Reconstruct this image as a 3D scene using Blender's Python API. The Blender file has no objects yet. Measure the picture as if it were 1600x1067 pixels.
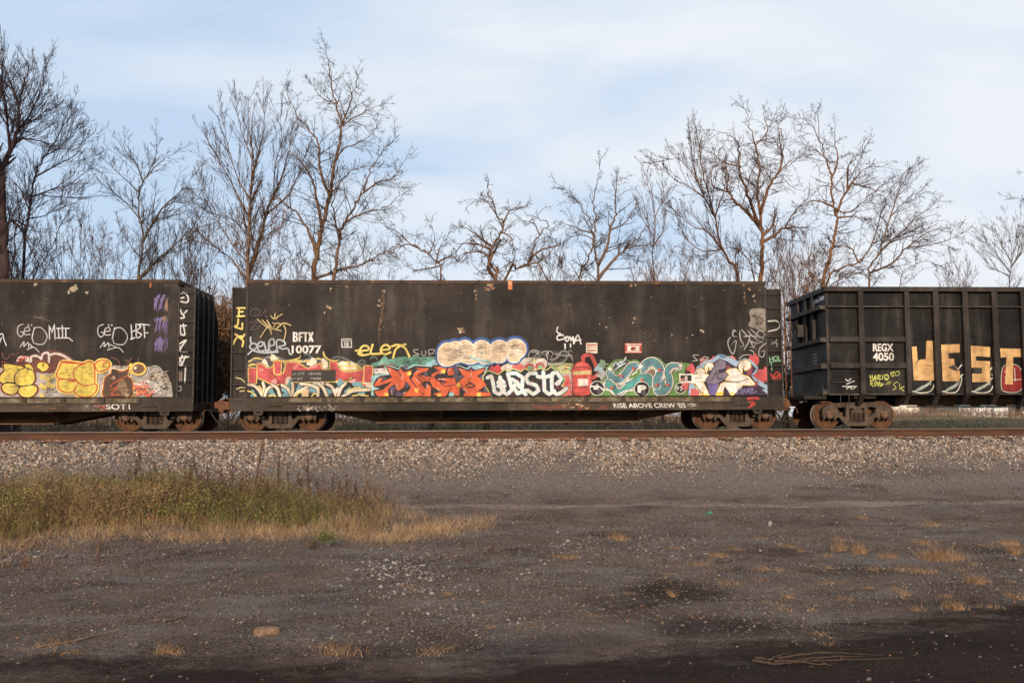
import bpy, bmesh, math, random
import numpy as np
from mathutils import Vector, Matrix
from mathutils.geometry import tessellate_polygon
R = math.radians
rng = np.random.default_rng(11)
random.seed(5)
scene = bpy.context.scene
COL = scene.collection

# ---------------------------------------------------------------- camera
RAIL = 1.62                      # top of the rails above the cinder yard
CAMZ = 1.655
YAW, PITCH, ROLL = R(2.1), R(3.5), R(0.23)
FPX, SHIFT = 1200.0, 0.0397
fwd = Vector((math.sin(YAW)*math.cos(PITCH), math.cos(YAW)*math.cos(PITCH), math.sin(PITCH)))
rgt0 = Vector((math.cos(YAW), -math.sin(YAW), 0.0))
up0 = rgt0.cross(fwd)
rgt = rgt0*math.cos(ROLL) - up0*math.sin(ROLL)
up = rgt.cross(fwd)
CAM = Vector((0, 0, CAMZ))
cd = bpy.data.cameras.new("camera")
cam = bpy.data.objects.new("camera", cd)
COL.objects.link(cam)
cd.sensor_width = 36.0
cd.lens = FPX/1600*36.0
cd.shift_y = SHIFT
cd.clip_start, cd.clip_end = 0.1, 6000
m = Matrix.Identity(4)
for i in range(3):
    m[i][0], m[i][1], m[i][2], m[i][3] = rgt[i], up[i], -fwd[i], CAM[i]
cam.matrix_world = m
scene.camera = cam
PY0 = 533.5 + SHIFT*1600

def W(px, py, Y):
    "point where the sight line of a photo pixel meets the upright plane at distance Y"
    d = fwd*FPX + rgt*(px-800) - up*(py-PY0)
    t = Y/d.y
    return Vector((d.x*t, Y, CAMZ + d.z*t))

def PX(x, y, z):
    v = Vector((x, y, z)) - CAM
    k = FPX/v.dot(fwd)
    return 800 + v.dot(rgt)*k, PY0 - v.dot(up)*k

# ---------------------------------------------------------------- world and sun
SUN_EL, SUN_AZ = R(17), R(6)     # sun behind the camera, a little to its left
SUN_STRENGTH, SKY_STRENGTH = 4.6, 0.135
scene.view_settings.view_transform = 'Standard'
scene.view_settings.look = 'None'
scene.view_settings.exposure = 0.0
scene.view_settings.gamma = 1.0
world = bpy.data.worlds.new("World")
scene.world = world
world.use_nodes = True
nt = world.node_tree
nt.nodes.clear()
def N(nt, typ, **kw):
    n = nt.nodes.new(typ)
    for k, v in kw.items():
        if k in n.inputs.keys():
            n.inputs[k].default_value = v
        else:
            setattr(n, k, v)
    return n
def L(nt, a, b): nt.links.new(a, b)
sky = N(nt, 'ShaderNodeTexSky', sky_type='NISHITA', sun_disc=False)
sky.sun_elevation = SUN_EL
sky.sun_rotation = math.pi + SUN_AZ     # toward -Y
sky.air_density, sky.dust_density, sky.ozone_density = 1.0, 0.9, 1.4
bg = N(nt, 'ShaderNodeBackground', Strength=SKY_STRENGTH)
out = N(nt, 'ShaderNodeOutputWorld')
tc = N(nt, 'ShaderNodeTexCoord')
sep = N(nt, 'ShaderNodeSeparateXYZ'); L(nt, tc.outputs['Generated'], sep.inputs[0])
add = N(nt, 'ShaderNodeMath', operation='ADD'); add.inputs[1].default_value = 0.22
L(nt, sep.outputs['Z'], add.inputs[0])
dv = N(nt, 'ShaderNodeVectorMath', operation='DIVIDE')
cmb = N(nt, 'ShaderNodeCombineXYZ')
for i in range(3): L(nt, add.outputs[0], cmb.inputs[i])
L(nt, tc.outputs['Generated'], dv.inputs[0]); L(nt, cmb.outputs[0], dv.inputs[1])
mp = N(nt, 'ShaderNodeMapping'); mp.inputs['Scale'].default_value = (1.0, 1.9, 0.0)
mp.inputs['Rotation'].default_value = (0, 0, R(14)); mp.inputs['Location'].default_value = (0.35, 0.9, 0)
L(nt, dv.outputs[0], mp.inputs[0])
n1 = N(nt, 'ShaderNodeTexNoise', Scale=1.15, Detail=7.0, Roughness=0.50, Distortion=0.35)
L(nt, mp.outputs[0], n1.inputs['Vector'])
# more veil to the right of the view, clearer to the left
ma = N(nt, 'ShaderNodeMath', operation='MULTIPLY_ADD'); ma.inputs[1].default_value = 0.30; ma.inputs[2].default_value = 0.02
L(nt, sep.outputs['X'], ma.inputs[0])
sm = N(nt, 'ShaderNodeMath', operation='ADD'); L(nt, n1.outputs[0], sm.inputs[0]); L(nt, ma.outputs[0], sm.inputs[1])
cr = N(nt, 'ShaderNodeValToRGB')
cr.color_ramp.elements[0].position = 0.36; cr.color_ramp.elements[0].color = (0.16,)*3+(1,)
cr.color_ramp.elements[1].position = 0.66; cr.color_ramp.elements[1].color = (0.97,)*3+(1,)
hz_ = N(nt, 'ShaderNodeMapRange'); hz_.inputs['From Min'].default_value = 0.0; hz_.inputs['From Max'].default_value = 0.22
hz_.inputs['To Min'].default_value = 0.20; hz_.inputs['To Max'].default_value = 0.0
L(nt, sep.outputs['Z'], hz_.inputs[0])
sm2 = N(nt, 'ShaderNodeMath', operation='ADD'); L(nt, sm.outputs[0], sm2.inputs[0]); L(nt, hz_.outputs[0], sm2.inputs[1])
L(nt, sm2.outputs[0], cr.inputs[0])
mixc = N(nt, 'ShaderNodeMix', data_type='RGBA')
L(nt, cr.outputs[0], mixc.inputs['Factor'])
haz = N(nt, 'ShaderNodeMix', data_type='RGBA'); haz.inputs['Factor'].default_value = 0.86
L(nt, sky.outputs[0], haz.inputs['A']); haz.inputs['B'].default_value = (3.9, 5.2, 6.9, 1)
L(nt, haz.outputs['Result'], mixc.inputs['A'])
mixc.inputs['B'].default_value = (6.35, 6.65, 7.05, 1)
L(nt, mixc.outputs['Result'], bg.inputs['Color'])
L(nt, bg.outputs[0], out.inputs[0])

ld = bpy.data.lights.new("sun", 'SUN')
ld.energy, ld.angle, ld.color = SUN_STRENGTH, R(0.6), (1.0, 0.81, 0.61)
so = bpy.data.objects.new("sun", ld); COL.objects.link(so)
dirv = Vector((math.sin(SUN_AZ)*math.cos(SUN_EL), math.cos(SUN_AZ)*math.cos(SUN_EL), -math.sin(SUN_EL)))
so.rotation_euler = dirv.to_track_quat('-Z', 'Y').to_euler()

# ---------------------------------------------------------------- helpers
def s2l(c):
    c = c/255.0
    return c/12.92 if c <= 0.04045 else ((c+0.055)/1.055)**2.4
def rgb(r, g, b, k=1.0): return (s2l(r)*k, s2l(g)*k, s2l(b)*k, 1)

def tag(o, label=None, cat=None, group=None, kind=None):
    if label: o['label'] = label
    if cat: o['category'] = cat
    if group: o['group'] = group
    if kind: o['kind'] = kind
    return o

def wloc(o):
    v = Vector((0, 0, 0))
    while o is not None:
        v += o.location
        o = o.parent
    return v

class MB:
    "collects world-space faces and links them as one mesh object"
    def __init__(s): s.v = []; s.f = []; s.m = []; s.n = 0; s.mi = 0
    def add(s, vs, fs):
        s.v.extend([tuple(p) for p in vs])
        for f in fs:
            s.f.append(tuple(i+s.n for i in f)); s.m.append(s.mi)
        s.n += len(vs)
        return s
    def box(s, x0, x1, y0, y1, z0, z1):
        vs = [(x, y, z) for x in (x0, x1) for y in (y0, y1) for z in (z0, z1)]
        return s.add(vs, [(0,1,3,2),(4,6,7,5),(0,4,5,1),(2,3,7,6),(0,2,6,4),(1,5,7,3)])
    def prism(s, pts, y0, y1, holes=()):
        "extrude an XZ outline (with holes) from y0 to y1"
        loops = [list(pts)] + [list(h) for h in holes]
        flat = [p for l in loops for p in l]
        tris = tessellate_polygon([[Vector((p[0], p[1], 0)) for p in l] for l in loops])
        n = len(flat)
        vs = [(p[0], y0, p[1]) for p in flat] + [(p[0], y1, p[1]) for p in flat]
        fs = [tuple(t) for t in tris] + [tuple(i+n for i in reversed(t)) for t in tris]
        b = 0
        for l in loops:
            k = len(l)
            for i in range(k):
                j = (i+1) % k
                fs.append((b+i, b+j, b+j+n, b+i+n))
            b += k
        return s.add(vs, fs)
    def prism_x(s, pts, x0, x1):
        k = len(pts)
        tris = tessellate_polygon([[Vector((p[0], p[1], 0)) for p in pts]])
        vs = [(x0, p[0], p[1]) for p in pts] + [(x1, p[0], p[1]) for p in pts]
        fs = [tuple(t) for t in tris] + [tuple(i+k for i in reversed(t)) for t in tris]
        fs += [(i, (i+1) % k, (i+1) % k + k, i+k) for i in range(k)]
        return s.add(vs, fs)
    def tube(s, pts, r, k=6, cap=True):
        P = np.array([tuple(p) for p in pts], float)
        rr = np.full(len(P), r) if np.isscalar(r) else np.array(r, float)
        V, F = tubes(P[None], rr[None], k)
        fs = [tuple(f) for f in F]
        if cap:
            fs.append(tuple(range(k-1, -1, -1))); b = (len(P)-1)*k
            fs.append(tuple(range(b, b+k)))
        return s.add(V, fs)
    def lathe_y(s, cx, cz, prof, y0, k=40):
        "turn (radius, y) profile about the Y axis through cx, cz"
        vs = []
        for r, y in prof:
            for i in range(k):
                a = 2*math.pi*i/k
                vs.append((cx+r*math.cos(a), y0+y, cz+r*math.sin(a)))
        fs = []
        for j in range(len(prof)-1):
            for i in range(k):
                i2 = (i+1) % k
                fs.append((j*k+i, j*k+i2, (j+1)*k+i2, (j+1)*k+i))
        return s.add(vs, fs)
    def build_each(s, name, mats, parent=None):
        "one object for every separate piece"
        up_ = list(range(s.n))
        def find(a):
            while up_[a] != a: up_[a] = up_[up_[a]]; a = up_[a]
            return a
        for f in s.f:
            for i in f[1:]: up_[find(i)] = find(f[0])
        gr = {}
        for f in s.f: gr.setdefault(find(f[0]), []).append(f)
        for fs in gr.values():
            ids = sorted({i for f in fs for i in f}); mp_ = {a: b for b, a in enumerate(ids)}
            q = MB(); q.add([s.v[i] for i in ids], [tuple(mp_[i] for i in f) for f in fs]); q.build(name, mats, parent)
    def build(s, name, mats, parent=None, smooth=False, label=None):
        me = bpy.data.meshes.new(name)
        o = bpy.data.objects.new(name, me)
        org = Vector((0, 0, 0))
        if parent is not None:
            o.parent = parent
            org = wloc(parent)
        me.from_pydata([(a-org.x, b-org.y, c-org.z) for a, b, c in s.v], [], s.f)
        if not isinstance(mats, (list, tuple)): mats = [mats]
        for mt in mats: me.materials.append(mt)
        if len(mats) > 1: me.polygons.foreach_set('material_index', s.m)
        if smooth: me.polygons.foreach_set('use_smooth', [True]*len(me.polygons))
        me.update()
        bm = bmesh.new(); bm.from_mesh(me)
        if len(me.polygons) < 60000 and not getattr(s, 'flat', False):
            bmesh.ops.recalc_face_normals(bm, faces=bm.faces)
            bm.to_mesh(me)
        bm.free()
        COL.objects.link(o)
        if label: o['label'] = label
        return o

def tubes(P, r, k=3):
    "P (B,n,3) centre lines, r (B,n) radii -> vertices, quads"
    B, n, _ = P.shape
    t = np.gradient(P, axis=1) if n > 2 else np.repeat(P[:, 1:2]-P[:, :1], 2, axis=1)
    t /= np.linalg.norm(t, axis=2, keepdims=True)+1e-9
    ref = np.zeros_like(t); ref[..., 1] = 1.0
    bad = np.abs(t[..., 1]) > 0.9
    ref[bad] = (1.0, 0, 0)
    u = np.cross(t, ref); u /= np.linalg.norm(u, axis=2, keepdims=True)+1e-9
    w = np.cross(t, u)
    a = np.arange(k)*2*np.pi/k
    V = P[:, :, None] + r[:, :, None, None]*(u[:, :, None]*np.cos(a)[None, None, :, None] + w[:, :, None]*np.sin(a)[None, None, :, None])
    V = V.reshape(-1, 3)
    i = np.arange(k); i2 = (i+1) % k
    one = np.stack([i, i2, i2+k, i+k], 1)
    ring = (np.arange(n-1)*k)[:, None, None] + one[None]
    F = (np.arange(B)*n*k)[:, None, None, None] + ring[None]
    return V, F.reshape(-1, 4)

def npmesh(name, V, F, mats, parent=None, midx=None, smooth=False):
    "fast mesh from arrays; F is (M,3) or (M,4)"
    me = bpy.data.meshes.new(name)
    o = bpy.data.objects.new(name, me)
    V = np.asarray(V, np.float32)
    if parent is not None:
        o.parent = parent
        V = V - np.array(wloc(parent), np.float32)
    F = np.asarray(F, np.int32)
    m_, k = F.shape
    me.vertices.add(len(V)); me.vertices.foreach_set('co', V.ravel())
    me.loops.add(m_*k); me.loops.foreach_set('vertex_index', F.ravel())
    me.polygons.add(m_)
    me.polygons.foreach_set('loop_start', np.arange(m_, dtype=np.int32)*k)
    if midx is not None: me.polygons.foreach_set('material_index', np.asarray(midx, np.int32))
    if not isinstance(mats, (list, tuple)): mats = [mats]
    for mt in mats: me.materials.append(mt)
    me.polygons.foreach_set('use_smooth', np.full(m_, bool(smooth)))
    me.update(calc_edges=True)
    COL.objects.link(o)
    return o

def empty(name, loc, label, cat, group=None):
    o = bpy.data.objects.new(name, None)
    o.empty_display_size = 0.3
    o.location = loc
    COL.objects.link(o)
    return tag(o, label, cat, group)

# ---------------------------------------------------------------- materials
def mat(name, col, rough=0.8, metal=0.0, spec=0.3):
    mt = bpy.data.materials.new(name); mt.use_nodes = True
    b = mt.node_tree.nodes['Principled BSDF']
    b.inputs['Base Color'].default_value = col
    b.inputs['Roughness'].default_value = rough
    b.inputs['Metallic'].default_value = metal
    b.inputs['Specular IOR Level'].default_value = spec
    return mt

def noisy(name, stops, scale=6.0, stretch=(1, 1, 1), detail=6, rough=0.85, bump=0.0, bscale=None, spec=0.2, fine=None, rrough=0.6, metal=0.0):
    "colour ramp over object-space noise; optional second fine noise multiplied in; bump"
    mt = mat(name, stops[0][1], rough, metal, spec)
    nt = mt.node_tree; b = nt.nodes['Principled BSDF']
    tc = N(nt, 'ShaderNodeTexCoord'); mp = N(nt, 'ShaderNodeMapping'); mp.inputs['Scale'].default_value = stretch
    L(nt, tc.outputs['Object'], mp.inputs[0])
    no = N(nt, 'ShaderNodeTexNoise', Scale=scale, Detail=float(detail), Roughness=rrough); L(nt, mp.outputs[0], no.inputs['Vector'])
    cr = N(nt, 'ShaderNodeValToRGB'); L(nt, no.outputs[0], cr.inputs[0])
    el = cr.color_ramp.elements
    while len(el) < len(stops): el.new(0.5)
    for e, (p, c) in zip(el, stops): e.position = p; e.color = c
    src = cr.outputs[0]
    if fine:
        fs, lo, hi = fine
        n2 = N(nt, 'ShaderNodeTexNoise', Scale=fs, Detail=4.0); L(nt, tc.outputs['Object'], n2.inputs['Vector'])
        mr = N(nt, 'ShaderNodeMapRange'); mr.inputs['From Min'].default_value = 0.3; mr.inputs['From Max'].default_value = 0.7
        mr.inputs['To Min'].default_value = lo; mr.inputs['To Max'].default_value = hi
        L(nt, n2.outputs[0], mr.inputs[0])
        mx = N(nt, 'ShaderNodeMix', data_type='RGBA', blend_type='MULTIPLY'); mx.inputs['Factor'].default_value = 1.0
        L(nt, src, mx.inputs['A']); L(nt, mr.outputs[0], mx.inputs['B'])
        src = mx.outputs['Result']
    L(nt, src, b.inputs['Base Color'])
    if bump:
        n3 = N(nt, 'ShaderNodeTexNoise', Scale=bscale or scale*4, Detail=5.0); L(nt, tc.outputs['Object'], n3.inputs['Vector'])
        bp = N(nt, 'ShaderNodeBump', Strength=bump, Distance=0.03); L(nt, n3.outputs[0], bp.inputs['Height'])
        L(nt, bp.outputs[0], b.inputs['Normal'])
    return mt
# ---------------------------------------------------------------- ground
PROF_Y = np.array([-400, -30, 0, 9, 12, 14.5, 15.8, 16.8, 17.9, 19.3, 19.9, 20.6, 29.2, 30.6, 32.5, 36, 45, 60, 80, 300, 3000.])
PROF_Z = np.array([0, 0, 0, 0.0, 0.03, 0.14, 0.22, 0.42, 0.80, 1.30, 1.372, 1.372, 1.385, 1.20, 1.40, 1.88, 2.15, 2.42, 2.8, 4.2, 12.0])
def lump(x, y):
    return (0.030*np.sin(x*0.9+1.3*np.sin(y*0.7))*np.cos(y*1.1+0.4*x) + 0.015*np.sin(x*2.7+y*1.9)*np.sin(y*3.1-x*0.8)
            + 0.008*np.sin(x*6.1-y*4.3)*np.sin(y*7.7+x*3.1))
def gz(x, y):
    x = np.asarray(x, float); y = np.asarray(y, float)
    z = np.interp(y, PROF_Y, PROF_Z)
    k = np.clip((16.8-y)/2.0, 0, 1)*np.clip(y/3.0+1, 0.2, 1)
    far = np.clip((y-31)/4.0, 0, 1)
    z = z + lump(x, y)*k + far*0.25*np.sin(x*0.21+2)*np.cos(y*0.13)
    # low mound carrying the weeds at the left
    z = z + 0.14*np.exp(-((y-13.4)/1.7)**2)*np.clip((-1.0-x)/4.0, 0, 1)
    # shallow wheel rut of the dirt road beside the ballast
    z = z - 0.018*np.exp(-((y-15.1)/0.3)**2)*(0.7+0.3*np.sin(x*0.6))
    return z

def geoms(lo, hi, n, fine_lo, fine_hi, nf):
    a = np.linspace(fine_lo, fine_hi, nf)
    q = np.linspace(0, 1, n)[1:]**2.2
    return np.concatenate([(fine_lo-(fine_lo-lo)*q)[::-1], a, fine_hi+(hi-fine_hi)*q])
gx = geoms(-2500, 2500, 26, -18, 18, 240)
gy = np.concatenate([-8-392*(np.linspace(1, 0, 12)[:-1])**2, np.linspace(-8, 3.5, 30)[:-1], np.linspace(3.5, 20, 190), np.linspace(20, 60, 60)[1:], 60+2940*np.linspace(0, 1, 24)[1:]**2.4])
XX, YY = np.meshgrid(gx, gy)
ZZ = gz(XX, YY)
V = np.stack([XX, YY, ZZ], -1).reshape(-1, 3)
nx, ny = len(gx), len(gy)
ii = (np.arange(ny-1)[:, None]*nx + np.arange(nx-1)[None]).ravel()
F = np.stack([ii, ii+1, ii+1+nx, ii+nx], 1)

gm = mat("cinder_ground", (0.07, 0.06, 0.055, 1), 1.0, 0, 0.02)
nt = gm.node_tree; b = nt.nodes['Principled BSDF']
tc = N(nt, 'ShaderNodeTexCoord'); sep = N(nt, 'ShaderNodeSeparateXYZ'); L(nt, tc.outputs['Object'], sep.inputs[0])
def noise(scale, detail=6.0, rough=0.6, stretch=None, dist=0.0):
    n = N(nt, 'ShaderNodeTexNoise', Scale=scale, Detail=detail, Roughness=rough, Distortion=dist)
    if stretch:
        mpp = N(nt, 'ShaderNodeMapping'); mpp.inputs['Scale'].default_value = stretch
        L(nt, tc.outputs['Object'], mpp.inputs[0]); L(nt, mpp.outputs[0], n.inputs['Vector'])
    else: L(nt, tc.outputs['Object'], n.inputs['Vector'])
    return n.outputs[0]
def ramp(src, p0, p1, c0=(0, 0, 0, 1), c1=(1, 1, 1, 1)):
    c = N(nt, 'ShaderNodeValToRGB'); L(nt, src, c.inputs[0])
    c.color_ramp.elements[0].position, c.color_ramp.elements[1].position = p0, p1
    c.color_ramp.elements[0].color, c.color_ramp.elements[1].color = c0, c1
    return c.outputs[0]
def mth(op, a, b_=None, clamp=False, c=None):
    n = N(nt, 'ShaderNodeMath', operation=op, use_clamp=clamp)
    for i, v in enumerate((a, b_, c)):
        if v is None: continue
        if isinstance(v, (int, float)): n.inputs[i].default_value = v
        else: L(nt, v, n.inputs[i])
    return n.outputs[0]
def mixcol(f, a, b_, bt='MIX'):
    n = N(nt, 'ShaderNodeMix', data_type='RGBA', blend_type=bt)
    if isinstance(f, (int, float)): n.inputs['Factor'].default_value = f
    else: L(nt, f, n.inputs['Factor'])
    for k, v in (('A', a), ('B', b_)):
        if isinstance(v, tuple): n.inputs[k].default_value = v
        else: L(nt, v, n.inputs[k])
    return n.outputs['Result']
base = ramp(noise(0.9, 8, 0.65), 0.30, 0.72, (0.070, 0.055, 0.048, 1), (0.245, 0.195, 0.170, 1))
speck = ramp(noise(70, 4, 0.75), 0.46, 0.68, (0.42, 0.41, 0.40, 1), (2.4, 2.25, 2.1, 1))
base = mixcol(0.85, base, speck, 'MULTIPLY')
grit = ramp(noise(30, 5, 0.7), 0.35, 0.66, (0.5, 0.5, 0.5, 1), (1.55, 1.5, 1.45, 1))
base = mixcol(0.8, base, grit, 'MULTIPLY')
brown = ramp(noise(0.55, 6, 0.6, (1, 2.2, 1)), 0.46, 0.62)
gv = ramp(noise(0.8, 8, 0.7, (0.8, 1.6, 1), 0.8), 0.50, 0.60)
base = mixcol(mth('MULTIPLY', gv, 0.8), base, ramp(noise(48, 5, 0.75), 0.38, 0.64, (0.076, 0.067, 0.063, 1), (0.30, 0.265, 0.245, 1)))
base = mixcol(mth('MULTIPLY', brown, 0.5), base, (0.135, 0.090, 0.068, 1))
# pale packed road running beside the ballast
rd = mth('SUBTRACT', sep.outputs['Y'], 15.0); rd = mth('ABSOLUTE', rd)
rd = mth('ADD', rd, mth('MULTIPLY', noise(0.7, 4, 0.6, (0.35, 1.6, 1)), 1.4))
road = ramp(rd, 0.85, 2.5, (1, 1, 1, 1), (0, 0, 0, 1))
base = mixcol(mth('MULTIPLY', road, 0.7), base, ramp(noise(3.0, 7, 0.7, (0.3, 2.5, 1)), 0.3, 0.7, (0.16, 0.118, 0.096, 1), (0.44, 0.335, 0.275, 1)))
# near-black ground tone: a foreground band, a wedge at the right, some patches
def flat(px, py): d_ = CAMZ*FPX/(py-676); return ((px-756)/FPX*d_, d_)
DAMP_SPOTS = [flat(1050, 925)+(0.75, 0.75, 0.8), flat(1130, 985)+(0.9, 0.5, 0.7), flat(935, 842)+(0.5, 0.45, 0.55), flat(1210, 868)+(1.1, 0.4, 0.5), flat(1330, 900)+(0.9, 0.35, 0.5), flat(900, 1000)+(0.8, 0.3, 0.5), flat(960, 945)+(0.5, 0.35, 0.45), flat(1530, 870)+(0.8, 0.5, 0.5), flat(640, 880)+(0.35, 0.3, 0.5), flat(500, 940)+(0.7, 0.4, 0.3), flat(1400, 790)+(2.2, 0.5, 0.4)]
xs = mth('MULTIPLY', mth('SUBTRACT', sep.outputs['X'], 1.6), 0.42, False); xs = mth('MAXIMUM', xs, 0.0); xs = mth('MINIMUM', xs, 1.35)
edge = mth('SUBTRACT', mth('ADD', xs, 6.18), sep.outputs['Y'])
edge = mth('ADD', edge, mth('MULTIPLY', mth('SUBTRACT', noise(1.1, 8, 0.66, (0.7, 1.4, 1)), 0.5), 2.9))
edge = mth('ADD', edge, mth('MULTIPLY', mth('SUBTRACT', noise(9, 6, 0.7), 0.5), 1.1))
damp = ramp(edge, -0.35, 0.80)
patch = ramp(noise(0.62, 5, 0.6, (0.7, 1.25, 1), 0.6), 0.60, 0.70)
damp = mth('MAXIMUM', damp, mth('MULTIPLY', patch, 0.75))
# grey ballast fines washed down over the toe of the bank
fin = ramp(mth('MULTIPLY', mth('SUBTRACT', mth('ADD', sep.outputs['Y'], mth('MULTIPLY', noise(1.6, 6, 0.65), 1.0)), 16.2), 1.0), 0.0, 0.9)
base = mixcol(mth('MULTIPLY', fin, 0.85), base, ramp(noise(60, 5, 0.75), 0.36, 0.66, (0.078, 0.064, 0.057, 1), (0.28, 0.228, 0.198, 1)))
# oily and wet spots with ragged outlines
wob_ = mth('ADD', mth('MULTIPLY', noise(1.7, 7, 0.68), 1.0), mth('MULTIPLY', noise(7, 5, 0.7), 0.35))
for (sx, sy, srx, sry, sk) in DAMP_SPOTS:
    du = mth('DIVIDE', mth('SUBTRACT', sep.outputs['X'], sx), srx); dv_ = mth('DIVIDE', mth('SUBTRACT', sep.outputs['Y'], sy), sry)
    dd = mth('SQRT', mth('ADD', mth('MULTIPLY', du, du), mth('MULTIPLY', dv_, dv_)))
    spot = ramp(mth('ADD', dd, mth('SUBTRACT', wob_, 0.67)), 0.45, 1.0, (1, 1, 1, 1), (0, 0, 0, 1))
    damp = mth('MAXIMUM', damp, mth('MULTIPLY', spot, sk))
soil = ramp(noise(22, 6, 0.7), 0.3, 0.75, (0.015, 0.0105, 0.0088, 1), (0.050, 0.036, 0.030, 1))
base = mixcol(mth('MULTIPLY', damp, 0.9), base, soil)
# earth and dead leaves beyond the track, thin turf further back
farm = ramp(mth('MULTIPLY', mth('SUBTRACT', sep.outputs['Y'], 30.0), 0.33), 0.0, 1.0)
earth = ramp(noise(2.5, 8, 0.7), 0.35, 0.68, (0.11, 0.078, 0.052, 1), (0.28, 0.20, 0.135, 1))
turf = ramp(noise(0.5, 6, 0.6), 0.42, 0.56)
earth = mixcol(mth('MULTIPLY', turf, 0.85), earth, (0.16, 0.14, 0.06, 1))
base = mixcol(farm, base, earth)
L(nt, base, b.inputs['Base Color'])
bh = mth('ADD', mth('MULTIPLY', noise(38, 6, 0.75), 0.6), mth('MULTIPLY', noise(130, 3, 0.7), 0.25))
bh = mth('ADD', bh, mth('MULTIPLY', noise(6, 6, 0.65), 1.2))
bp = N(nt, 'ShaderNodeBump', Strength=1.0, Distance=0.05); L(nt, bh, bp.inputs['Height']); L(nt, bp.outputs[0], b.inputs['Normal'])
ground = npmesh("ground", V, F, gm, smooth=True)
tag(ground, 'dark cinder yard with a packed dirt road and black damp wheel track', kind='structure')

# ---------------------------------------------------------------- stones
ICO_V = []
bm = bmesh.new(); bmesh.ops.create_icosphere(bm, subdivisions=1, radius=1.0)
ICO_V = np.array([v.co[:] for v in bm.verts]); ICO_F = np.array([[v.index for v in f.verts] for f in bm.faces]); bm.free()
OCT_V = np.array([(1,0,0),(-1,0,0),(0,1,0),(0,-1,0),(0,0,1),(0,0,-1)], float)
OCT_F = np.array([(0,2,4),(2,1,4),(1,3,4),(3,0,4),(2,0,5),(1,2,5),(3,1,5),(0,3,5)])
def rot_mats(n, tilt=math.pi):
    a, b_, c = rng.uniform(0, 2*np.pi, n), rng.uniform(-tilt, tilt, n), rng.uniform(-tilt, tilt, n)
    ca, sa, cb, sb, cc, sc = np.cos(a), np.sin(a), np.cos(b_), np.sin(b_), np.cos(c), np.sin(c)
    M = np.empty((n, 3, 3))
    M[:, 0, 0] = ca*cb; M[:, 0, 1] = ca*sb*sc-sa*cc; M[:, 0, 2] = ca*sb*cc+sa*sc
    M[:, 1, 0] = sa*cb; M[:, 1, 1] = sa*sb*sc+ca*cc; M[:, 1, 2] = sa*sb*cc-ca*sc
    M[:, 2, 0] = -sb; M[:, 2, 1] = cb*sc; M[:, 2, 2] = cb*cc
    return M
def stones(x, y, z, s, BV, BF, jit=0.28, flat=0.75, tilt=math.pi):
    n = len(x); k = len(BV)
    P = BV[None]*(1+rng.uniform(-jit, jit, (n, k, 1)))
    sc = np.stack([rng.uniform(0.75, 1.35, n), rng.uniform(0.65, 1.1, n), rng.uniform(flat*0.7, flat*1.2, n)], 1)
    P = P*sc[:, None]*np.asarray(s)[:, None, None]
    P = np.einsum('nij,nkj->nki', rot_mats(n, tilt), P)
    P = P + np.stack([x, y, z], 1)[:, None]
    F = BF[None] + (np.arange(n)*k)[:, None, None]
    return P.reshape(-1, 3), F.reshape(-1, 3)

def stone_mat(name, c, k=0.22):
    lo = tuple(v*(1-k) for v in c[:3])+(1,); hi = tuple(min(1, v*(1+k)) for v in c[:3])+(1,)
    return noisy(name, [(0.35, lo), (0.65, hi)], 14, detail=4, rough=0.9, fine=(120, 0.7, 1.25))
ST = [stone_mat("ballast_tan", (0.265, 0.20, 0.148)), stone_mat("ballast_pale", (0.42, 0.35, 0.29)), stone_mat("ballast_grey", (0.165, 0.13, 0.11)),
      stone_mat("ballast_dark", (0.085, 0.068, 0.058)), stone_mat("ballast_brown", (0.30, 0.185, 0.115)), stone_mat("ballast_slate", (0.15, 0.14, 0.14))]
n = 84000
bx = rng.uniform(-19, 21, n); by = 15.9 + rng.uniform(0, 1, n)**0.80*4.15
bz = np.interp(by, PROF_Y, PROF_Z)
low = np.clip((18.6-by+0.35*np.sin(bx*1.3)+0.2*np.sin(bx*3.7))/1.5, 0, 1)                # finer, greyer stone down at the toe
size = rng.uniform(0.018, 0.042, n)*(1-0.66*low)
keep = rng.random(n) < np.interp(by+0.3*np.sin(bx*0.9), [15.9, 16.7, 17.6], [0.05, 0.45, 1.0])
bx, by, bz, size, low = bx[keep], by[keep], bz[keep], size[keep], low[keep]
bz = bz + size*rng.uniform(-0.1, 0.7, len(bx))*np.where(by > 20.0, 0.4, 1)
V, F = stones(bx, by, bz, size, ICO_V, ICO_F)
pal_hi = rng.choice(6, len(bx), p=[0.29, 0.14, 0.25, 0.19, 0.08, 0.05])
pal_lo = rng.choice(6, len(bx), p=[0.09, 0.08, 0.36, 0.24, 0.05, 0.18])
pm = np.where(rng.random(len(bx)) < low*1.2, pal_lo, pal_hi)
o = npmesh("ballast_gravel", V, F, ST, midx=np.repeat(pm, len(ICO_F)))
tag(o, 'tan and grey crushed stone ballast sloping down from the rails', kind='stuff')
# sparser ballast between and behind the tracks
n = 9000
bx = rng.uniform(-19, 21, n); by = rng.uniform(20.2, 29.6, n); s_ = rng.uniform(0.025, 0.045, n)
V, F = stones(bx, by, np.interp(by, PROF_Y, PROF_Z)+s_*0.3, s_, OCT_V, OCT_F)
o = npmesh("track_bed_gravel", V, F, ST, midx=np.repeat(rng.choice(6, n, p=[0.2, 0.1, 0.3, 0.3, 0.07, 0.03]), 8))
tag(o, 'crushed stone lying between the two tracks under the train', kind='stuff')

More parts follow.
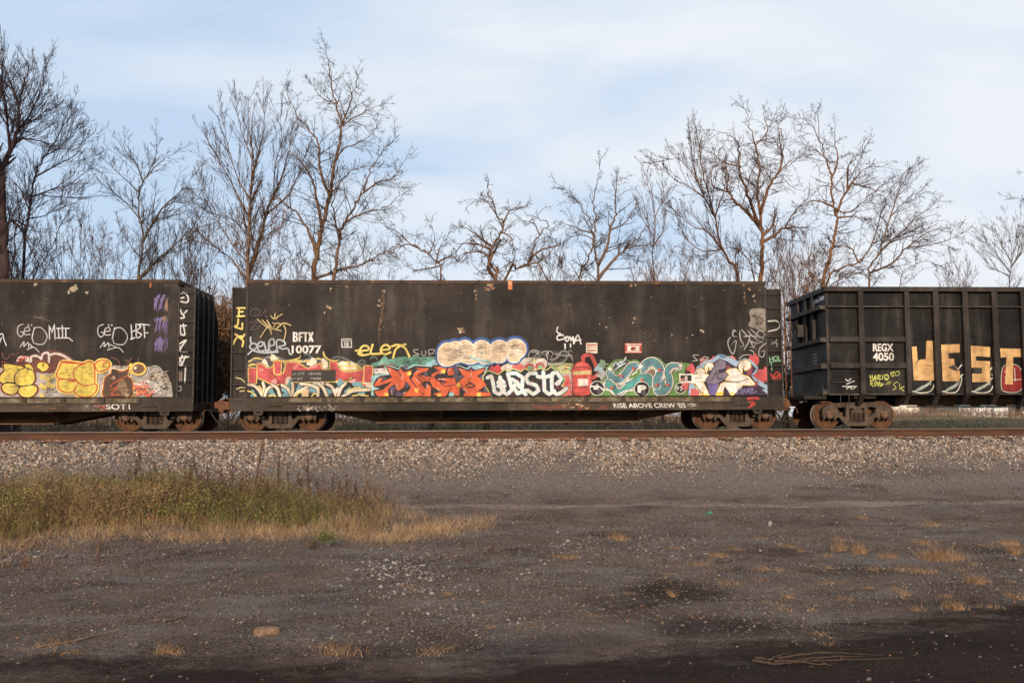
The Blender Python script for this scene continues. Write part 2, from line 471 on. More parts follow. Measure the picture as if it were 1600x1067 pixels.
# pebbles over the yard
PB = [stone_mat("pebble_grey", (0.115, 0.095, 0.085)), stone_mat("pebble_dark", (0.060, 0.048, 0.043)), stone_mat("pebble_pale", (0.24, 0.21, 0.195)), stone_mat("pebble_brown", (0.15, 0.10, 0.072))]
n = 170000
py_ = 4.6+rng.random(n)**0.75*13.0; px_ = rng.uniform(-0.78, 0.80, n)*(py_+1.0)
sz = np.exp(rng.normal(-5.0, 0.45, n)); sz = np.clip(sz, 0.0025, 0.03)*(0.8+0.02*py_)
in_dark = py_ < 6.1+np.clip((px_-1.6)*0.42, 0, 1.35)+rng.normal(0, 0.25, n)+0.3*np.sin(px_*1.9)
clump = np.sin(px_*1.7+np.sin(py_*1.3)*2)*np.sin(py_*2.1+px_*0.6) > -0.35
keep = (~in_dark | (rng.random(n) < 0.05)) & (clump | (rng.random(n) < 0.35))
px_, py_, sz = px_[keep], py_[keep], sz[keep]; n = len(px_)
V, F = stones(px_, py_, gz(px_, py_)+sz*0.25, sz, OCT_V, OCT_F, 0.35, 0.7, 0.6)
o = npmesh("yard_gravel", V, F, PB, midx=np.repeat(rng.choice(4, n, p=[0.52, 0.30, 0.045, 0.135]), 8))
tag(o, 'fine grey gravel strewn over the cinder yard', kind='stuff')
# the two denser spreads of pale stones
def spread(n, boxes, lo, hi, name, label, p):
    lo *= 0.85
    X = []; Y = []
    for (x0, y0, x1, y1, w) in boxes:
        k = int(n*w)
        qx = rng.normal((x0+x1)/2, (x1-x0)/4, k); qy = rng.normal((y0+y1)/2, (y1-y0)/4, k)
        dist = CAMZ*FPX/np.maximum(qy-672, 40)
        X.append((qx-800)/FPX*dist + math.tan(YAW)*dist); Y.append(dist)
    X = np.concatenate(X); Y = np.concatenate(Y); s_ = np.clip(np.exp(rng.normal(math.log(lo), 0.5, len(X))), 0.004, hi)
    V, F = stones(X, Y, gz(X, Y)+s_*0.3, s_, ICO_V, ICO_F, 0.3, 0.65, 0.5)
    o = npmesh(name, V, F, PB+[ST[5]], midx=np.repeat(rng.choice(5, len(X), p=p), len(ICO_F)))
    tag(o, label, kind='stuff')
spread(1050, [(540, 850, 720, 935, 0.62), (440, 845, 900, 1000, 0.23), (800, 835, 960, 890, 0.15)], 0.012, 0.032, "loose_stones", 'pale stones scattered in front of the dry grass', [0.30, 0.12, 0.36, 0.06, 0.16])
spread(900, [(-40, 835, 110, 870, 0.45), (950, 830, 1130, 880, 0.55)], 0.011, 0.05, "loose_stones", 'slate grey stones strewn in two drifts on the yard', [0.35, 0.25, 0.12, 0.06, 0.22])

# dead leaves and chips of bark on the ground
n = 5200
ly = 5.0+rng.random(n)**0.8*11.5; lx = rng.uniform(-0.75, 0.78, n)*(ly+0.5)
keep = ((np.sin(lx*1.1+1)*np.sin(ly*0.9) > -0.1) | (rng.random(n) < 0.4)) & ((ly > 6.4+np.clip((lx-1.6)*0.42, 0, 1.35)) | (rng.random(n) < 0.12))
lx, ly = lx[keep], ly[keep]; n = len(lx)
q = np.array([(-1, 0, 0), (0, -0.6, 0.15), (1, 0, 0), (0, 0.6, 0.15)])
P = np.einsum('nij,nkj->nki', rot_mats(n, 0.35), q[None]*rng.uniform(0.006, 0.022, (n, 1, 1))) + np.stack([lx, ly, gz(lx, ly)+0.008], 1)[:, None]
LM = [mat("leaf_rust", (0.26, 0.11, 0.048, 1)), mat("leaf_tan", (0.34, 0.22, 0.125, 1)), mat("leaf_dark", (0.07, 0.04, 0.028, 1))]
o = npmesh("leaf_litter", P.reshape(-1, 3), np.arange(n*4).reshape(-1, 4), LM, midx=rng.choice(3, n, p=[0.42, 0.28, 0.30]))
tag(o, 'rusty dead leaves and bark chips littering the yard', kind='stuff')

# ---------------------------------------------------------------- tracks
M_rail = noisy("rail_rust", [(0.3, (0.052, 0.026, 0.016, 1)), (0.7, (0.098, 0.046, 0.026, 1))], 3, (0.4, 1, 3), bump=0.2, bscale=40, rough=0.8, fine=(60, 0.8, 1.15))
M_head = noisy("rail_worn_steel", [(0.3, (0.20, 0.19, 0.20, 1)), (0.7, (0.30, 0.28, 0.28, 1))], 5, (0.3, 1, 1), rough=0.38, metal=0.6)
M_tie = noisy("tie_wood", [(0.3, (0.035, 0.025, 0.02, 1)), (0.7, (0.09, 0.065, 0.05, 1))], 4, (1, 6, 1), bump=0.4)
M_plate = noisy("tie_plate_rust", [(0.3, (0.16, 0.06, 0.035, 1)), (0.7, (0.28, 0.11, 0.06, 1))], 9, bump=0.2)
def rail_profile(yc, z):
    h = [(-0.038, 0), (-0.038, -0.028), (-0.030, -0.040), (-0.010, -0.052), (-0.009, -0.165), (-0.03, -0.184), (-0.076, -0.196), (-0.076, -0.211)]
    pts = h + [(-a, b_) for a, b_ in reversed(h)]
    return [(yc+a, z+b_) for a, b_ in pts]
def track(yc, label, x0, x1, step, ties=True):
    t = empty("railway_track", (0, yc, RAIL-0.2), label, "railway track")
    for s in (-1, 1):
        y = yc+s*0.755
        b_ = MB().prism_x(rail_profile(y, RAIL-0.004), x0, x1); r_ = b_.build("rail", M_rail, t)
        MB().box(x0, x1, y-0.036, y+0.036, RAIL-0.0035, RAIL).build("running_surface", M_head, r_)
    proto = plate = None
    k = 0
    x = x0+0.2
    while x < x1:
        jx, jr = random.uniform(-0.05, 0.05), random.uniform(-0.015, 0.015)
        if proto is None:
            proto = MB().box(x-0.115, x+0.115, yc-1.30, yc+1.30, RAIL-0.42, RAIL-0.228).build("tie", M_tie, t)
            pb = MB()
            for s in (-1, 1):
                y = yc+s*0.755
                pb.box(x-0.10, x+0.10, y-0.18, y+0.18, RAIL-0.228, RAIL-0.2125)
                for q in (-0.06, 0.06):
                    pb.box(x+q-0.012, x+q+0.012, y-0.115, y-0.085, RAIL-0.2125, RAIL-0.178); pb.box(x+q-0.012, x+q+0.012, y+0.085, y+0.115, RAIL-0.2125, RAIL-0.178)
            plate = pb.build("tie_plates", M_plate, proto)
            xp = x
        else:
            c = proto.copy(); COL.objects.link(c); c.parent = t; c.location.x = x-xp+jx; c.rotation_euler.z = jr
            d = plate.copy(); COL.objects.link(d); d.parent = c
        x += step; k += 1
    return t
TRK1, TRK2 = 20.85, 25.55
track(TRK1, 'empty rusty track in front of the freight cars', -19, 21, 0.52)
track(TRK2, 'track that the three freight cars stand on', -19, 21, 0.52)
# ---------------------------------------------------------------- freight cars
FY = 24.0                       # near side of the cars
BY = 2*TRK2-FY
def steel(name, lo, hi, rust=(0.085, 0.05, 0.032, 1), streak=0.5, rough=0.62):
    mt = mat(name, lo, rough, 0, 0.14)
    nt_ = mt.node_tree; b = nt_.nodes['Principled BSDF']
    tc = N(nt_, 'ShaderNodeTexCoord')
    def nz(scale, stretch, detail=6.0, r=0.6):
        mp = N(nt_, 'ShaderNodeMapping'); mp.inputs['Scale'].default_value = stretch; L(nt_, tc.outputs['Object'], mp.inputs[0])
        n = N(nt_, 'ShaderNodeTexNoise', Scale=scale, Detail=detail, Roughness=r); L(nt_, mp.outputs[0], n.inputs['Vector']); return n.outputs[0]
    def rp(src, a, b_, c0, c1):
        c = N(nt_, 'ShaderNodeValToRGB'); L(nt_, src, c.inputs[0]); e = c.color_ramp.elements
        e[0].position, e[1].position, e[0].color, e[1].color = a, b_, c0, c1; return c.outputs[0]
    def mx(f, a, b_, bt='MIX'):
        n = N(nt_, 'ShaderNodeMix', data_type='RGBA', blend_type=bt)
        for k, v in (('Factor', f), ('A', a), ('B', b_)):
            if isinstance(v, (tuple, float)): n.inputs[k].default_value = v
            else: L(nt_, v, n.inputs[k])
        return n.outputs['Result']
    base = rp(nz(0.8, (1, 1, 0.8), 8), 0.32, 0.68, lo, hi)
    st = rp(nz(1.7, (1.0, 1, 0.16), 9, 0.7), 0.42, 0.78, (0.88, 0.88, 0.88, 1), (1.0+streak, 1.0+streak*0.95, 1.0+streak*0.9, 1))
    base = mx(1.0, base, st, 'MULTIPLY')
    gr = rp(nz(45, (1, 1, 1), 3), 0.35, 0.65, (0.85, 0.85, 0.85, 1), (1.15, 1.15, 1.15, 1)); base = mx(1.0, base, gr, 'MULTIPLY')
    pale = rp(nz(1.1, (1.5, 1, 0.22), 9, 0.74), 0.50, 0.78, (0, 0, 0, 1), (0.55, 0.55, 0.55, 1)); base = mx(pale, base, (0.105, 0.092, 0.082, 1))
    wash = rp(nz(0.45, (1, 1, 1.4), 4), 0.40, 0.66, (0.62, 0.62, 0.62, 1), (1.5, 1.45, 1.4, 1)); base = mx(1.0, base, wash, 'MULTIPLY')
    rstk = rp(nz(1.4, (2.6, 1, 0.10), 8, 0.72), 0.64, 0.78, (0, 0, 0, 1), (0.5, 0.5, 0.5, 1)); base = mx(rstk, base, (0.062, 0.034, 0.021, 1))
    chips = rp(nz(5.0, (1, 1, 0.6), 6, 0.75), 0.70, 0.745, (0, 0, 0, 1), (0.75, 0.75, 0.75, 1)); base = mx(chips, base, rust)
    L(nt_, base, b.inputs['Base Color'])
    n3 = nz(0.55, (1, 1, 0.9), 3); bp = N(nt_, 'ShaderNodeBump', Strength=0.5, Distance=0.16); L(nt_, n3, bp.inputs['Height'])
    n4 = nz(2.4, (0.5, 1, 1.6), 2); bp2 = N(nt_, 'ShaderNodeBump', Strength=0.3, Distance=0.05); L(nt_, n4, bp2.inputs['Height']); L(nt_, bp.outputs[0], bp2.inputs['Normal'])
    L(nt_, bp2.outputs[0], b.inputs['Normal'])
    return mt
M_side = steel("black_side_paint", (0.0165, 0.0130, 0.0115, 1), (0.030, 0.0235, 0.0200, 1), streak=0.35)
M_sill = steel("dusty_sill_steel", (0.026, 0.020, 0.0155, 1), (0.052, 0.039, 0.029, 1), streak=0.3)
M_ledge = noisy("paint_spattered_ledge", [(0.30, (0.05, 0.037, 0.027, 1)), (0.5, (0.11, 0.085, 0.055, 1)), (0.68, (0.20, 0.17, 0.12, 1))], 4.5, (1, 1, 1.5), rough=0.85, bump=0.2)
M_rim = noisy("rusty_top_rim", [(0.35, (0.035, 0.027, 0.022, 1)), (0.60, (0.075, 0.045, 0.028, 1)), (0.74, (0.20, 0.10, 0.045, 1))], 3, (1, 1, 1), rough=0.8, bump=0.2)
M_end = steel("end_wall_black", (0.018, 0.016, 0.016, 1), (0.034, 0.03, 0.029, 1), streak=0.25)
M_under = noisy("underframe_black", [(0.3, (0.016, 0.013, 0.011, 1)), (0.7, (0.035, 0.028, 0.022, 1))], 3, rough=0.9)
M_fish = noisy("center_sill_rust", [(0.3, (0.095, 0.055, 0.030, 1)), (0.7, (0.18, 0.108, 0.058, 1))], 3, (0.5, 1, 2), rough=0.85)
M_frame = noisy("truck_casting", [(0.3, (0.048, 0.034, 0.026, 1)), (0.7, (0.108, 0.076, 0.056, 1))], 6, rough=0.85, bump=0.3, fine=(40, 0.75, 1.2))
M_wheel = noisy("wheel_rust", [(0.3, (0.055, 0.027, 0.015, 1)), (0.7, (0.125, 0.060, 0.029, 1))], 5, rough=0.85, bump=0.2, fine=(50, 0.8, 1.2))
M_tread = noisy("wheel_tread_steel", [(0.3, (0.16, 0.13, 0.11, 1)), (0.7, (0.27, 0.23, 0.2, 1))], 9, rough=0.5, metal=0.4)
M_bear = noisy("bearing_rust", [(0.3, (0.085, 0.05, 0.033, 1)), (0.7, (0.17, 0.10, 0.062, 1))], 9, rough=0.8, bump=0.3)
M_coupler = noisy("coupler_rust", [(0.3, (0.085, 0.04, 0.024, 1)), (0.7, (0.18, 0.085, 0.046, 1))], 7, rough=0.85, bump=0.3)
M_rung = noisy("ladder_steel", [(0.3, (0.03, 0.026, 0.023, 1)), (0.7, (0.065, 0.055, 0.048, 1))], 6, rough=0.7)

def xat(px, py=530, Y=FY): return W(px, py, Y).x
def zat(py, px=790, Y=FY): return W(px, py, Y).z

# ---- one truck (wheelset pair + side frames), built once then copied
def make_truck(parent, xc):
    yc = TRK2; z0 = RAIL
    b = MB(); b.box(xc-0.22, xc+0.22, yc-0.98, yc+0.98, z0+0.36, z0+0.66)
    b.box(xc-0.4, xc+0.4, yc-0.45, yc+0.45, z0+0.60, z0+0.74)
    tr = b.build("truck", M_under, parent)
    ax, az = 0.90, 0.455
    for s in (-1, 1):
        yf = yc+s*1.0
        outl = [(-1.10, .33), (-1.13, .42), (-1.13, .62), (-1.02, .76), (-0.86, .82), (-0.40, .85), (0.40, .85), (0.86, .82), (1.02, .76), (1.13, .62), (1.13, .42), (1.10, .33),
                (1.035, .33), (1.035, .50), (0.98, .58), (0.82, .58), (0.765, .50), (0.765, .31), (0.70, .30), (0.66, .38), (0.56, .36), (0.40, .14), (0.33, .10),
                (-0.33, .10), (-0.40, .14), (-0.56, .36), (-0.66, .38), (-0.70, .30), (-0.765, .31), (-0.765, .50), (-0.82, .58), (-0.98, .58), (-1.035, .50), (-1.035, .33)]
        pt = lambda q: [(xc+a, z0+c) for a, c in q]
        tri = lambda s_: [(s_*0.64, .69), (s_*0.60, .52), (s_*0.40, .36), (s_*0.36, .42), (s_*0.36, .66), (s_*0.42, .72)]
        win = [(-0.25, .22), (0.25, .22), (0.25, .67), (-0.25, .67)]
        b = MB(); b.prism(pt(outl), yf-0.08, yf+0.08, [pt(tri(-1)), pt(win), pt(tri(1))])
        # raised flanges on the outer face
        yo = yf+s*0.08
        b.prism(pt([(-1.0, .775), (-.86, .825), (-.4, .855), (.4, .855), (.86, .825), (1.0, .775), (1.0, .735), (.84, .78), (.4, .80), (-.4, .80), (-.84, .78), (-1.0, .735)]), yo-0.02, yo+0.035)
        b.prism(pt([(-.60, .385), (-.40, .12), (-.33, .095), (.33, .095), (.40, .12), (.60, .385), (.54, .385), (.37, .16), (.31, .14), (-.31, .14), (-.37, .16), (-.54, .385)]), yo-0.02, yo+0.03)
        sf = b.build("side_frame", M_frame, tr)
        b = MB()                                    # springs, three coils in view
        for cx in (-0.155, 0.0, 0.155):
            ring = [(xc+cx+0.062*math.cos(a), yf+0.062*math.sin(a), z0+0.245+0.25*a/(12*math.pi)) for a in np.linspace(0, 12*math.pi, 73)]
            b.tube(ring, 0.0145, 5)
        b.build_each("spring", M_frame, tr)
        b = MB(); b.box(xc-0.20, xc+0.20, yf-0.10, yf+0.10, z0+0.51, z0+0.60); b.box(xc-0.13, xc+0.13, yf-0.11, yf+0.11, z0+0.60, z0+0.665)
        b.box(xc-0.235, xc+0.235, yf-0.09, yf+0.09, z0+0.222, z0+0.238)
        b.build("bolster_end", M_frame, tr)
        for e in (-1, 1):
            cx = xc+e*ax; yw = yc+s*0.755
            # wheel: outward is s
            prof = [(0.05, 0.10), (0.11, 0.105), (0.125, 0.085), (0.15, 0.035), (0.26, 0.015), (0.35, 0.02), (0.385, 0.045), (0.395, 0.075), (0.41, 0.078), (0.452, 0.078), (0.457, 0.07), (0.462, -0.02), (0.485, -0.035), (0.485, -0.055), (0.46, -0.06), (0.36, -0.055), (0.33, -0.02), (0.16, -0.01), (0.12, -0.06), (0.05, -0.06)]
            w = MB(); w.lathe_y(cx, z0+az, [(r, s*y) for r, y in prof[:10]], yw, 48); w.lathe_y(cx, z0+az, [(r, s*y) for r, y in prof[13:]], yw, 48)
            wo = w.build("wheel", M_wheel, tr, smooth=False)
            w = MB(); w.lathe_y(cx, z0+az, [(r, s*y) for r, y in prof[9:14]], yw, 48); w.build("wheel_rim", M_tread, tr)
            b = MB(); b.tube([(cx, yw, z0+az), (cx, yw+s*0.30, z0+az)], 0.085, 16)
            b.tube([(cx, yw+s*0.14, z0+az), (cx, yw+s*0.345, z0+az)], 0.118, 18); b.tube([(cx, yw+s*0.34, z0+az), (cx, yw+s*0.375, z0+az)], 0.088, 16)
            for q in range(3):
                a = q*2.094+0.4; b.tube([(cx+0.055*math.cos(a), yw+s*0.37, z0+az+0.055*math.sin(a)), (cx+0.055*math.cos(a), yw+s*0.395, z0+az+0.055*math.sin(a))], 0.016, 6)
            b.box(cx-0.13, cx+0.13, yf-0.09, yf+0.09, z0+0.545, z0+0.585)
            b.build("axle_bearing", M_bear, tr)
    b = MB()
    for e in (-1, 1):
        b.tube([(xc+e*ax, yc-0.7, z0+az), (xc+e*ax, yc+0.7, z0+az)], 0.08, 12)
    b.build_each("axle", M_wheel, tr)
    b = MB()
    for e in (-1, 1):
        b.box(xc+e*0.36-0.04, xc+e*0.36+0.04, yc-0.7, yc+0.7, z0+0.36, z0+0.46)
        for s in (-1, 1): b.box(xc+e*0.40-0.035, xc+e*0.40+0.035, yc+s*0.66, yc+s*0.84, z0+0.25, z0+0.55)
    b.build("brake_beam", M_coupler, tr)
    return tr
TRUCK0 = None
def put_truck(parent, xc):
    global TRUCK0
    if TRUCK0 is None:
        TRUCK0 = (make_truck(parent, xc), xc); return TRUCK0[0]
    src, x0 = TRUCK0
    c = src.copy(); COL.objects.link(c); c.parent = parent
    c.location.x = (xc-wloc(parent).x)-(x0-wloc(src.parent).x)
    for ch in src.children:
        d = ch.copy(); COL.objects.link(d); d.parent = c
    return c

def coupler(parent, x, s, z):
    "draft gear, coupler head and air hose reaching out from x towards s"
    b = MB(); y = TRK2
    b.box(min(x-s*0.3, x+s*0.35), max(x-s*0.3, x+s*0.35), y-0.11, y+0.11, z-0.10, z+0.10)
    b.prism([(x+s*0.30, z-0.20), (x+s*0.40, z-0.25), (x+s*0.66, z-0.22), (x+s*0.66, z+0.16), (x+s*0.52, z+0.22), (x+s*0.30, z+0.15)], y-0.20, y-0.02)
    b.prism([(x+s*0.30, z-0.16), (x+s*0.62, z-0.16), (x+s*0.62, z+0.14), (x+s*0.30, z+0.14)], y+0.02, y+0.22)
    b.box(min(x+s*.56, x+s*.68), max(x+s*.56, x+s*.68), y-0.26, y-0.12, z-0.16, z+0.12)
    c = b.build("coupler", M_coupler, parent)
    b = MB(); ts = np.linspace(0, 1, 12)
    b.tube([(x+s*(0.1+0.62*t), y-0.42-0.05*t, z-0.16-0.46*math.sin(t*math.pi*0.75)) for t in ts], 0.028, 8)
    b.build("air_hose", M_under, c)
    b = MB(); b.tube([(x+s*0.30, y+0.05, z-0.12), (x+s*0.30, y-0.5, z-0.18), (x+s*0.27, y-1.35, z-0.20), (x+s*0.27, y-1.42, z-0.36)], 0.014, 6)
    b.build("uncoupling_lever", M_coupler, c)
    return c

XA, XB = xat(386), xat(1196.5)
XPA, XPB = xat(361), xat(1222.5)
ZTOP, ZPB, ZSB = zat(438.5), zat(619.3), zat(641)
ZLEDGE0, ZLEDGE1 = zat(627.3), zat(629.6)
ZPOST = zat(450)
TRK_L, TRK_R = xat(440, 655, TRK2-0.9), xat(1149.5, 655, TRK2-0.9)

def gondola(dx, label, full=True):
    xa, xb, xpa, xpb = XA+dx, XB+dx, XPA+dx, XPB+dx
    car = empty("trash_gondola", ((xa+xb)/2, TRK2, RAIL), label, "freight car", "freight cars coupled in a train")
    b = MB(); b.box(xa, xb, FY, FY+0.03, ZPB, ZTOP-0.11); b.build("side_panel", M_side, car)
    b = MB(); b.box(xa, xb, BY-0.03, BY, ZPB, ZTOP-0.11); b.build("side_panel", M_side, car)
    b = MB()
    for y0, y1 in ((FY-0.018, FY+0.10), (BY-0.10, BY+0.018)): b.box(xa-0.03, xb+0.03, y0, y1, ZTOP-0.11, ZTOP)
    for x0, x1 in ((xa-0.06, xa+0.05), (xb-0.05, xb+0.06)): b.box(x0, x1, FY+0.10, BY-0.10, ZTOP-0.13, ZTOP-0.003)
    b.build("top_rim", M_rim, car)
    # end walls with upright ribs, set between the corner plates
    for e, x in ((-1, xa), (1, xb)):
        b = MB(); b.box(x-0.02, x+0.02, FY+0.031, BY-0.031, ZPB, ZTOP-0.132); b.build("end_wall", M_end, car)
        b = MB()
        for q in np.linspace(0.12, 0.88, 6):
            y = FY+(BY-FY)*q
            b.box(min(x+e*0.02, x+e*0.16), max(x+e*0.02, x+e*0.16), y-0.05, y+0.05, ZSB+0.3, ZTOP-0.14)
        b.build_each("end_rib", M_end, car)
        xp = xpa if e < 0 else xpb
        # corner plates carrying the ladders: tall on the near side, curved gusset on the far side
        x_in = x+e*0.022
        b = MB(); b.box(min(x_in, xp), max(x_in, xp), FY+0.07, FY+0.09, ZSB+0.22, ZPOST); b.build("corner_plate", M_side, car)
        xq = x+e*0.20; b = MB(); g = [(x_in, ZSB+0.22), (xq, ZSB+0.22), (xq, ZTOP-0.95)]
        for t in np.linspace(0, 1, 7)[1:]: g.append((xq+(x_in+e*0.02-xq)*t, ZTOP-0.95+0.75*t))
        g.append((x_in, ZTOP-0.16))
        b.prism(g, BY-0.05, BY-0.03); b.build("corner_plate", M_end, car)
        b = MB(); s0, s1 = (xp-0.045, xp) if e > 0 else (xp, xp+0.045)
        b.box(s0, s1, FY+0.0, FY+0.069, ZSB+0.22, ZPOST)
        b.box(min(x+e*0.003, x+e*0.05), max(x+e*0.003, x+e*0.05), FY+0.012, FY+0.069, ZSB+0.22, ZPOST+0.02)
        b.build_each("ladder_stile", M_rung, car)
        zs = [zat(v) for v in ((459, 481, 503.5, 526, 549, 572, 595, 620) if e > 0 else (551, 577, 600.5, 625))]
        for i, zz in enumerate(zs):
            b = MB(); b.tube([(x+e*0.03, FY+0.035, zz), (x+e*0.04, FY-0.015, zz), (xp-e*0.02, FY-0.015, zz), (xp-e*0.02, FY+0.03, zz)], 0.013, 6)
            b.build("ladder_rung", M_rung, car)
        b = MB()
        for zz in [ZSB+0.75+0.46*k for k in range(6)]:
            b.tube([(xp-e*0.02, FY+0.085, zz), (xp-e*0.02, FY+0.15, zz), (xp-e*0.03, FY+0.62, zz-0.01), (xp-e*0.06, FY+0.66, zz)], 0.012, 6)
        b.build_each("end_handhold", M_rung, car)
        # end sill
        b = MB(); b.box(min(x+e*0.03, xp), max(x+e*0.03, xp), FY+0.021, BY-0.021, ZSB+0.02, ZSB+0.27); b.build("end_sill", M_sill, car)
        coupler(car, xp, e, RAIL+0.86)
    # recessed web under the panel, stake brackets, ledge and side sill
    xl0, xl1 = xat(443)+dx, xat(1146)+dx
    b = MB(); b.box(xa, xb, FY+0.05, FY+0.08, ZLEDGE1-0.02, ZPB+0.02); b.build("side_web", M_ledge, car)
    b = MB()
    for q in np.arange(0, 13):
        x = xl0+0.03+q*(xl1-xl0-0.12)/12
        b.box(x, x+0.13, FY+0.008, FY+0.05, ZLEDGE0+0.002, ZPB-0.02)
    b.build_each("stake_bracket", M_sill, car)
    b = MB(); b.box(xl0, xl1, FY-0.035, FY+0.05, ZLEDGE1, ZLEDGE0); b.build("side_ledge", M_sill, car)
    b = MB(); b.box(xpa, xpb, FY, FY+0.02, ZSB, ZLEDGE1-0.004)
    for x0, x1 in ((xa-0.02, xl0-0.004), (xl1+0.004, xb+0.02)): b.box(x0, x1, FY+0.004, FY+0.03, ZLEDGE1-0.004, ZPB-0.015)
    b.box(xpa, xa-0.022, FY+0.002, FY+0.02, ZLEDGE1-0.004, ZSB+0.40); b.box(xb+0.022, xpb, FY+0.002, FY+0.02, ZLEDGE1-0.004, ZSB+0.40)
    b.build("side_sill", M_sill, car)
    b = MB(); b.box(xpa, xpb, BY-0.02, BY, ZSB, ZPB); b.build("side_sill", M_sill, car)
    b = MB(); b.box(xpa+0.05, xpb-0.05, FY+0.02, FY+0.11, ZSB+0.005, ZSB+0.02); b.build("sill_flange", M_sill, car)
    # bolster steps and jacking pads
    b = MB()
    for xc in (xat(431)+dx, xat(1158)+dx):
        b.box(xc-0.22, xc+0.22, FY-0.06, FY, ZSB+0.155, ZSB+0.18)
        for k in (-0.15, -0.03, 0.09): b.prism_x([(FY, ZSB+0.18), (FY-0.05, ZSB+0.18), (FY, ZSB+0.29)], xc+k, xc+k+0.02)
    b.build_each("jacking_bracket", M_sill, car)
    b = MB()
    for xc in (xat(405.5)+dx, xat(1181)+dx):
        o_ = [(xc-0.17, ZSB+0.02), (xc+0.17, ZSB+0.02), (xc+0.12, ZSB-0.13), (xc-0.12, ZSB-0.13)]
        h_ = [(xc-0.055+0.0, ZSB-0.06), (xc+0.055, ZSB-0.06), (xc+0.055, ZSB-0.02), (xc-0.055, ZSB-0.02)]
        b.prism(o_, FY-0.022, FY-0.002, [h_])
    b.build_each("lifting_lug", M_sill, car)
    # floor and fish-belly center sill
    b = MB(); b.box(xa+0.03, xb-0.03, FY+0.12, BY-0.12, ZSB+0.06, ZSB+0.28); b.build("floor", M_under, car)
    d = lambda px, py: (xat(px, py, TRK2-0.5)+dx, zat(py, px, TRK2-0.5))
    fb = [d(508, 642), d(588, 659.5), d(985, 658.5), d(1082, 640)]
    top = ZSB+0.062
    poly = [(fb[0][0], top), fb[0], fb[1], fb[2], fb[3], (fb[3][0], top)]
    b = MB(); b.prism(poly, TRK2-0.45, TRK2-0.42); b.prism(poly, TRK2+0.42, TRK2+0.45)
    b.box(fb[1][0], fb[2][0], TRK2-0.62, TRK2+0.62, fb[1][1]-0.03, fb[1][1]-0.001)
    b.build("center_sill", M_fish, car)
    b = MB()
    for px in (600, 692, 797, 895, 990):
        x = xat(px, 650, TRK2)+dx
        b.prism_x([(FY+0.10, ZSB+0.055), (TRK2-0.45, ZSB+0.055), (TRK2-0.45, ZSB-0.33), (FY+0.5, ZSB-0.10), (FY+0.10, ZSB-0.03)], x-0.06, x+0.06)
    b.build_each("crossbearer", M_fish, car)
    b = MB()
    b.tube([(xat(600)+dx, FY+0.5, ZSB-0.12), (xat(1000)+dx, FY+0.5, ZSB-0.12)], 0.022, 6)
    b.tube([(xat(700)+dx, TRK2-0.7, ZSB-0.10), (xat(765)+dx, TRK2-0.7, ZSB-0.10)], 0.17, 14)
    b.build("brake_rigging", M_under, car)
    if full: put_truck(car, TRK_L+dx)
    put_truck(car, TRK_R+dx)
    # rust streaks, scrapes and bare primer chips on the side
    return car

CAR2 = gondola(0.0, 'long black gondola with blistered side numbered 10077, covered in graffiti')
DX1 = xat(276.5)-XB
CAR1 = gondola(DX1, 'black gondola with yellow bubble graffiti, cut off by the left edge', full=True)

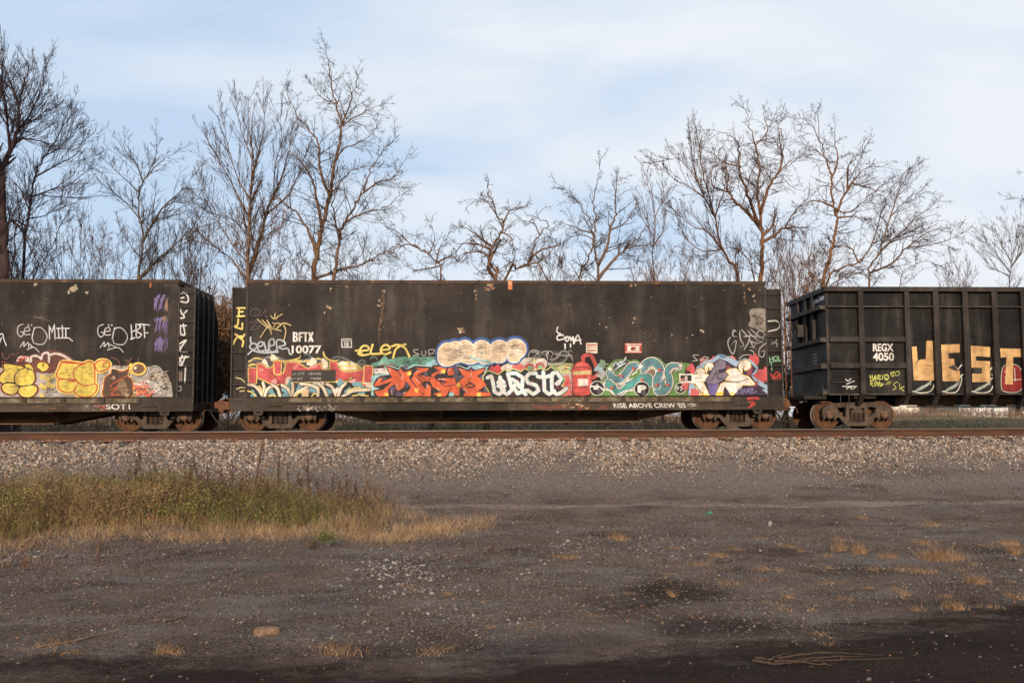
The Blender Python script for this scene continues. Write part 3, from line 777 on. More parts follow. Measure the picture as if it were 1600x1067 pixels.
# ---- ribbed gondola at the right
M_tub = steel("glossy_black_tub", (0.0065, 0.0058, 0.0056, 1), (0.0145, 0.0125, 0.0115, 1), streak=0.5, rough=0.45)
M_tubrib = steel("tub_rib_black", (0.021, 0.017, 0.015, 1), (0.040, 0.032, 0.028, 1), streak=0.4, rough=0.5)
M_band = noisy("scuffed_band", [(0.35, (0.03, 0.026, 0.024, 1)), (0.6, (0.075, 0.06, 0.05, 1)), (0.75, (0.22, 0.15, 0.10, 1))], 5, (0.5, 1, 1), rough=0.6)
X3 = xat(1295); X3E = X3+15.6
Z3T, Z3TB, Z3B = zat(448, 1330), zat(455.0, 1330), zat(615, 1330)
PY3 = FY+0.14                     # recessed panels between the ribs
def ribbed():
    car = empty("trash_gondola", ((X3+X3E)/2, TRK2, RAIL), 'black open-top gondola with upright ribs, numbered 4050', "freight car", "freight cars coupled in a train")
    by = 2*TRK2-PY3
    b = MB(); b.box(X3, X3E, PY3, PY3+0.02, Z3B, Z3TB); b.build("side_panel", M_tub, car)
    b = MB(); b.box(X3, X3E, by-0.02, by, Z3B, Z3TB); b.build("side_panel", M_tub, car)
    b = MB()
    b.box(X3-0.10, X3E+0.1, FY-0.02, PY3+0.06, Z3TB, Z3T); b.box(X3-0.10, X3E+0.1, by-0.06, BY+0.02, Z3TB, Z3T)
    b.box(X3-0.10, X3+0.08, PY3+0.06, by-0.06, Z3TB, Z3T-0.003); b.box(X3E-0.08, X3E+0.1, PY3+0.06, by-0.06, Z3TB, Z3T-0.003)
    b.build("top_chord", M_tubrib, car)
    pxs = [(1343, 1351), (1415.5, 1422.5), (1460.5, 1469), (1506.5, 1515), (1552.5, 1561), (1598, 1607)]
    ribs = [(xat(a), xat(b_)) for a, b_ in pxs]
    st = ribs[-1][0]-ribs[-2][0]
    while ribs[-1][0] < X3E-1.6: ribs.append((ribs[-1][0]+st, ribs[-1][1]+st))
    zb2 = zat(631.5, 1400)
    for x0, x1 in ribs:
        for y0, y1 in ((FY, PY3), (by, BY)):
            b = MB(); b.box(x0, x1, y0, y1, Z3B, Z3TB)
            ysgn = 1 if y0 == FY else -1
            yo, yi = (FY, PY3) if ysgn > 0 else (BY, by)
            b.prism_x([(yo, Z3B-0.001), (yi+ysgn*0.30, Z3B-0.001), (yi+ysgn*0.45, zb2), (yo+ysgn*0.30, zb2)], x0+0.01, x1-0.01)
            b.build("side_rib", M_tubrib, car)
    # corner post
    b = MB(); b.box(X3-0.02, X3+0.06, PY3-0.012, PY3, Z3B, Z3TB); b.build("corner_post", M_tubrib, car)
    zb = lambda py: zat(py, 1330)
    r0, r1, r2 = X3, ribs[0][0], ribs[1][0]
    b = MB()
    b.prism_x([(PY3, zb(476.5)), (FY+0.02, zb(478)), (FY+0.02, zb(479.6)), (PY3, zb(479.6))], X3, ribs[-1][0])
    b.build("side_band", M_band, car)
    for y0, y1 in ((526, 533.5), (567, 575)):
        b = MB(); b.box(r0+0.062, ribs[0][0]-0.001, FY+0.03, PY3, zb(y1), zb(y0)); b.box(ribs[0][1]+0.001, r2-0.001, FY+0.03, PY3, zb(y1), zb(y0))
        b.build("side_band", M_tubrib, car)
    b = MB(); b.box(X3, X3E, PY3-0.02, PY3+0.05, Z3B-0.035, Z3B); b.box(X3, X3E, by-0.05, by+0.02, Z3B-0.035, Z3B); b.build_each("bottom_flange", M_band, car)
    # end wall: sheet, four proud belts, uprights
    for e, x in ((-1, X3), (1, X3E)):
        b = MB(); b.box(x-0.012, x+0.012, PY3+0.021, by-0.021, Z3B, Z3TB); b.build("end_wall", M_tub, car)
        b = MB()
        for y0, y1 in ((476, 482), (526.5, 533), (567, 575), (608, 616)):
            b.box(min(x+e*0.012, x+e*0.20), max(x+e*0.012, x+e*0.20), PY3+0.02, by-0.02, zb(y1), zb(y0))
        b.build_each("end_belt", M_band, car)
        b = MB()
        for q in (0.30, 0.50, 0.72):
            yy = PY3+(by-PY3)*q; b.box(min(x+e*0.012, x+e*0.10), max(x+e*0.012, x+e*0.10), yy-0.05, yy+0.05, zb(526), Z3TB)
        b.build_each("end_upright", M_tubrib, car)
        if e < 0:
            b = MB(); b.box(x-0.016, x-0.0125, PY3+0.10, PY3+0.42, zb(466), zb(460)); b.box(x-0.016, x-0.0125, PY3+0.50, PY3+0.80, zb(467), zb(461.5)); b.build_each("reflector", mat("white_reflector", (0.55, 0.53, 0.50, 1), 0.5), car)
            b = MB()
            for k_ in range(4): b.box(x-0.016, x-0.0125, PY3+0.75, PY3+1.1-0.08*(k_ % 2), zb(550+k_*5), zb(548+k_*5))
            b.build("stencil_lettering", mat("faded_stencil", (0.22, 0.21, 0.20, 1), 0.7), car)
        # end platform, hand brake and ladder on the far corner
        b = MB(); xp = x+e*0.75
        b.box(min(x+e*0.02, xp), max(x+e*0.02, xp), PY3+0.1, by-0.1, Z3B-0.16, Z3B-0.05); b.build("end_platform", M_under, car)
        b = MB()
        for yy in (by-0.25, by-0.75):
            b.tube([(x+e*0.34, yy, Z3B-0.06), (x+e*0.34, yy, Z3TB-0.15)], 0.02, 6)
        for k in range(8):
            zz = Z3B+0.15+k*0.4; b.tube([(x+e*0.34, by-0.25, zz), (x+e*0.34, by-0.75, zz)], 0.014, 6)
        b.build("end_ladder", M_coupler, car)
        b = MB(); zc = zb(506)
        ring = [(x+e*0.34, by-1.15+0.27*math.cos(a), zc+0.27*math.sin(a)) for a in np.linspace(0, 2*math.pi, 25)]
        b.tube(ring, 0.018, 6, False)
        for a in (0.3, 2.4, 4.5): b.tube([(x+e*0.34, by-1.15, zc), (x+e*0.34, by-1.15+0.27*math.cos(a), zc+0.27*math.sin(a))], 0.014, 5)
        b.box(min(x+e*0.1, x+e*0.3), max(x+e*0.1, x+e*0.3), by-1.3, by-1.0, zc-0.22, zc+0.2)
        b.build("hand_brake", M_rung, car)
        b = MB(); b.tube([(x+e*0.2, PY3-0.06, Z3B-0.05), (x+e*0.2, PY3-0.06, Z3B+0.28)], 0.013, 6)
        b.tube([(x-e*0.03, PY3-0.06, zb(597)), (x-e*0.55, PY3-0.06, zb(597))], 0.013, 6); b.tube([(x-e*0.03, PY3-0.06, zb(567)), (x-e*0.45, PY3-0.06, zb(567))], 0.016, 6)
        b.build_each("grab_iron", M_rung, car)
        coupler(car, xp, e, RAIL+0.86)
    b = MB()
    hx = X3+0.38
    b.tube([(hx, PY3-0.02, Z3B), (hx, PY3-0.02, Z3B-0.36), (hx+0.28, PY3-0.02, Z3B-0.36), (hx+0.28, PY3-0.02, Z3B)], 0.014, 6)
    b.build("sill_step", M_rung, car)
    b = MB(); b.box(X3+0.05, X3E-0.05, PY3+0.06, by-0.06, Z3B+0.02, Z3B+0.08); b.build("floor", M_under, car)
    zc = zat(632, 1400, TRK2-0.4)
    x0 = xat(1398, 620, TRK2-0.4)
    b = MB(); b.box(x0, X3E-2.6, TRK2-0.42, TRK2+0.42, zc, Z3B+0.018); b.build("center_sill", M_fish, car)
    b = MB(); b.box(X3+0.1, x0-0.003, TRK2-0.35, TRK2+0.35, Z3B-0.30, Z3B+0.018); b.box(X3E-2.597, X3E-0.1, TRK2-0.35, TRK2+0.35, Z3B-0.30, Z3B+0.018)
    b.prism_x([(PY3+0.12, Z3B+0.015), (TRK2-0.36, Z3B+0.015), (TRK2-0.36, Z3B-0.22), (PY3+0.12, Z3B-0.14)], xat(1338), xat(1372))
    b.build("body_bolster", M_under, car)
    b = MB(); b.tube([(x0, TRK2-1.1, zc-0.09), (X3E-3, TRK2-1.1, zc-0.09)], 0.022, 6); b.build("train_line_pipe", M_under, car)
    put_truck(car, xat(1335, 650, TRK2-0.9)); put_truck(car, X3E-1.6)
    return car
CAR3 = ribbed()
# ---------------------------------------------------------------- trees and brush
def bark(name, lo, hi): return noisy(name, [(0.3, lo), (0.7, hi)], 5, (1, 1, 0.35), rough=0.95, bump=0.5, bscale=18, fine=(30, 0.75, 1.2))
BK_brown = bark("bark_brown", (0.10, 0.056, 0.033, 1), (0.20, 0.115, 0.068, 1))
BK_warm = bark("bark_warm", (0.105, 0.051, 0.026, 1), (0.22, 0.108, 0.053, 1))
BK_grey = bark("bark_grey", (0.075, 0.055, 0.042, 1), (0.15, 0.11, 0.085, 1))
BK_dark = bark("bark_dark", (0.035, 0.022, 0.022, 1), (0.075, 0.045, 0.040, 1))
TW_brown = mat("twig_brown", (0.070, 0.040, 0.027, 1), 0.95, 0, 0.1)
TW_grey = mat("twig_grey", (0.058, 0.039, 0.031, 1), 0.95, 0, 0.1)
TW_dark = mat("twig_dark", (0.050, 0.032, 0.034, 1), 0.95, 0, 0.1)
TW_red = mat("twig_red", (0.105, 0.060, 0.044, 1), 0.95, 0, 0.1)
LF_rust = mat("dry_leaf", (0.26, 0.10, 0.04, 1), 0.9, 0, 0.1)
BR_a = mat('brush_tan', (0.24, 0.165, 0.11, 1), 0.95, 0, 0.1); BR_b = mat('brush_brown', (0.15, 0.09, 0.06, 1), 0.95, 0, 0.1); BR_c = mat('brush_grey', (0.19, 0.15, 0.125, 1), 0.95, 0, 0.1)
LF_tan = mat('withered_leaf', (0.17, 0.10, 0.055, 1), 0.9, 0, 0.1)
LF_seed = mat("seed_cluster", (0.10, 0.03, 0.022, 1), 0.9, 0, 0.1)
LF_green = mat("evergreen_leaf", (0.035, 0.045, 0.018, 1), 0.9, 0, 0.1)

def ZA(*p): return [(x/2.5, 60+y/2.5) for x, y in p]
def ZB(*p): return [(600+x/2.736, 60+y/2.736) for x, y in p]
def ZC(*p): return [(1000+x/2.667, 130+y/2.667) for x, y in p]

def unit(v): return v/(np.linalg.norm(v, axis=-1, keepdims=True)+1e-9)
def catmull(P, n_per):
    P = np.asarray(P, float)
    if len(P) < 3:
        t = np.linspace(0, 1, n_per+1)[:, None]; return P[0]*(1-t)+P[-1]*t
    Q = np.vstack([2*P[0]-P[1], P, 2*P[-1]-P[-2]]); out_ = []
    for i in range(1, len(Q)-2):
        p0, p1, p2, p3 = Q[i-1:i+3]
        for t in np.linspace(0, 1, n_per, endpoint=False):
            out_.append(0.5*((2*p1)+(-p0+p2)*t+(2*p0-5*p1+4*p2-p3)*t*t+(-p0+3*p1-3*p2+p3)*t**3))
    out_.append(P[-1]); return np.array(out_)

def grow(S, D, Ln, R0, n, r_, upk, wig, droop=0.0, flat=1.0):
    "grow B branches of n points from starts S along D: length Ln, base radius R0"
    B = len(S); P = np.empty((B, n, 3)); P[:, 0] = S; d = unit(D.copy())
    for i in range(1, n):
        d = d + r_.normal(0, wig, (B, 3)); d[:, 2] += upk - droop*i/n; d[:, 1] *= flat; d = unit(d)
        P[:, i] = P[:, i-1] + d*(Ln/(n-1))[:, None]
    Rr = R0[:, None]*np.linspace(1, 0.45, n)[None]
    return P, Rr
def sprout(P, Rr, k, a_lo, a_hi, f_lo, r_, l_lo, l_hi, tipshort=0.5, rk=0.6, flat=1.0):
    "k children per branch at random points along it"
    B, n, _ = P.shape
    f = r_.uniform(f_lo, 1.0, (B, k)); idx = f*(n-1); i0 = np.minimum(idx.astype(int), n-2); t = idx-i0
    bi = np.arange(B)[:, None]
    S = P[bi, i0]*(1-t)[..., None] + P[bi, i0+1]*t[..., None]
    T = unit(P[bi, i0+1]-P[bi, i0])
    rnd = unit(np.cross(T, r_.normal(0, 1, (B, k, 3))))
    rnd[..., 1] *= flat
    rnd = unit(rnd)
    a = r_.uniform(a_lo, a_hi, (B, k))
    D = T*np.cos(a)[..., None] + rnd*np.sin(a)[..., None]
    full = np.linalg.norm(np.diff(P, axis=1), axis=2).sum(1)
    Ln = full[:, None]*r_.uniform(l_lo, l_hi, (B, k))*(1-tipshort*f)
    R0 = (Rr[bi, i0])*rk
    return S.reshape(-1, 3), D.reshape(-1, 3), Ln.ravel(), R0.ravel()

STYLE = {  # spacing, first length, angles, upward pull, wiggle, children, grandchildren
 'oak':     dict(sp=0.23, L=(0.7, 2.5), a=(0.5, 1.15), up=0.02, wig=0.17, k2=6, k3=3, mr=0.0066),
 'gnarl':   dict(sp=0.22, L=(0.6, 1.8), a=(0.6, 1.3), up=0.02, wig=0.30, k2=6, k3=3, mr=0.0068),
 'upright': dict(sp=0.24, L=(1.0, 3.0), a=(0.28, 0.62), up=0.09, wig=0.06, k2=5, k3=3, mr=0.0066),
 'willow':  dict(sp=0.15, L=(1.0, 2.9), a=(0.35, 0.8), up=0.10, wig=0.10, k2=7, k3=3, mr=0.0062),
 'fine':    dict(sp=0.22, L=(0.9, 2.6), a=(0.40, 0.9), up=0.07, wig=0.11, k2=7, k3=3, mr=0.0062),
}
def tree(name, label, Y, limbs, style, bk, tw, seed, group=None, leaves=None, cat="tree", spread=1.0, dens=1.0):
    r_ = np.random.default_rng(seed); st = STYLE[style]
    done = []                                         # (px array, 3d array)
    b0 = limbs[0][0][0]
    base = W(b0[0], b0[1], Y); base = np.array([base.x, Y, float(gz(base.x, Y))])
    T = empty(name, tuple(base), label, cat, group)
    Vs, Fs, off = [], [], 0
    main = []
    for li, (pts, r0, r1) in enumerate(limbs):
        kk = 1.12 if style in ('oak', 'gnarl') else 1.0; r0 *= (0.98 if li == 0 else 0.95)*kk; r1 *= 0.85*kk
        pts = np.array(pts, float); ys = Y; 
        bestd = 1e9; j = None; rp = None
        for (dpx, d3, dr) in done:
            dd = np.hypot(*(dpx-pts[0]).T); k = dd.argmin()
            if dd[k] < bestd: bestd, j, rp = dd[k], d3[k], dr[k]
        joined = li > 0 and bestd < 16
        if joined: ys = j[1]
        drift = 0 if li == 0 else r_.uniform(-0.55, 0.55)*spread
        seg = np.concatenate([[0], np.cumsum(np.hypot(*np.diff(pts, axis=0).T))]); mlen = seg[-1]/30.0
        P = []
        for (px, py), s_ in zip(pts, seg/30.0):
            w = W(px, py, ys+drift*s_); P.append([w.x, w.y, w.z])
        P = np.array(P)
        if joined: P[0] = j
        pre = 0
        if not joined:                               # continue the stem down to the ground, leaning as it leans
            d = P[0]-P[1]; g = float(gz(P[0][0], P[0][1]))
            k = (P[0][2]-g+0.15)/max(-d[2], 0.3)
            foot = P[0]+np.array([d[0]*k*0.35, 0, 0]); foot[2] = g-0.15
            P = np.vstack([foot, P]); pre = 1
        C = catmull(P, 5)
        sg = np.concatenate([[0], np.cumsum(np.linalg.norm(np.diff(C, axis=0), axis=1))])
        wob = 0.035 if style in ('gnarl', 'oak') else 0.02
        C[1:-1] += r_.normal(0, wob, (len(C)-2, 3))*np.minimum(1, sg[1:-1]/2)[:, None]
        rr = r0 + (r1-r0)*(sg/sg[-1])**0.9
        if pre: rr = rr + r0*0.35*np.exp(-sg/0.5)
        V, F = tubes(C[None], rr[None], 8 if r0 > 0.07 else 5)
        Vs.append(V); Fs.append(F+off); off += len(V)
        pxs = np.array([PX(*c) for c in C]); done.append((pxs, C, rr))
        main.append((C, rr, sg, pre))
    npmesh("trunk", np.vstack(Vs), np.vstack(Fs), bk, T, smooth=True)
    # first-order branches along every limb, thinner and shorter to the tips
    S, D, Ln, R0 = [], [], [], []
    lo, hi = st['L']
    for C, rr, sg, pre in main:
        tot = sg[-1]; z0 = tot*(0.12 if not pre else 0.0)
        n = max(3, int(tot/st['sp']*dens*1.15))
        for s_ in r_.uniform(z0, tot, n):
            i = min(np.searchsorted(sg, s_), len(C)-1); i = max(i, 1); t = (s_-sg[i-1])/(sg[i]-sg[i-1]+1e-9)
            p = C[i-1]*(1-t)+C[i]*t
            if p[2] < base[2]+(0.4 if dens > 1.3 else 2.6): continue
            T_ = unit(C[i]-C[i-1]); rad = rr[i]
            u = unit(np.cross(T_, r_.normal(0, 1, 3))); u[1] *= 0.75; u = unit(u)
            a = r_.uniform(*st['a'])
            S.append(p); D.append(T_*math.cos(a)+u*math.sin(a)); f = s_/tot
            Ln.append((hi+(lo-hi)*f)*r_.uniform(0.45, 1.15)*min(1, 0.45+tot/6)); R0.append(min(rad*0.55, 0.024)*r_.uniform(0.5, 1.0))
        # the limb's own tip fans out
        for q in range(2):
            d = unit(C[-1]-C[-3])+r_.normal(0, 0.3, 3); S.append(C[-1]); D.append(d); Ln.append(lo*r_.uniform(0.8, 1.6)); R0.append(rr[-1]*0.8)
    S, D, Ln, R0 = np.array(S), np.array(D), np.array(Ln), np.maximum(np.array(R0), st['mr']*1.25)
    P1, R1 = grow(S, D, Ln, R0, 7, r_, st['up'], st['wig'])
    R1 = np.maximum(R1, st['mr'])
    S, D, L2, R2 = sprout(P1, R1, st['k2'], st['a'][0], st['a'][1], 0.08, r_, 0.28, 0.62, 0.55)
    P2, R2 = grow(S, D, L2, np.maximum(R2, st['mr']), 5, r_, st['up'], st['wig']*0.9); R2 = np.maximum(R2, st['mr']*0.8)
    S, D, L3, R3 = sprout(P2, R2, st['k3'], st['a'][0], st['a'][1], 0.2, r_, 0.3, 0.7)
    P3, R3 = grow(S, D, L3, R3*0+st['mr']*0.75, 3, r_, st['up'], st['wig']); R3 = R3*0+np.linspace(st['mr']*0.75, st['mr']*0.45, 3)
    Vs, Fs, off = [], [], 0
    for P, Rr, k in ((P1, R1, 4), (P2, R2, 3), (P3, R3, 3)):
        V, F = tubes(P, Rr, k); Vs.append(V); Fs.append(F+off); off += len(V)
    npmesh("crown", np.vstack(Vs), np.vstack(Fs), tw, T)
    if leaves:
        lm, frac, size, nm, zr = leaves
        tips = P3[:, -1]; tips = tips[r_.random(len(tips)) < frac]
        if zr is not None:
            w_ = np.clip((zr[1]-tips[:, 2])/(zr[1]-zr[0]), 0, 1) if zr[1] > zr[0] else np.clip((tips[:, 2]-zr[1])/(zr[0]-zr[1]), 0, 1)
            tips = tips[r_.random(len(tips)) < w_]
        n = len(tips)
        q = np.array([(-1, 0, 0), (0, -0.55, 0.1), (1, 0, 0), (0, 0.55, 0.1)])
        global rng
        V = np.einsum('nij,nkj->nki', rot_mats(n), q[None]*r_.uniform(size*0.6, size*1.4, (n, 1, 1))) + (tips+r_.normal(0, size*0.8, (n, 3)))[:, None]
        npmesh(nm, V.reshape(-1, 3), np.arange(n*4).reshape(-1, 4), lm, T)
    return T

tree("bare_willow", 'tall shaggy bare tree at the left edge with a stout dark trunk', 31, [
    (ZA((18, 945), (14, 800), (8, 660), (2, 520)), 0.26, 0.17),
    (ZA((2, 530), (38, 440), (70, 360), (76, 260), (92, 190), (112, 118)), 0.12, 0.02),
    (ZA((38, 440), (80, 395), (130, 398), (192, 412)), 0.06, 0.02),
    (ZA((70, 360), (120, 290), (160, 210), (172, 130)), 0.05, 0.012),
    (ZA((76, 260), (50, 200), (30, 140), (10, 100)), 0.05, 0.012),
    (ZA((40, 440), (30, 340), (20, 230), (-20, 120)), 0.07, 0.015),
    (ZA((72, 350), (110, 330), (160, 300), (195, 250)), 0.035, 0.01),
    (ZA((12, 745), (45, 715), (80, 745), (110, 800)), 0.06, 0.03),
    (ZA((-60, 945), (-50, 700), (-40, 500), (-15, 330), (5, 200), (12, 90)), 0.18, 0.02)],
    'willow', BK_dark, TW_dark, 1)
tree("bare_tree", 'slender bare tree with arching side branches next to the stout dark trunk', 33, [
    (ZA((90, 945), (100, 770), (124, 620), (137, 540), (165, 480), (215, 400), (255, 330), (266, 285)), 0.13, 0.012),
    (ZA((124, 622), (200, 592), (270, 570), (345, 515)), 0.04, 0.01),
    (ZA((140, 540), (230, 490), (300, 450), (326, 395)), 0.045, 0.01),
    (ZA((105, 740), (62, 712), (20, 722)), 0.06, 0.025),
    (ZA((118, 660), (80, 590), (40, 550), (5, 540)), 0.035, 0.01),
    (ZA((175, 470), (240, 420), (280, 340)), 0.03, 0.01),
    (ZA((130, 945), (158, 890), (198, 820), (228, 750), (262, 690), (290, 650)), 0.06, 0.012),
    (ZA((45, 945), (58, 830), (62, 740), (100, 640)), 0.07, 0.02),
    (ZA((112, 700), (180, 690), (240, 640), (300, 600)), 0.03, 0.008)],
    'willow', BK_dark, TW_dark, 2, dens=0.75)
tree("bare_tree", 'medium bare tree with a forked leaning trunk rising above the end of the left gondola', 36, [
    (ZA((540, 940), (553, 850), (560, 780), (546, 690), (542, 605), (560, 560), (590, 520), (640, 470), (672, 455)), 0.13, 0.012),
    (ZA((558, 800), (600, 715), (642, 655), (705, 600), (750, 545)), 0.07, 0.012),
    (ZA((543, 602), (500, 560), (425, 492)), 0.04, 0.01),
    (ZA((560, 560), (530, 485), (490, 440)), 0.04, 0.01),
    (ZA((547, 700), (500, 650), (440, 600), (415, 580)), 0.04, 0.01),
    (ZA((545, 938), (600, 880), (690, 800), (745, 745), (790, 690)), 0.07, 0.012),
    (ZA((642, 655), (680, 640), (740, 640), (770, 600)), 0.03, 0.01),
    (ZA((575, 545), (600, 480), (610, 440)), 0.03, 0.01)],
    'fine', BK_grey, TW_grey, 3)
tree("bare_tree", 'straight bare tree with a fan of steeply rising branches behind the joint of two gondolas', 36, [
    (ZA((965, 940), (970, 800), (975, 680), (980, 560), (986, 450), (972, 350), (972, 240)), 0.14, 0.012),
    (ZA((972, 700), (930, 620), (880, 520), (832, 440), (805, 385)), 0.045, 0.01),
    (ZA((975, 640), (930, 550), (895, 440), (868, 310)), 0.04, 0.01),
    (ZA((988, 940), (1010, 800), (1050, 660), (1100, 540), (1130, 430), (1150, 360)), 0.12, 0.012),
    (ZA((1040, 690), (1120, 620), (1165, 540), (1185, 470)), 0.05, 0.01),
    (ZA((980, 560), (1012, 440), (1030, 340), (1028, 240)), 0.05, 0.01),
    (ZA((984, 470), (950, 380), (930, 290), (925, 250)), 0.035, 0.01),
    (ZA((1065, 620), (1075, 500), (1100, 400), (1095, 310)), 0.04, 0.01),
    (ZA((960, 925), (900, 860), (835, 812), (780, 760)), 0.05, 0.012),
    (ZA((962, 890), (890, 780), (820, 640), (790, 560)), 0.04, 0.01),
    (ZA((1010, 800), (960, 760), (900, 700), (850, 690)), 0.035, 0.01)],
    'upright', BK_brown, TW_brown, 4)
tree("bare_tree", 'tallest bare tree, two trunks side by side behind the long numbered gondola', 38, [
    (ZA((1228, 940), (1240, 840), (1265, 720), (1286, 620), (1306, 500), (1326, 420), (1332, 345), (1312, 260), (1292, 180), (1280, 90), (1274, 42)), 0.20, 0.012),
    (ZA((1238, 850), (1212, 770), (1165, 690), (1105, 640), (1035, 590)), 0.085, 0.012),
    (ZA((1262, 735), (1235, 610), (1205, 520), (1150, 460), (1110, 430)), 0.085, 0.012),
    (ZA((1286, 620), (1252, 520), (1242, 410), (1205, 350), (1155, 300), (1122, 200)), 0.075, 0.01),
    (ZA((1330, 350), (1370, 250), (1400, 150)), 0.05, 0.01),
    (ZA((1345, 345), (1400, 300), (1482, 262)), 0.04, 0.01),
    (ZA((1310, 480), (1345, 430), (1420, 400), (1470, 350)), 0.045, 0.01),
    (ZA((1310, 260), (1250, 230), (1220, 180)), 0.03, 0.01),
    (ZA((1308, 940), (1318, 830), (1340, 740), (1376, 670), (1420, 600), (1452, 510), (1500, 440), (1540, 390)), 0.15, 0.012),
    (ZA((1322, 800), (1308, 700), (1300, 640), (1320, 560)), 0.06, 0.015),
    (ZA((1345, 725), (1420, 682), (1500, 665), (1570, 610)), 0.055, 0.01),
    (ZA((1420, 600), (1480, 560), (1540, 540), (1580, 480)), 0.045, 0.01),
    (ZA((1270, 700), (1300, 600), (1370, 520), (1450, 500)), 0.05, 0.01),
    (ZA((1250, 940), (1340, 900), (1420, 880), (1470, 850), (1530, 820), (1590, 780)), 0.075, 0.012)],
    'oak', BK_brown, TW_grey, 5, spread=1.2)
tree("bare_tree", 'low spreading bare tree with drooping side limbs left of the gnarled trees', 35, [
    (ZB((245, 1028), (226, 960), (190, 928), (150, 900), (100, 868)), 0.09, 0.02),
    (ZB((226, 960), (280, 935), (330, 955)), 0.05, 0.012),
    (ZB((150, 900), (100, 880), (50, 900), (0, 920)), 0.04, 0.01),
    (ZB((226, 960), (240, 890), (262, 860)), 0.04, 0.01),
    (ZB((190, 928), (215, 870), (210, 820)), 0.035, 0.01),
    (ZB((230, 980), (150, 990), (90, 970)), 0.04, 0.01),
    (ZB((100, 868), (60, 830), (20, 810)), 0.03, 0.008)],
    'gnarl', BK_brown, TW_grey, 6)
tree("gnarled_tree", 'gnarled bare tree with a crooked S-shaped trunk above the middle of the numbered gondola', 34, [
    (ZB((478, 1028), (484, 995), (452, 955), (466, 890), (500, 830), (512, 790), (482, 750), (466, 700), (442, 640)), 0.13, 0.02),
    (ZB((452, 1028), (446, 980), (466, 920)), 0.10, 0.06),
    (ZB((466, 890), (420, 860), (380, 828), (330, 808)), 0.065, 0.012),
    (ZB((462, 905), (400, 880), (335, 880), (308, 920)), 0.06, 0.012),
    (ZB((452, 945), (420, 915), (360, 918), (320, 950)), 0.05, 0.012),
    (ZB((512, 790), (540, 735), (590, 720)), 0.05, 0.012),
    (ZB((482, 750), (440, 700), (400, 690)), 0.035, 0.01),
    (ZB((500, 830), (540, 850), (555, 890)), 0.04, 0.012)],
    'gnarl', BK_brown, TW_brown, 7)
tree("gnarled_tree", 'leaning bare tree with a hooked top, right of the S-shaped trunk', 34.5, [
    (ZB((515, 1028), (570, 990), (630, 940), (636, 880), (666, 840), (702, 792), (660, 768)), 0.11, 0.02),
    (ZB((630, 940), (680, 902), (742, 882), (708, 848)), 0.055, 0.012),
    (ZB((590, 975), (655, 962), (690, 1020)), 0.055, 0.03),
    (ZB((540, 1010), (560, 930), (540, 880)), 0.035, 0.01),
    (ZB((666, 840), (640, 790), (600, 780)), 0.035, 0.01),
    (ZB((655, 962), (700, 930), (720, 905)), 0.035, 0.01)],
    'gnarl', BK_brown, TW_brown, 8)
tree("bare_tree", 'bare tree with three wavy stems spreading like a vase right of the leaning hooked tree', 36, [
    (ZB((918, 1028), (906, 940), (898, 860), (904, 790), (896, 700), (912, 620), (920, 555)), 0.12, 0.012),
    (ZB((840, 1028), (860, 970), (888, 900), (890, 820), (870, 760), (830, 700), (778, 645)), 0.09, 0.012),
    (ZB((915, 985), (950, 900), (966, 820), (992, 750), (985, 690), (1000, 585)), 0.075, 0.012),
    (ZB((922, 1028), (970, 960), (1030, 900), (1080, 860), (1122, 790)), 0.085, 0.012),
    (ZB((1030, 900), (1110, 885)), 0.04, 0.012),
    (ZB((890, 830), (820, 810), (765, 790)), 0.035, 0.01),
    (ZB((966, 820), (1030, 790), (1070, 730)), 0.035, 0.01),
    (ZB((900, 860), (850, 840), (800, 850)), 0.03, 0.01)],
    'oak', BK_brown, TW_grey, 9)
tree("bare_sapling", 'thin reddish sapling with one straight stem left of the seed-hung tree', 37, [
    (ZB((1158, 1028), (1146, 940), (1156, 850), (1156, 740), (1132, 640), (1124, 575)), 0.07, 0.01),
    (ZB((1156, 850), (1110, 780), (1090, 720)), 0.03, 0.008),
    (ZB((1156, 760), (1190, 690), (1195, 640)), 0.03, 0.008),
    (ZB((1150, 880), (1190, 830), (1200, 780)), 0.025, 0.008)],
    'upright', BK_warm, TW_red, 10, leaves=(LF_rust, 0.05, 0.05, "dry_leaves", None))
tree("bare_tree", 'many-stemmed bare tree hung with dark red seed clusters at the right', 37, [
    (ZC((410, 820), (370, 740), (332, 660), (310, 560), (270, 480), (220, 385), (165, 320), (112, 322)), 0.13, 0.012),
    (ZC((345, 695), (280, 620), (220, 595), (132, 520)), 0.055, 0.01),
    (ZC((312, 560), (285, 460), (262, 370), (240, 225)), 0.055, 0.01),
    (ZC((270, 480), (200, 430), (140, 400), (100, 360)), 0.04, 0.01),
    (ZC((310, 560), (345, 460), (360, 380)), 0.045, 0.01),
    (ZC((475, 820), (460, 750), (420, 700), (360, 688), (280, 720)), 0.08, 0.012),
    (ZC((340, 690), (270, 700), (200, 660), (160, 600)), 0.04, 0.01),
    (ZC((250, 440), (220, 330), (210, 230)), 0.035, 0.01)],
    'upright', BK_warm, TW_brown, 11, leaves=(LF_seed, 0.07, 0.055, "seed_clusters", None))
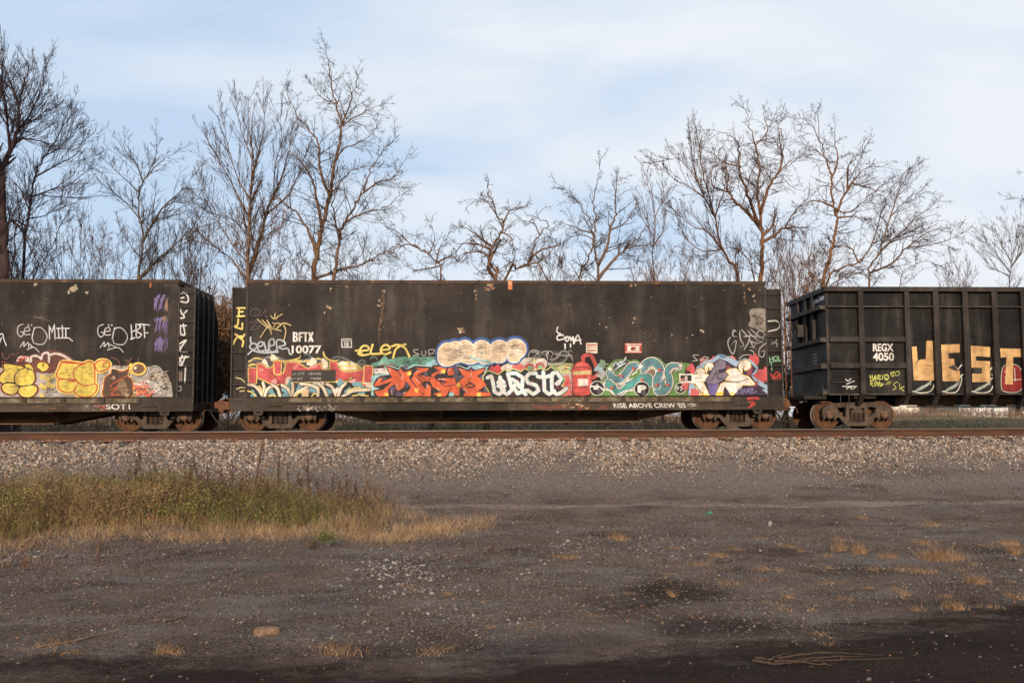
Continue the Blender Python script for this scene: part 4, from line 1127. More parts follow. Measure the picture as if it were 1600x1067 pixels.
tree("bare_oak", 'big bare tree with the thickest sunlit orange-brown trunk, right of the seed-hung tree', 35, [
    (ZC((506, 822), (510, 700), (506, 620), (500, 550), (491, 450), (496, 350), (480, 260), (452, 170), (440, 115)), 0.18, 0.012),
    (ZC((500, 612), (460, 550), (402, 500), (372, 450), (366, 370), (330, 318)), 0.10, 0.015),
    (ZC((492, 595), (460, 500), (430, 420), (414, 350), (410, 260), (380, 225), (335, 205)), 0.085, 0.012),
    (ZC((508, 545), (530, 450), (570, 380), (592, 310), (580, 230), (582, 165)), 0.085, 0.012),
    (ZC((506, 662), (565, 632), (600, 605), (690, 602)), 0.085, 0.015),
    (ZC((520, 640), (548, 600), (558, 575)), 0.07, 0.05),
    (ZC((570, 380), (620, 330), (668, 300)), 0.04, 0.01),
    (ZC((480, 260), (530, 200), (512, 130)), 0.04, 0.01),
    (ZC((414, 350), (350, 330), (300, 290)), 0.04, 0.01),
    (ZC((372, 450), (300, 420), (310, 300)), 0.045, 0.01),
    (ZC((600, 605), (640, 540), (700, 480)), 0.04, 0.01)],
    'oak', BK_warm, TW_brown, 12, spread=1.2)
tree("bare_oak", 'bare tree with a knobbly sunlit trunk leaning right above the ribbed gondola', 35.5, [
    (ZC((765, 840), (785, 740), (810, 640), (820, 560), (802, 500), (796, 400), (776, 310), (752, 240), (740, 135)), 0.15, 0.012),
    (ZC((818, 545), (858, 455), (900, 422), (1000, 450)), 0.07, 0.012),
    (ZC((836, 430), (870, 345), (935, 275)), 0.05, 0.01),
    (ZC((802, 520), (735, 490), (678, 510)), 0.05, 0.012),
    (ZC((792, 400), (822, 330), (812, 200)), 0.05, 0.01),
    (ZC((822, 560), (890, 555), (920, 570)), 0.05, 0.015),
    (ZC((860, 450), (930, 360), (1000, 350)), 0.04, 0.01),
    (ZC((776, 310), (720, 270), (690, 260)), 0.03, 0.01),
    (ZC((752, 240), (710, 160), (670, 148)), 0.025, 0.008),
    (ZC((806, 515), (850, 540), (900, 520), (1000, 430)), 0.04, 0.01)],
    'oak', BK_warm, TW_brown, 13)
tree("bare_tree", 'wide bare tree with fanned wavy limbs reaching to the right above the ribbed gondola', 36, [
    (ZC((958, 840), (955, 770), (1000, 700), (1042, 570), (1110, 485), (1180, 440)), 0.09, 0.012),
    (ZC((775, 842), (830, 778), (910, 745), (952, 690), (1010, 550), (1045, 440), (1130, 350)), 0.085, 0.01),
    (ZC((956, 790), (1050, 752), (1110, 690), (1230, 670), (1312, 640)), 0.06, 0.01),
    (ZC((1000, 700), (1090, 620), (1155, 558), (1245, 490)), 0.055, 0.01),
    (ZC((820, 842), (850, 800), (880, 790), (955, 800)), 0.05, 0.02),
    (ZC((1110, 690), (1200, 620), (1290, 600)), 0.035, 0.01),
    (ZC((910, 745), (880, 690), (830, 680), (790, 700)), 0.045, 0.012),
    (ZC((1042, 570), (1090, 430), (1140, 340)), 0.035, 0.01),
    (ZC((1080, 845), (1110, 780), (1180, 740), (1250, 760)), 0.04, 0.01)],
    'oak', BK_brown, TW_grey, 14)
tree("bare_tree", 'small upright bare tree alone near the right edge of the picture', 48, [
    (ZC((1540, 850), (1545, 780), (1548, 700), (1540, 640), (1530, 600)), 0.08, 0.01),
    (ZC((1545, 790), (1490, 720), (1440, 650)), 0.05, 0.01), (ZC((1546, 770), (1590, 700), (1610, 620)), 0.05, 0.01),
    (ZC((1546, 740), (1510, 680), (1480, 620)), 0.04, 0.01), (ZC((1546, 800), (1470, 770), (1420, 720)), 0.04, 0.01), (ZC((1547, 720), (1575, 660), (1580, 600)), 0.04, 0.01)],
    'upright', BK_grey, TW_grey, 15)
tree("bare_tree", 'bare tree whose branch tips reach in from beyond the right edge', 40, [
    (ZC((1720, 850), (1715, 700), (1690, 600), (1670, 480), (1650, 400)), 0.14, 0.012),
    (ZC((1690, 600), (1630, 580), (1590, 610)), 0.05, 0.01), (ZC((1672, 500), (1620, 490), (1580, 480)), 0.04, 0.01)],
    'oak', BK_grey, TW_grey, 16, dens=0.7)

# shrubs and thicket between the trees: each a fan of stems
def shrub(name, label, px, py_top, width, Y, n, style, bk, tw, seed, leaves=None, group=None, dens=0.62):
    r_ = np.random.default_rng(seed); limbs = []
    y0 = 640
    for i in range(n):
        f = (i+0.5)/n-0.5
        bxp = px+f*width*0.35+r_.uniform(-4, 4); tx = px+f*width+r_.uniform(-8, 8); ty = py_top+abs(f)*60*r_.uniform(0.4, 1.6)+r_.uniform(0, 25)
        mx = bxp+(tx-bxp)*r_.uniform(0.25, 0.5); my = y0+(ty-y0)*0.55
        limbs.append(([(bxp, y0), (mx+r_.uniform(-6, 6), my), (tx, ty)], 0.035, 0.008))
    limbs[0] = (limbs[0][0], 0.045, 0.008)
    return tree(name, label, Y, limbs, style, bk, tw, seed+100, leaves=leaves, cat="shrub", group=group, dens=dens)
shrub("bare_shrub", 'fine purplish thicket between the slender arching tree and the forked leaning tree', 108, 345, 80, 38, 7, 'upright', BK_grey, TW_dark, 31)
shrub("bare_shrub", 'bare shrub with broken stubs just left of the forked leaning tree', 168, 350, 90, 39, 7, 'fine', BK_brown, TW_red, 32)
shrub("bare_shrub", 'bare thicket directly right of the forked leaning tree', 262, 350, 90, 39, 8, 'upright', BK_brown, TW_brown, 33)
shrub("bare_shrub", 'twiggy shrub above the open end of the left gondola', 308, 340, 70, 38, 7, 'upright', BK_brown, TW_brown, 34)
shrub("leafy_shrub", 'shrub still holding rusty dry leaves at the foot of the straight fan-shaped tree', 400, 335, 110, 40, 9, 'fine', BK_warm, TW_red, 35, leaves=(LF_rust, 0.20, 0.055, "dry_leaves", None))
shrub("bare_shrub", 'loose bare shrub between the fan-shaped tree and the tallest tree', 462, 380, 60, 37, 6, 'fine', BK_brown, TW_brown, 36)
shrub("bare_shrub", 'bare shrub right of the double trunks of the tallest tree', 560, 385, 110, 40, 7, 'fine', BK_grey, TW_grey, 37)
shrub("bare_shrub", 'pale twiggy shrub behind the leaning hooked tree', 862, 385, 60, 42, 6, 'upright', BK_brown, TW_red, 38)
shrub("bare_shrub", 'low thicket under the thin reddish sapling', 1030, 375, 110, 41, 8, 'fine', BK_brown, TW_red, 39)
shrub("bare_shrub", 'thicket with a few dry leaves under the seed-hung tree', 1110, 370, 90, 42, 7, 'fine', BK_warm, TW_red, 40, leaves=(LF_rust, 0.05, 0.05, "dry_leaves", None))
shrub("bare_shrub", 'tall thin saplings showing in the gap before the ribbed gondola', 1236, 360, 70, 33, 9, 'upright', BK_warm, TW_red, 41)
shrub("vine_shrub", 'vine-covered shrub with brown and green leaves behind the corner of the ribbed gondola', 1268, 408, 60, 36, 7, 'fine', BK_warm, TW_brown, 42, leaves=([LF_rust][0], 0.22, 0.06, "dry_leaves", None))
shrub("bare_shrub", 'small bushy shrub far off between the wide fanned tree and the lone small tree', 1497, 405, 50, 52, 7, 'upright', BK_brown, TW_red, 43)
shrub("vine_shrub", 'dense bush seen through the gap between the left gondola and the numbered one', 349, 492, 44, 32.5, 26, 'fine', BK_brown, BR_b, 44, leaves=(LF_tan, 0.55, 0.055, "dry_leaves", None), dens=2.2)

shrub("vine_shrub", 'withered brown thicket behind the couplers between the numbered and ribbed gondolas', 1238, 585, 50, 33, 14, 'fine', BK_brown, BR_b, 45, leaves=(LF_tan, 0.3, 0.05, "dry_leaves", None), dens=1.6)
# undergrowth along the far foot of the embankment
n = 9000
r_ = np.random.default_rng(77)
ux = r_.uniform(-22, 24, n); far_ = r_.random(n) < 0.68; uy = np.where(far_, 42.5+r_.random(n)**1.3*8.0, 31.2+r_.random(n)*5.0); ux = np.where(far_, ux*1.75, ux)
S = np.stack([ux, uy, gz(ux, uy)], 1)
D = r_.normal(0, 0.45, (n, 3)); D[:, 2] = 1.0
Ln = np.where(far_, r_.uniform(0.5, 1.5, n), r_.uniform(0.2, 0.7, n))*(1+1.6*((np.abs(ux+9.4) < 1.1) & ~far_))*np.where((ux > 12.8+0.35*(uy-31)*far_), 0.42, 1.0)
P1, R1 = grow(S, D, Ln, np.full(n, 0.011), 5, r_, -0.02, 0.22)
S, D, L2, R2 = sprout(P1, R1, 4, 0.4, 1.1, 0.2, r_, 0.3, 0.7)
P2, R2 = grow(S, D, L2, R2*0+0.007, 4, r_, 0, 0.2)
V1, F1 = tubes(P1, R1, 4); V2, F2 = tubes(P2, R2, 3)
o = npmesh("undergrowth", np.vstack([V1, V2]), np.vstack([F1, F2+len(V1)]), [BR_a, BR_b, BR_c],
           midx=np.concatenate([np.repeat(r_.choice(3, n), 16), np.repeat(r_.choice(3, len(P2)), 9)]))
tag(o, 'tangle of brown dead brush along the foot of the embankment behind the train', kind='stuff')
n = 9000
lx = r_.uniform(-22, 24, n); ly = r_.uniform(31, 58, n); lx = lx*(1+(ly-31)*0.03)
q = np.array([(-1, 0, 0), (0, -0.6, 0.15), (1, 0, 0), (0, 0.6, 0.15)])
P = np.einsum('nij,nkj->nki', rot_mats(n, 0.7), q[None]*r_.uniform(0.02, 0.05, (n, 1, 1))) + np.stack([lx, ly, gz(lx, ly)+0.02], 1)[:, None]
o = npmesh("fallen_leaves", P.reshape(-1, 3), np.arange(n*4).reshape(-1, 4), [LM[0], LM[1], LF_green], midx=r_.choice(3, n, p=[0.45, 0.35, 0.2]))
tag(o, 'brown fallen leaves under the trees behind the train', kind='stuff')
# ---------------------------------------------------------------- paint on the cars
PAINTS = {}
def paint(r, g, b_, wear=0.35):
    key = (r, g, b_, wear)
    if key in PAINTS: return PAINTS[key]
    k = 0.90                                     # sunlit picture value -> paint value
    c = [s2l(r)*k, s2l(g)*k*1.04, s2l(b_)*k*1.10]; av = sum(c)/3
    c = tuple(v*0.86+av*0.14 for v in c)+(1,)
    mt = mat("spray_paint_%02x%02x%02x" % (r, g, b_), c, 0.6, 0, 0.25)
    nt_ = mt.node_tree; bs = nt_.nodes['Principled BSDF']
    tc = N(nt_, 'ShaderNodeTexCoord')
    def nz(scale, st, d=5.0):
        mp = N(nt_, 'ShaderNodeMapping'); mp.inputs['Scale'].default_value = st; L(nt_, tc.outputs['Object'], mp.inputs[0])
        n = N(nt_, 'ShaderNodeTexNoise', Scale=scale, Detail=d, Roughness=0.65); L(nt_, mp.outputs[0], n.inputs['Vector']); return n.outputs[0]
    mr = N(nt_, 'ShaderNodeMapRange'); mr.inputs['From Min'].default_value = 0.3; mr.inputs['From Max'].default_value = 0.7
    mr.inputs['To Min'].default_value = 0.62; mr.inputs['To Max'].default_value = 1.18; L(nt_, nz(4.5, (0.8, 1, 1.3), 7.0), mr.inputs[0])
    m1 = N(nt_, 'ShaderNodeMix', data_type='RGBA', blend_type='MULTIPLY'); m1.inputs['Factor'].default_value = 1.0
    m1.inputs['A'].default_value = c; L(nt_, mr.outputs[0], m1.inputs['B'])
    cr = N(nt_, 'ShaderNodeValToRGB'); e = cr.color_ramp.elements
    e[0].position, e[1].position, e[0].color, e[1].color = 0.60, 0.72, (0, 0, 0, 1), (min(0.9, wear*1.9),)*3+(1,)
    L(nt_, nz(5.5, (0.35, 1, 2.2), 7.0), cr.inputs[0])
    m2 = N(nt_, 'ShaderNodeMix', data_type='RGBA'); L(nt_, cr.outputs[0], m2.inputs['Factor']); L(nt_, m1.outputs['Result'], m2.inputs['A'])
    m2.inputs['B'].default_value = (0.055, 0.045, 0.038, 1)
    c3 = N(nt_, 'ShaderNodeValToRGB'); e3 = c3.color_ramp.elements
    e3[0].position, e3[1].position, e3[0].color, e3[1].color = 0.36, 0.60, (0.60, 0.56, 0.52, 1), (1, 1, 1, 1)
    L(nt_, nz(1.9, (1.3, 1, 0.22), 9.0), c3.inputs[0])
    m3 = N(nt_, 'ShaderNodeMix', data_type='RGBA', blend_type='MULTIPLY'); m3.inputs['Factor'].default_value = 1.0
    L(nt_, m2.outputs['Result'], m3.inputs['A']); L(nt_, c3.outputs[0], m3.inputs['B'])
    L(nt_, m3.outputs['Result'], bs.inputs['Base Color'])
    PAINTS[key] = mt
    return mt

def smooth2(P, closed, n=6):
    P = np.array(P, float)
    if len(P) < 3: return P
    Q = np.vstack([P[-1], P, P[:2]]) if closed else np.vstack([2*P[0]-P[1], P, 2*P[-1]-P[-2]])
    out_ = []
    for i in range(1, len(Q)-2):
        p0, p1, p2, p3 = Q[i-1:i+3]
        for t in np.linspace(0, 1, n, endpoint=False):
            out_.append(0.5*((2*p1)+(-p0+p2)*t+(2*p0-5*p1+4*p2-p3)*t*t+(-p0+3*p1-3*p2+p3)*t**3))
    if not closed: out_.append(P[-1])
    return np.array(out_)

class Paint:
    "layers of spray paint on an upright plane; points given on a picture grid: px = x0 + x/k"
    def __init__(s, x0, y0, k, plane=FY, off=0.002, step=0.00008, zmin=None, xr=None):
        s.o = (x0, y0, k); s.plane, s.off, s.step = plane, off, step
        s.mb = MB(); s.mb.flat = True; s.mats = []; s.zmin = zmin; s.xr = xr
    def P(s, pts):
        x0, y0, k = s.o; o = []
        for x, y in pts:
            w = W(x0+x/k, y0+y/k, s.plane)
            z = w.z if s.zmin is None else max(w.z, s.zmin)
            xx = w.x if s.xr is None else min(max(w.x, s.xr[0]), s.xr[1])
            o.append((xx, z))
        return o
    def _mi(s, c):
        mt = paint(*c)
        if mt not in s.mats: s.mats.append(mt)
        s.mb.mi = s.mats.index(mt)
    def fill(s, c, pts, sm=False, holes=()):
        s._mi(c); s.off += s.step
        if sm: pts = smooth2(pts, True, 5)
        loops = [s.P(pts)] + [s.P(smooth2(h, True, 5) if sm else h) for h in holes]
        flat = [p for l in loops for p in l]
        try: tris = tessellate_polygon([[Vector((p[0], p[1], 0)) for p in l] for l in loops])
        except Exception: return s
        y = s.plane-s.off; fs = []
        for t in tris:
            a, b_, c_ = [flat[i] for i in t]
            ar = (b_[0]-a[0])*(c_[1]-a[1])-(c_[0]-a[0])*(b_[1]-a[1])
            if abs(ar) < 1e-9: continue
            fs.append(tuple(t) if ar > 0 else tuple(reversed(t)))       # facing -Y
        s.mb.add([(p[0], y, p[1]) for p in flat], fs)
        return s
    def line(s, c, pts, w, sm=True, closed=False, taper=False, n=6):
        "a sprayed line of width w (grid units); rises a hair along its length so that it can cross itself"
        s._mi(c); s.off += s.step
        P = smooth2(pts, closed, n) if sm else np.array(pts, float)
        if closed: P = np.vstack([P, P[:1]])
        if not sm:                                   # resample corners a little
            Q = [P[0]]
            for a, b_ in zip(P[:-1], P[1:]):
                for t in np.linspace(0, 1, 4)[1:]: Q.append(a+(b_-a)*t)
            P = np.array(Q)
        keep = [0]
        for i in range(1, len(P)):
            if np.hypot(*(P[i]-P[keep[-1]])) > 0.02: keep.append(i)
        P = P[keep]
        if len(P) < 2: return s
        d = np.gradient(P, axis=0); d /= np.hypot(d[:, 0], d[:, 1])[:, None]+1e-9
        nrm = np.stack([-d[:, 1], d[:, 0]], 1)
        h = np.full(len(P), w/2.0)
        if taper: h = h*np.interp(np.linspace(0, 1, len(P)), [0, .1, .6, 1], [.55, 1, .9, .25])
        Lp, Rp = P+nrm*h[:, None], P-nrm*h[:, None]
        if not closed:                               # rounded ends
            e0, e1 = P[0]-d[0]*h[0]*0.8, P[-1]+d[-1]*h[-1]*0.8
            Lp = np.vstack([e0+nrm[0]*h[0]*0.5, Lp, e1+nrm[-1]*h[-1]*0.5]); Rp = np.vstack([e0-nrm[0]*h[0]*0.5, Rp, e1-nrm[-1]*h[-1]*0.5])
        ys = s.plane-s.off-np.linspace(0, s.step*0.9, len(Lp))
        A, B = s.P(Lp), s.P(Rp); vs = []
        for a, b_, y in zip(A, B, ys): vs += [(a[0], y, a[1]), (b_[0], y, b_[1])]
        fs = []
        for i in range(len(A)-1):
            q = [2*i, 2*i+1, 2*i+3, 2*i+2]
            a, b_, c_ = vs[q[0]], vs[q[1]], vs[q[2]]
            ar = (b_[0]-a[0])*(c_[2]-a[2])-(c_[0]-a[0])*(b_[2]-a[2])
            fs.append(tuple(q) if ar > 0 else tuple(reversed(q)))
        s.mb.add(vs, fs)
        return s
    def circ(s, c, x, y, r, ry=None, n=28):
        ry = ry or r
        return s.fill(c, [(x+r*math.cos(a), y+ry*math.sin(a)) for a in np.linspace(0, 2*math.pi, n, endpoint=False)])
    def ring(s, c, x, y, r, w, a0=0, a1=360, ry=None):
        ry = ry or r
        return s.line(c, [(x+r*math.cos(a), y+ry*math.sin(a)) for a in np.linspace(R(a0), R(a1), 22)], w, n=2)
    def outl(s, c, pts, w, sm=False): return s.line(c, pts, w, sm=sm, closed=True)
    def scratch(s, c, x0, y0, x1, y1, n, l0, l1, w, seed, slope=0.1):
        r_ = random.Random(seed)
        for _ in range(n):
            x, y, l = r_.uniform(x0, x1), r_.uniform(y0, y1), r_.uniform(l0, l1)
            s.line(c, [(x, y), (x+l*0.5, y+r_.uniform(-1, 1)*l*slope), (x+l, y+r_.uniform(-1, 1)*l*slope)], w*r_.uniform(0.6, 1.3), n=2, taper=True)
        return s
    def splat(s, c, x, y, r, seed, n=11, rough=0.45):
        r_ = random.Random(seed)
        return s.fill(c, [(x+r*math.cos(a)*(1+r_.uniform(-rough, rough)), y+r*math.sin(a)*(1+r_.uniform(-rough, rough))) for a in np.linspace(0, 2*math.pi, n, endpoint=False)], sm=True)
    def done(s, name, car, label):
        o = s.mb.build(name, s.mats, car, label=label)
        return o

def lettering(name, text, px, py, h_px, plane, m, parent, label, xs=1.0, bold=0.0, off=0.012, align='LEFT', shear=0.0, w_px=None):
    "built-in font turned into a mesh lying on the car side; py is the baseline"
    cu = bpy.data.curves.new(name, 'FONT'); cu.body = text; cu.size = 1.0; cu.offset = bold; cu.shear = shear; cu.align_x = align
    tmp = bpy.data.objects.new(name, cu)
    me = bpy.data.meshes.new_from_object(tmp); bpy.data.objects.remove(tmp); 
    co = np.array([v.co[:] for v in me.vertices])
    x0, y0, x1, y1 = co[:, 0].min(), co[:, 1].min(), co[:, 0].max(), co[:, 1].max()
    w0 = W(px, py, plane); wt = W(px, py-h_px, plane); hm = wt.z-w0.z
    wm = (x1-x0)/(y1-y0)*hm*xs if w_px is None else W(px+w_px, py, plane).x-w0.x
    org = wloc(parent)
    for v, c in zip(me.vertices, co):
        v.co = (w0.x+(c[0]-x0)/(x1-x0)*wm-org.x, plane-off-org.y, w0.z+(c[1]-y0)/(y1-y0)*hm-org.z)
    me.materials.clear(); me.materials.append(m)
    for p in me.polygons: p.material_index = 0
    o = bpy.data.objects.new(name, me); o.parent = parent; COL.objects.link(o)
    bm = bmesh.new(); bm.from_mesh(me)
    for f in bm.faces:
        f.normal_update()
        if f.normal.y > 0: f.normal_flip()
    bm.to_mesh(me); bm.free()
    if label: o['label'] = label
    return o

# colours, as they look in the sunlight
WHITE, CREAM, TAN, YEL, GOLD = (232, 222, 210), (238, 222, 190), (222, 190, 150), (236, 205, 95), (246, 196, 40)
RED, DRED, PINK, ORG = (205, 72, 66), (112, 36, 34), (226, 130, 120), (232, 88, 8)
BLK, DBRN, GREY, LGREY = (38, 32, 32), (58, 49, 45), (140, 132, 126), (186, 184, 182)
AQUA, TEAL, GRN, LIME, BLUE, LBLUE = (146, 202, 204), (74, 150, 146), (104, 150, 72), (206, 208, 112), (36, 86, 160), (156, 186, 206)
PURP, DPURP, VIO, SALM = (126, 112, 128), (62, 44, 66), (116, 92, 158), (214, 96, 88)
M_white = paint(236, 226, 214, 0.15)
ZP = ZPB+0.012
XR2 = (XA+0.004, XB-0.004)

def car2_paint(car):
    # ---- red and cream piece at the left end
    p = Paint(380, 530, 7.2727, zmin=ZP, xr=XR2)
    p.fill(BLK, [(46, 500), (150, 430), (1400, 430), (1462, 480), (1462, 660), (46, 660)])
    p.fill((90, 78, 72), [(60, 250), (300, 190), (520, 230), (900, 225), (1460, 300), (1460, 440), (60, 440)], sm=True)
    for a in [[(60, 255), (140, 215), (240, 235)], [(60, 300), (120, 285), (170, 300)], [(280, 195), (360, 225), (480, 250), (630, 215), (650, 180)], [(560, 240), (700, 250), (860, 220), (900, 250)],
              [(910, 140), (930, 200), (1000, 240), (1100, 235)], [(1080, 270), (1200, 260), (1300, 300), (1350, 330)], [(1100, 300), (1220, 320), (1330, 330)], [(460, 350), (480, 300), (460, 260)]]:
        p.line(YEL, a, 20, taper=True)
    for a in [[(70, 240), (120, 225), (160, 260)], [(230, 280), (250, 220), (330, 190), (420, 210), (490, 240)], [(660, 250), (760, 220), (850, 230)], [(1000, 215), (1080, 200), (1180, 230), (1300, 280), (1400, 260)], [(1300, 260), (1360, 235), (1390, 270)],
              [(1090, 140), (1090, 170)], [(690, 180), (740, 170), (790, 220), (900, 240)], [(1440, 220), (1500, 200), (1530, 250)]]:
        p.line((120, 136, 142), a, 11, taper=True)
    p.splat(CREAM, 250, 300, 55, 1).splat(CREAM, 350, 215, 40, 2).splat(CREAM, 790, 275, 50, 3).splat(CREAM, 920, 290, 60, 4).splat(CREAM, 1210, 340, 70, 5).splat(CREAM, 1140, 300, 50, 6)
    p.line(YEL, [(1100, 310), (1180, 300), (1290, 315)], 18).line(YEL, [(1090, 340), (1200, 350), (1300, 345)], 14)
    main = [(160, 278), (215, 284), (255, 322), (300, 332), (348, 300), (352, 250), (432, 250), (424, 398), (455, 388), (482, 340), (492, 264), (580, 264), (640, 277), (690, 312), (740, 335), (820, 302), (893, 268),
            (878, 300), (900, 345), (985, 345), (988, 258), (1063, 254), (1075, 320), (1120, 365), (1200, 377), (1290, 362), (1364, 337), (1376, 302), (1466, 306), (1464, 550), (1364, 540), (1362, 490), (1180, 475), (1050, 480), (540, 484), (440, 512), (330, 517), (250, 470), (163, 437)]
    bar = [(62, 325), (153, 330), (148, 500), (62, 496)]
    for q in (main, bar): p.outl(BLK, q, 30)
    for q in (main, bar): p.outl(YEL, q, 19)
    for q in (main, bar): p.fill((204, 70, 66), q)
    p.line(YEL, [(348, 300), (352, 398), (420, 400)], 12, sm=False).line(YEL, [(1376, 310), (1366, 490)], 12, sm=False)
    p.line(DRED, [(320, 370), (400, 480), (440, 610)], 9).line(DRED, [(585, 360), (600, 300), (680, 320)], 8)
    p.fill(PINK, [(560, 330), (600, 290), (640, 290), (590, 345)]).fill(PINK, [(760, 310), (830, 290), (850, 310), (790, 335)])
    p.splat((222, 150, 140), 350, 490, 40, 8).splat((222, 150, 140), 1245, 475, 32, 9).splat(PINK, 205, 350, 22, 10).splat((226, 190, 170), 520, 505, 60, 11).splat((226, 190, 170), 850, 500, 70, 12)
    p.fill(CREAM, [(1366, 490), (1464, 490), (1464, 555), (1420, 560)])
    p.line(YEL, [(1052, 474), (1170, 474), (1230, 438)], 12, sm=False).line(BLK, [(1140, 470), (1200, 460), (1278, 432)], 10)
    # cream hooked letters below, teal and black between them
    for (x, y, r, sd) in [(310, 600, 55, 1), (480, 560, 45, 2), (500, 640, 50, 3), (640, 560, 45, 4), (800, 560, 50, 5), (960, 600, 45, 6), (1100, 510, 50, 7), (1190, 600, 50, 8), (1330, 600, 60, 9), (1300, 520, 45, 10), (110, 620, 35, 11), (540, 500, 40, 12), (700, 620, 40, 13)]:
        p.splat((110, 164, 168), x, y, r, sd)
    p.scratch(BLK, 270, 500, 1400, 650, 60, 20, 60, 6, 3, 0.9)
    for a in [[(60, 512), (130, 530), (190, 590), (225, 655)], [(225, 490), (240, 560), (232, 655)], [(245, 655), (270, 575), (340, 535), (400, 570), (430, 655)], [(440, 520), (505, 560), (560, 655)], [(555, 490), (565, 540), (560, 610)],
              [(575, 655), (625, 595), (740, 540)], [(650, 505), (760, 520), (845, 560), (850, 655)], [(860, 505), (915, 560), (955, 655)], [(950, 510), (1010, 545), (1060, 650)], [(1165, 500), (1110, 560), (1078, 655)], [(1125, 655), (1250, 588), (1440, 572)], [(330, 520), (390, 560), (420, 655)]]:
        p.line(BLK, a, 46).line(CREAM, a, 31).line((226, 196, 160), [(x+5, y+4) for x, y in a], 12)
    p.fill((226, 190, 140), [(672, 570), (748, 570), (742, 655), (668, 655)])
    for a in [[(55, 588), (105, 605), (150, 655)], [(290, 650), (330, 632), (372, 652)], [(1180, 590), (1250, 560), (1330, 550)], [(1240, 645), (1320, 630), (1420, 645)], [(180, 530), (210, 570), (215, 620)], [(600, 655), (630, 610), (670, 600)], [(780, 650), (800, 620), (830, 620)]]:
        p.line(YEL, a, 16)
    p.circ((222, 205, 190), 1075, 580, 32)
    # blacked-out weight stencil
    p.fill(DBRN, [(550, 354), (1053, 346), (1052, 478), (549, 484)])
    p.done("graffiti_lettering", car, 'red letters edged in yellow above hooked cream letters')
    for t, x, y in (("LD LMT", 556, 408), ("184000", 745, 407), ("LT WT", 556, 466), ("79000", 765, 463)):
        lettering("stencil_lettering", t, 380+x/7.2727, 530+y/7.2727, 4.0, FY, paint(170, 158, 148, 0.6), car, None, bold=0.012, off=0.034, w_px=20 if len(t) > 5 else 17)

    # ---- orange wildstyle
    p = Paint(580, 530, 8.0, zmin=ZP, xr=XR2)
    p.fill((90, 150, 128), [(20, 300), (200, 255), (330, 225), (520, 225), (760, 220), (830, 240), (840, 330), (500, 350), (200, 330), (20, 340)], sm=True)
    p.splat((120, 176, 150), 180, 300, 70, 1).splat((70, 120, 100), 450, 280, 60, 2).splat((70, 130, 108), 560, 270, 60, 3)
    p.line((42, 60, 56), [(430, 290), (450, 270), (440, 300), (480, 270), (470, 320), (540, 280)], 12).line((42, 60, 56), [(550, 260), (590, 250), (600, 300), (640, 260), (690, 250)], 12)
    p.line((150, 52, 44), [(110, 330), (220, 320), (290, 330)], 14).line((150, 52, 44), [(560, 330), (620, 320), (660, 335)], 12)
    p.fill(AQUA, [(680, 320), (690, 290), (730, 285), (790, 250), (850, 330), (900, 350), (700, 350)], sm=True)
    p.fill(WHITE, [(20, 365), (240, 360), (260, 440), (100, 430), (20, 430)]); p.scratch((150, 100, 96), 20, 370, 230, 425, 22, 20, 60, 6, 4, .4)
    p.fill(AQUA, [(0, 470), (60, 440), (230, 430), (280, 470), (200, 560), (140, 610), (0, 720)])
    p.fill(AQUA, [(1180, 380), (1250, 300), (1370, 290), (1480, 330), (1420, 410), (1300, 420)])
    base = [(22, 568), (60, 490), (120, 455), (240, 440), (190, 325), (350, 380), (375, 330), (450, 375), (545, 330), (760, 345), (770, 322), (960, 322), (985, 305), (1060, 340), (1085, 330), (1210, 380), (1240, 345), (1300, 380), (1440, 345), (1410, 420), (1480, 500), (1500, 560), (1450, 640), (1510, 650), (1490, 722), (40, 722), (20, 640), (110, 615), (40, 600)]
    p.outl((170, 208, 208), base, 24).fill(BLK, base)
    for (x, y, r, sd) in [(160, 510, 45, 1), (270, 620, 40, 2), (430, 350, 30, 3), (680, 440, 35, 4), (1040, 380, 45, 5), (1070, 480, 40, 6), (1250, 380, 30, 7), (1400, 470, 45, 8), (1230, 570, 40, 9), (980, 600, 40, 10), (700, 600, 40, 11), (450, 560, 35, 12), (890, 560, 30, 13), (1440, 620, 40, 14), (340, 690, 35, 15), (1130, 500, 40, 16), (820, 370, 25, 17)]:
        p.splat((96, 82, 112), x, y, r, sd)
    Ls = [
     [(200, 335), (310, 395), (345, 400), (370, 360), (395, 405), (420, 415), (510, 380), (465, 450), (480, 500), (560, 600), (650, 690), (600, 718), (390, 718), (470, 640), (500, 600), (430, 520), (405, 600), (330, 650), (300, 590), (290, 560), (210, 620), (222, 718), (80, 718), (40, 650), (150, 630), (272, 522), (150, 562), (50, 590), (35, 565), (110, 480), (150, 490), (110, 545), (265, 475), (220, 410)],
     [(552, 358), (725, 362), (690, 400), (622, 420), (580, 450), (760, 475), (740, 520), (662, 515), (622, 560), (682, 620), (700, 560), (747, 590), (742, 704), (690, 704), (600, 640), (505, 500), (540, 420), (612, 385)],
     [(775, 340), (950, 345), (945, 380), (880, 400), (800, 450), (780, 480), (870, 552), (930, 548), (962, 530), (872, 505), (812, 492), (1050, 482), (1057, 562), (972, 640), (942, 700), (920, 718), (820, 718), (780, 680), (882, 652), (772, 600), (732, 520), (762, 430), (862, 390), (830, 380)],
     [(972, 340), (1012, 352), (1042, 442), (962, 452), (950, 400)],
     [(1085, 350), (1200, 395), (1225, 402), (1240, 372), (1262, 402), (1422, 365), (1402, 402), (1322, 462), (1382, 502), (1442, 572), (1332, 642), (1392, 662), (1500, 667), (1482, 718), (1150, 718), (1182, 652), (1112, 592), (1102, 642), (1102, 704), (1052, 704), (972, 652), (1062, 552), (1162, 472), (1130, 432)],
     [(640, 700), (720, 690), (740, 718), (620, 718)]]
    for q in Ls: p.outl(BLK, q, 17)
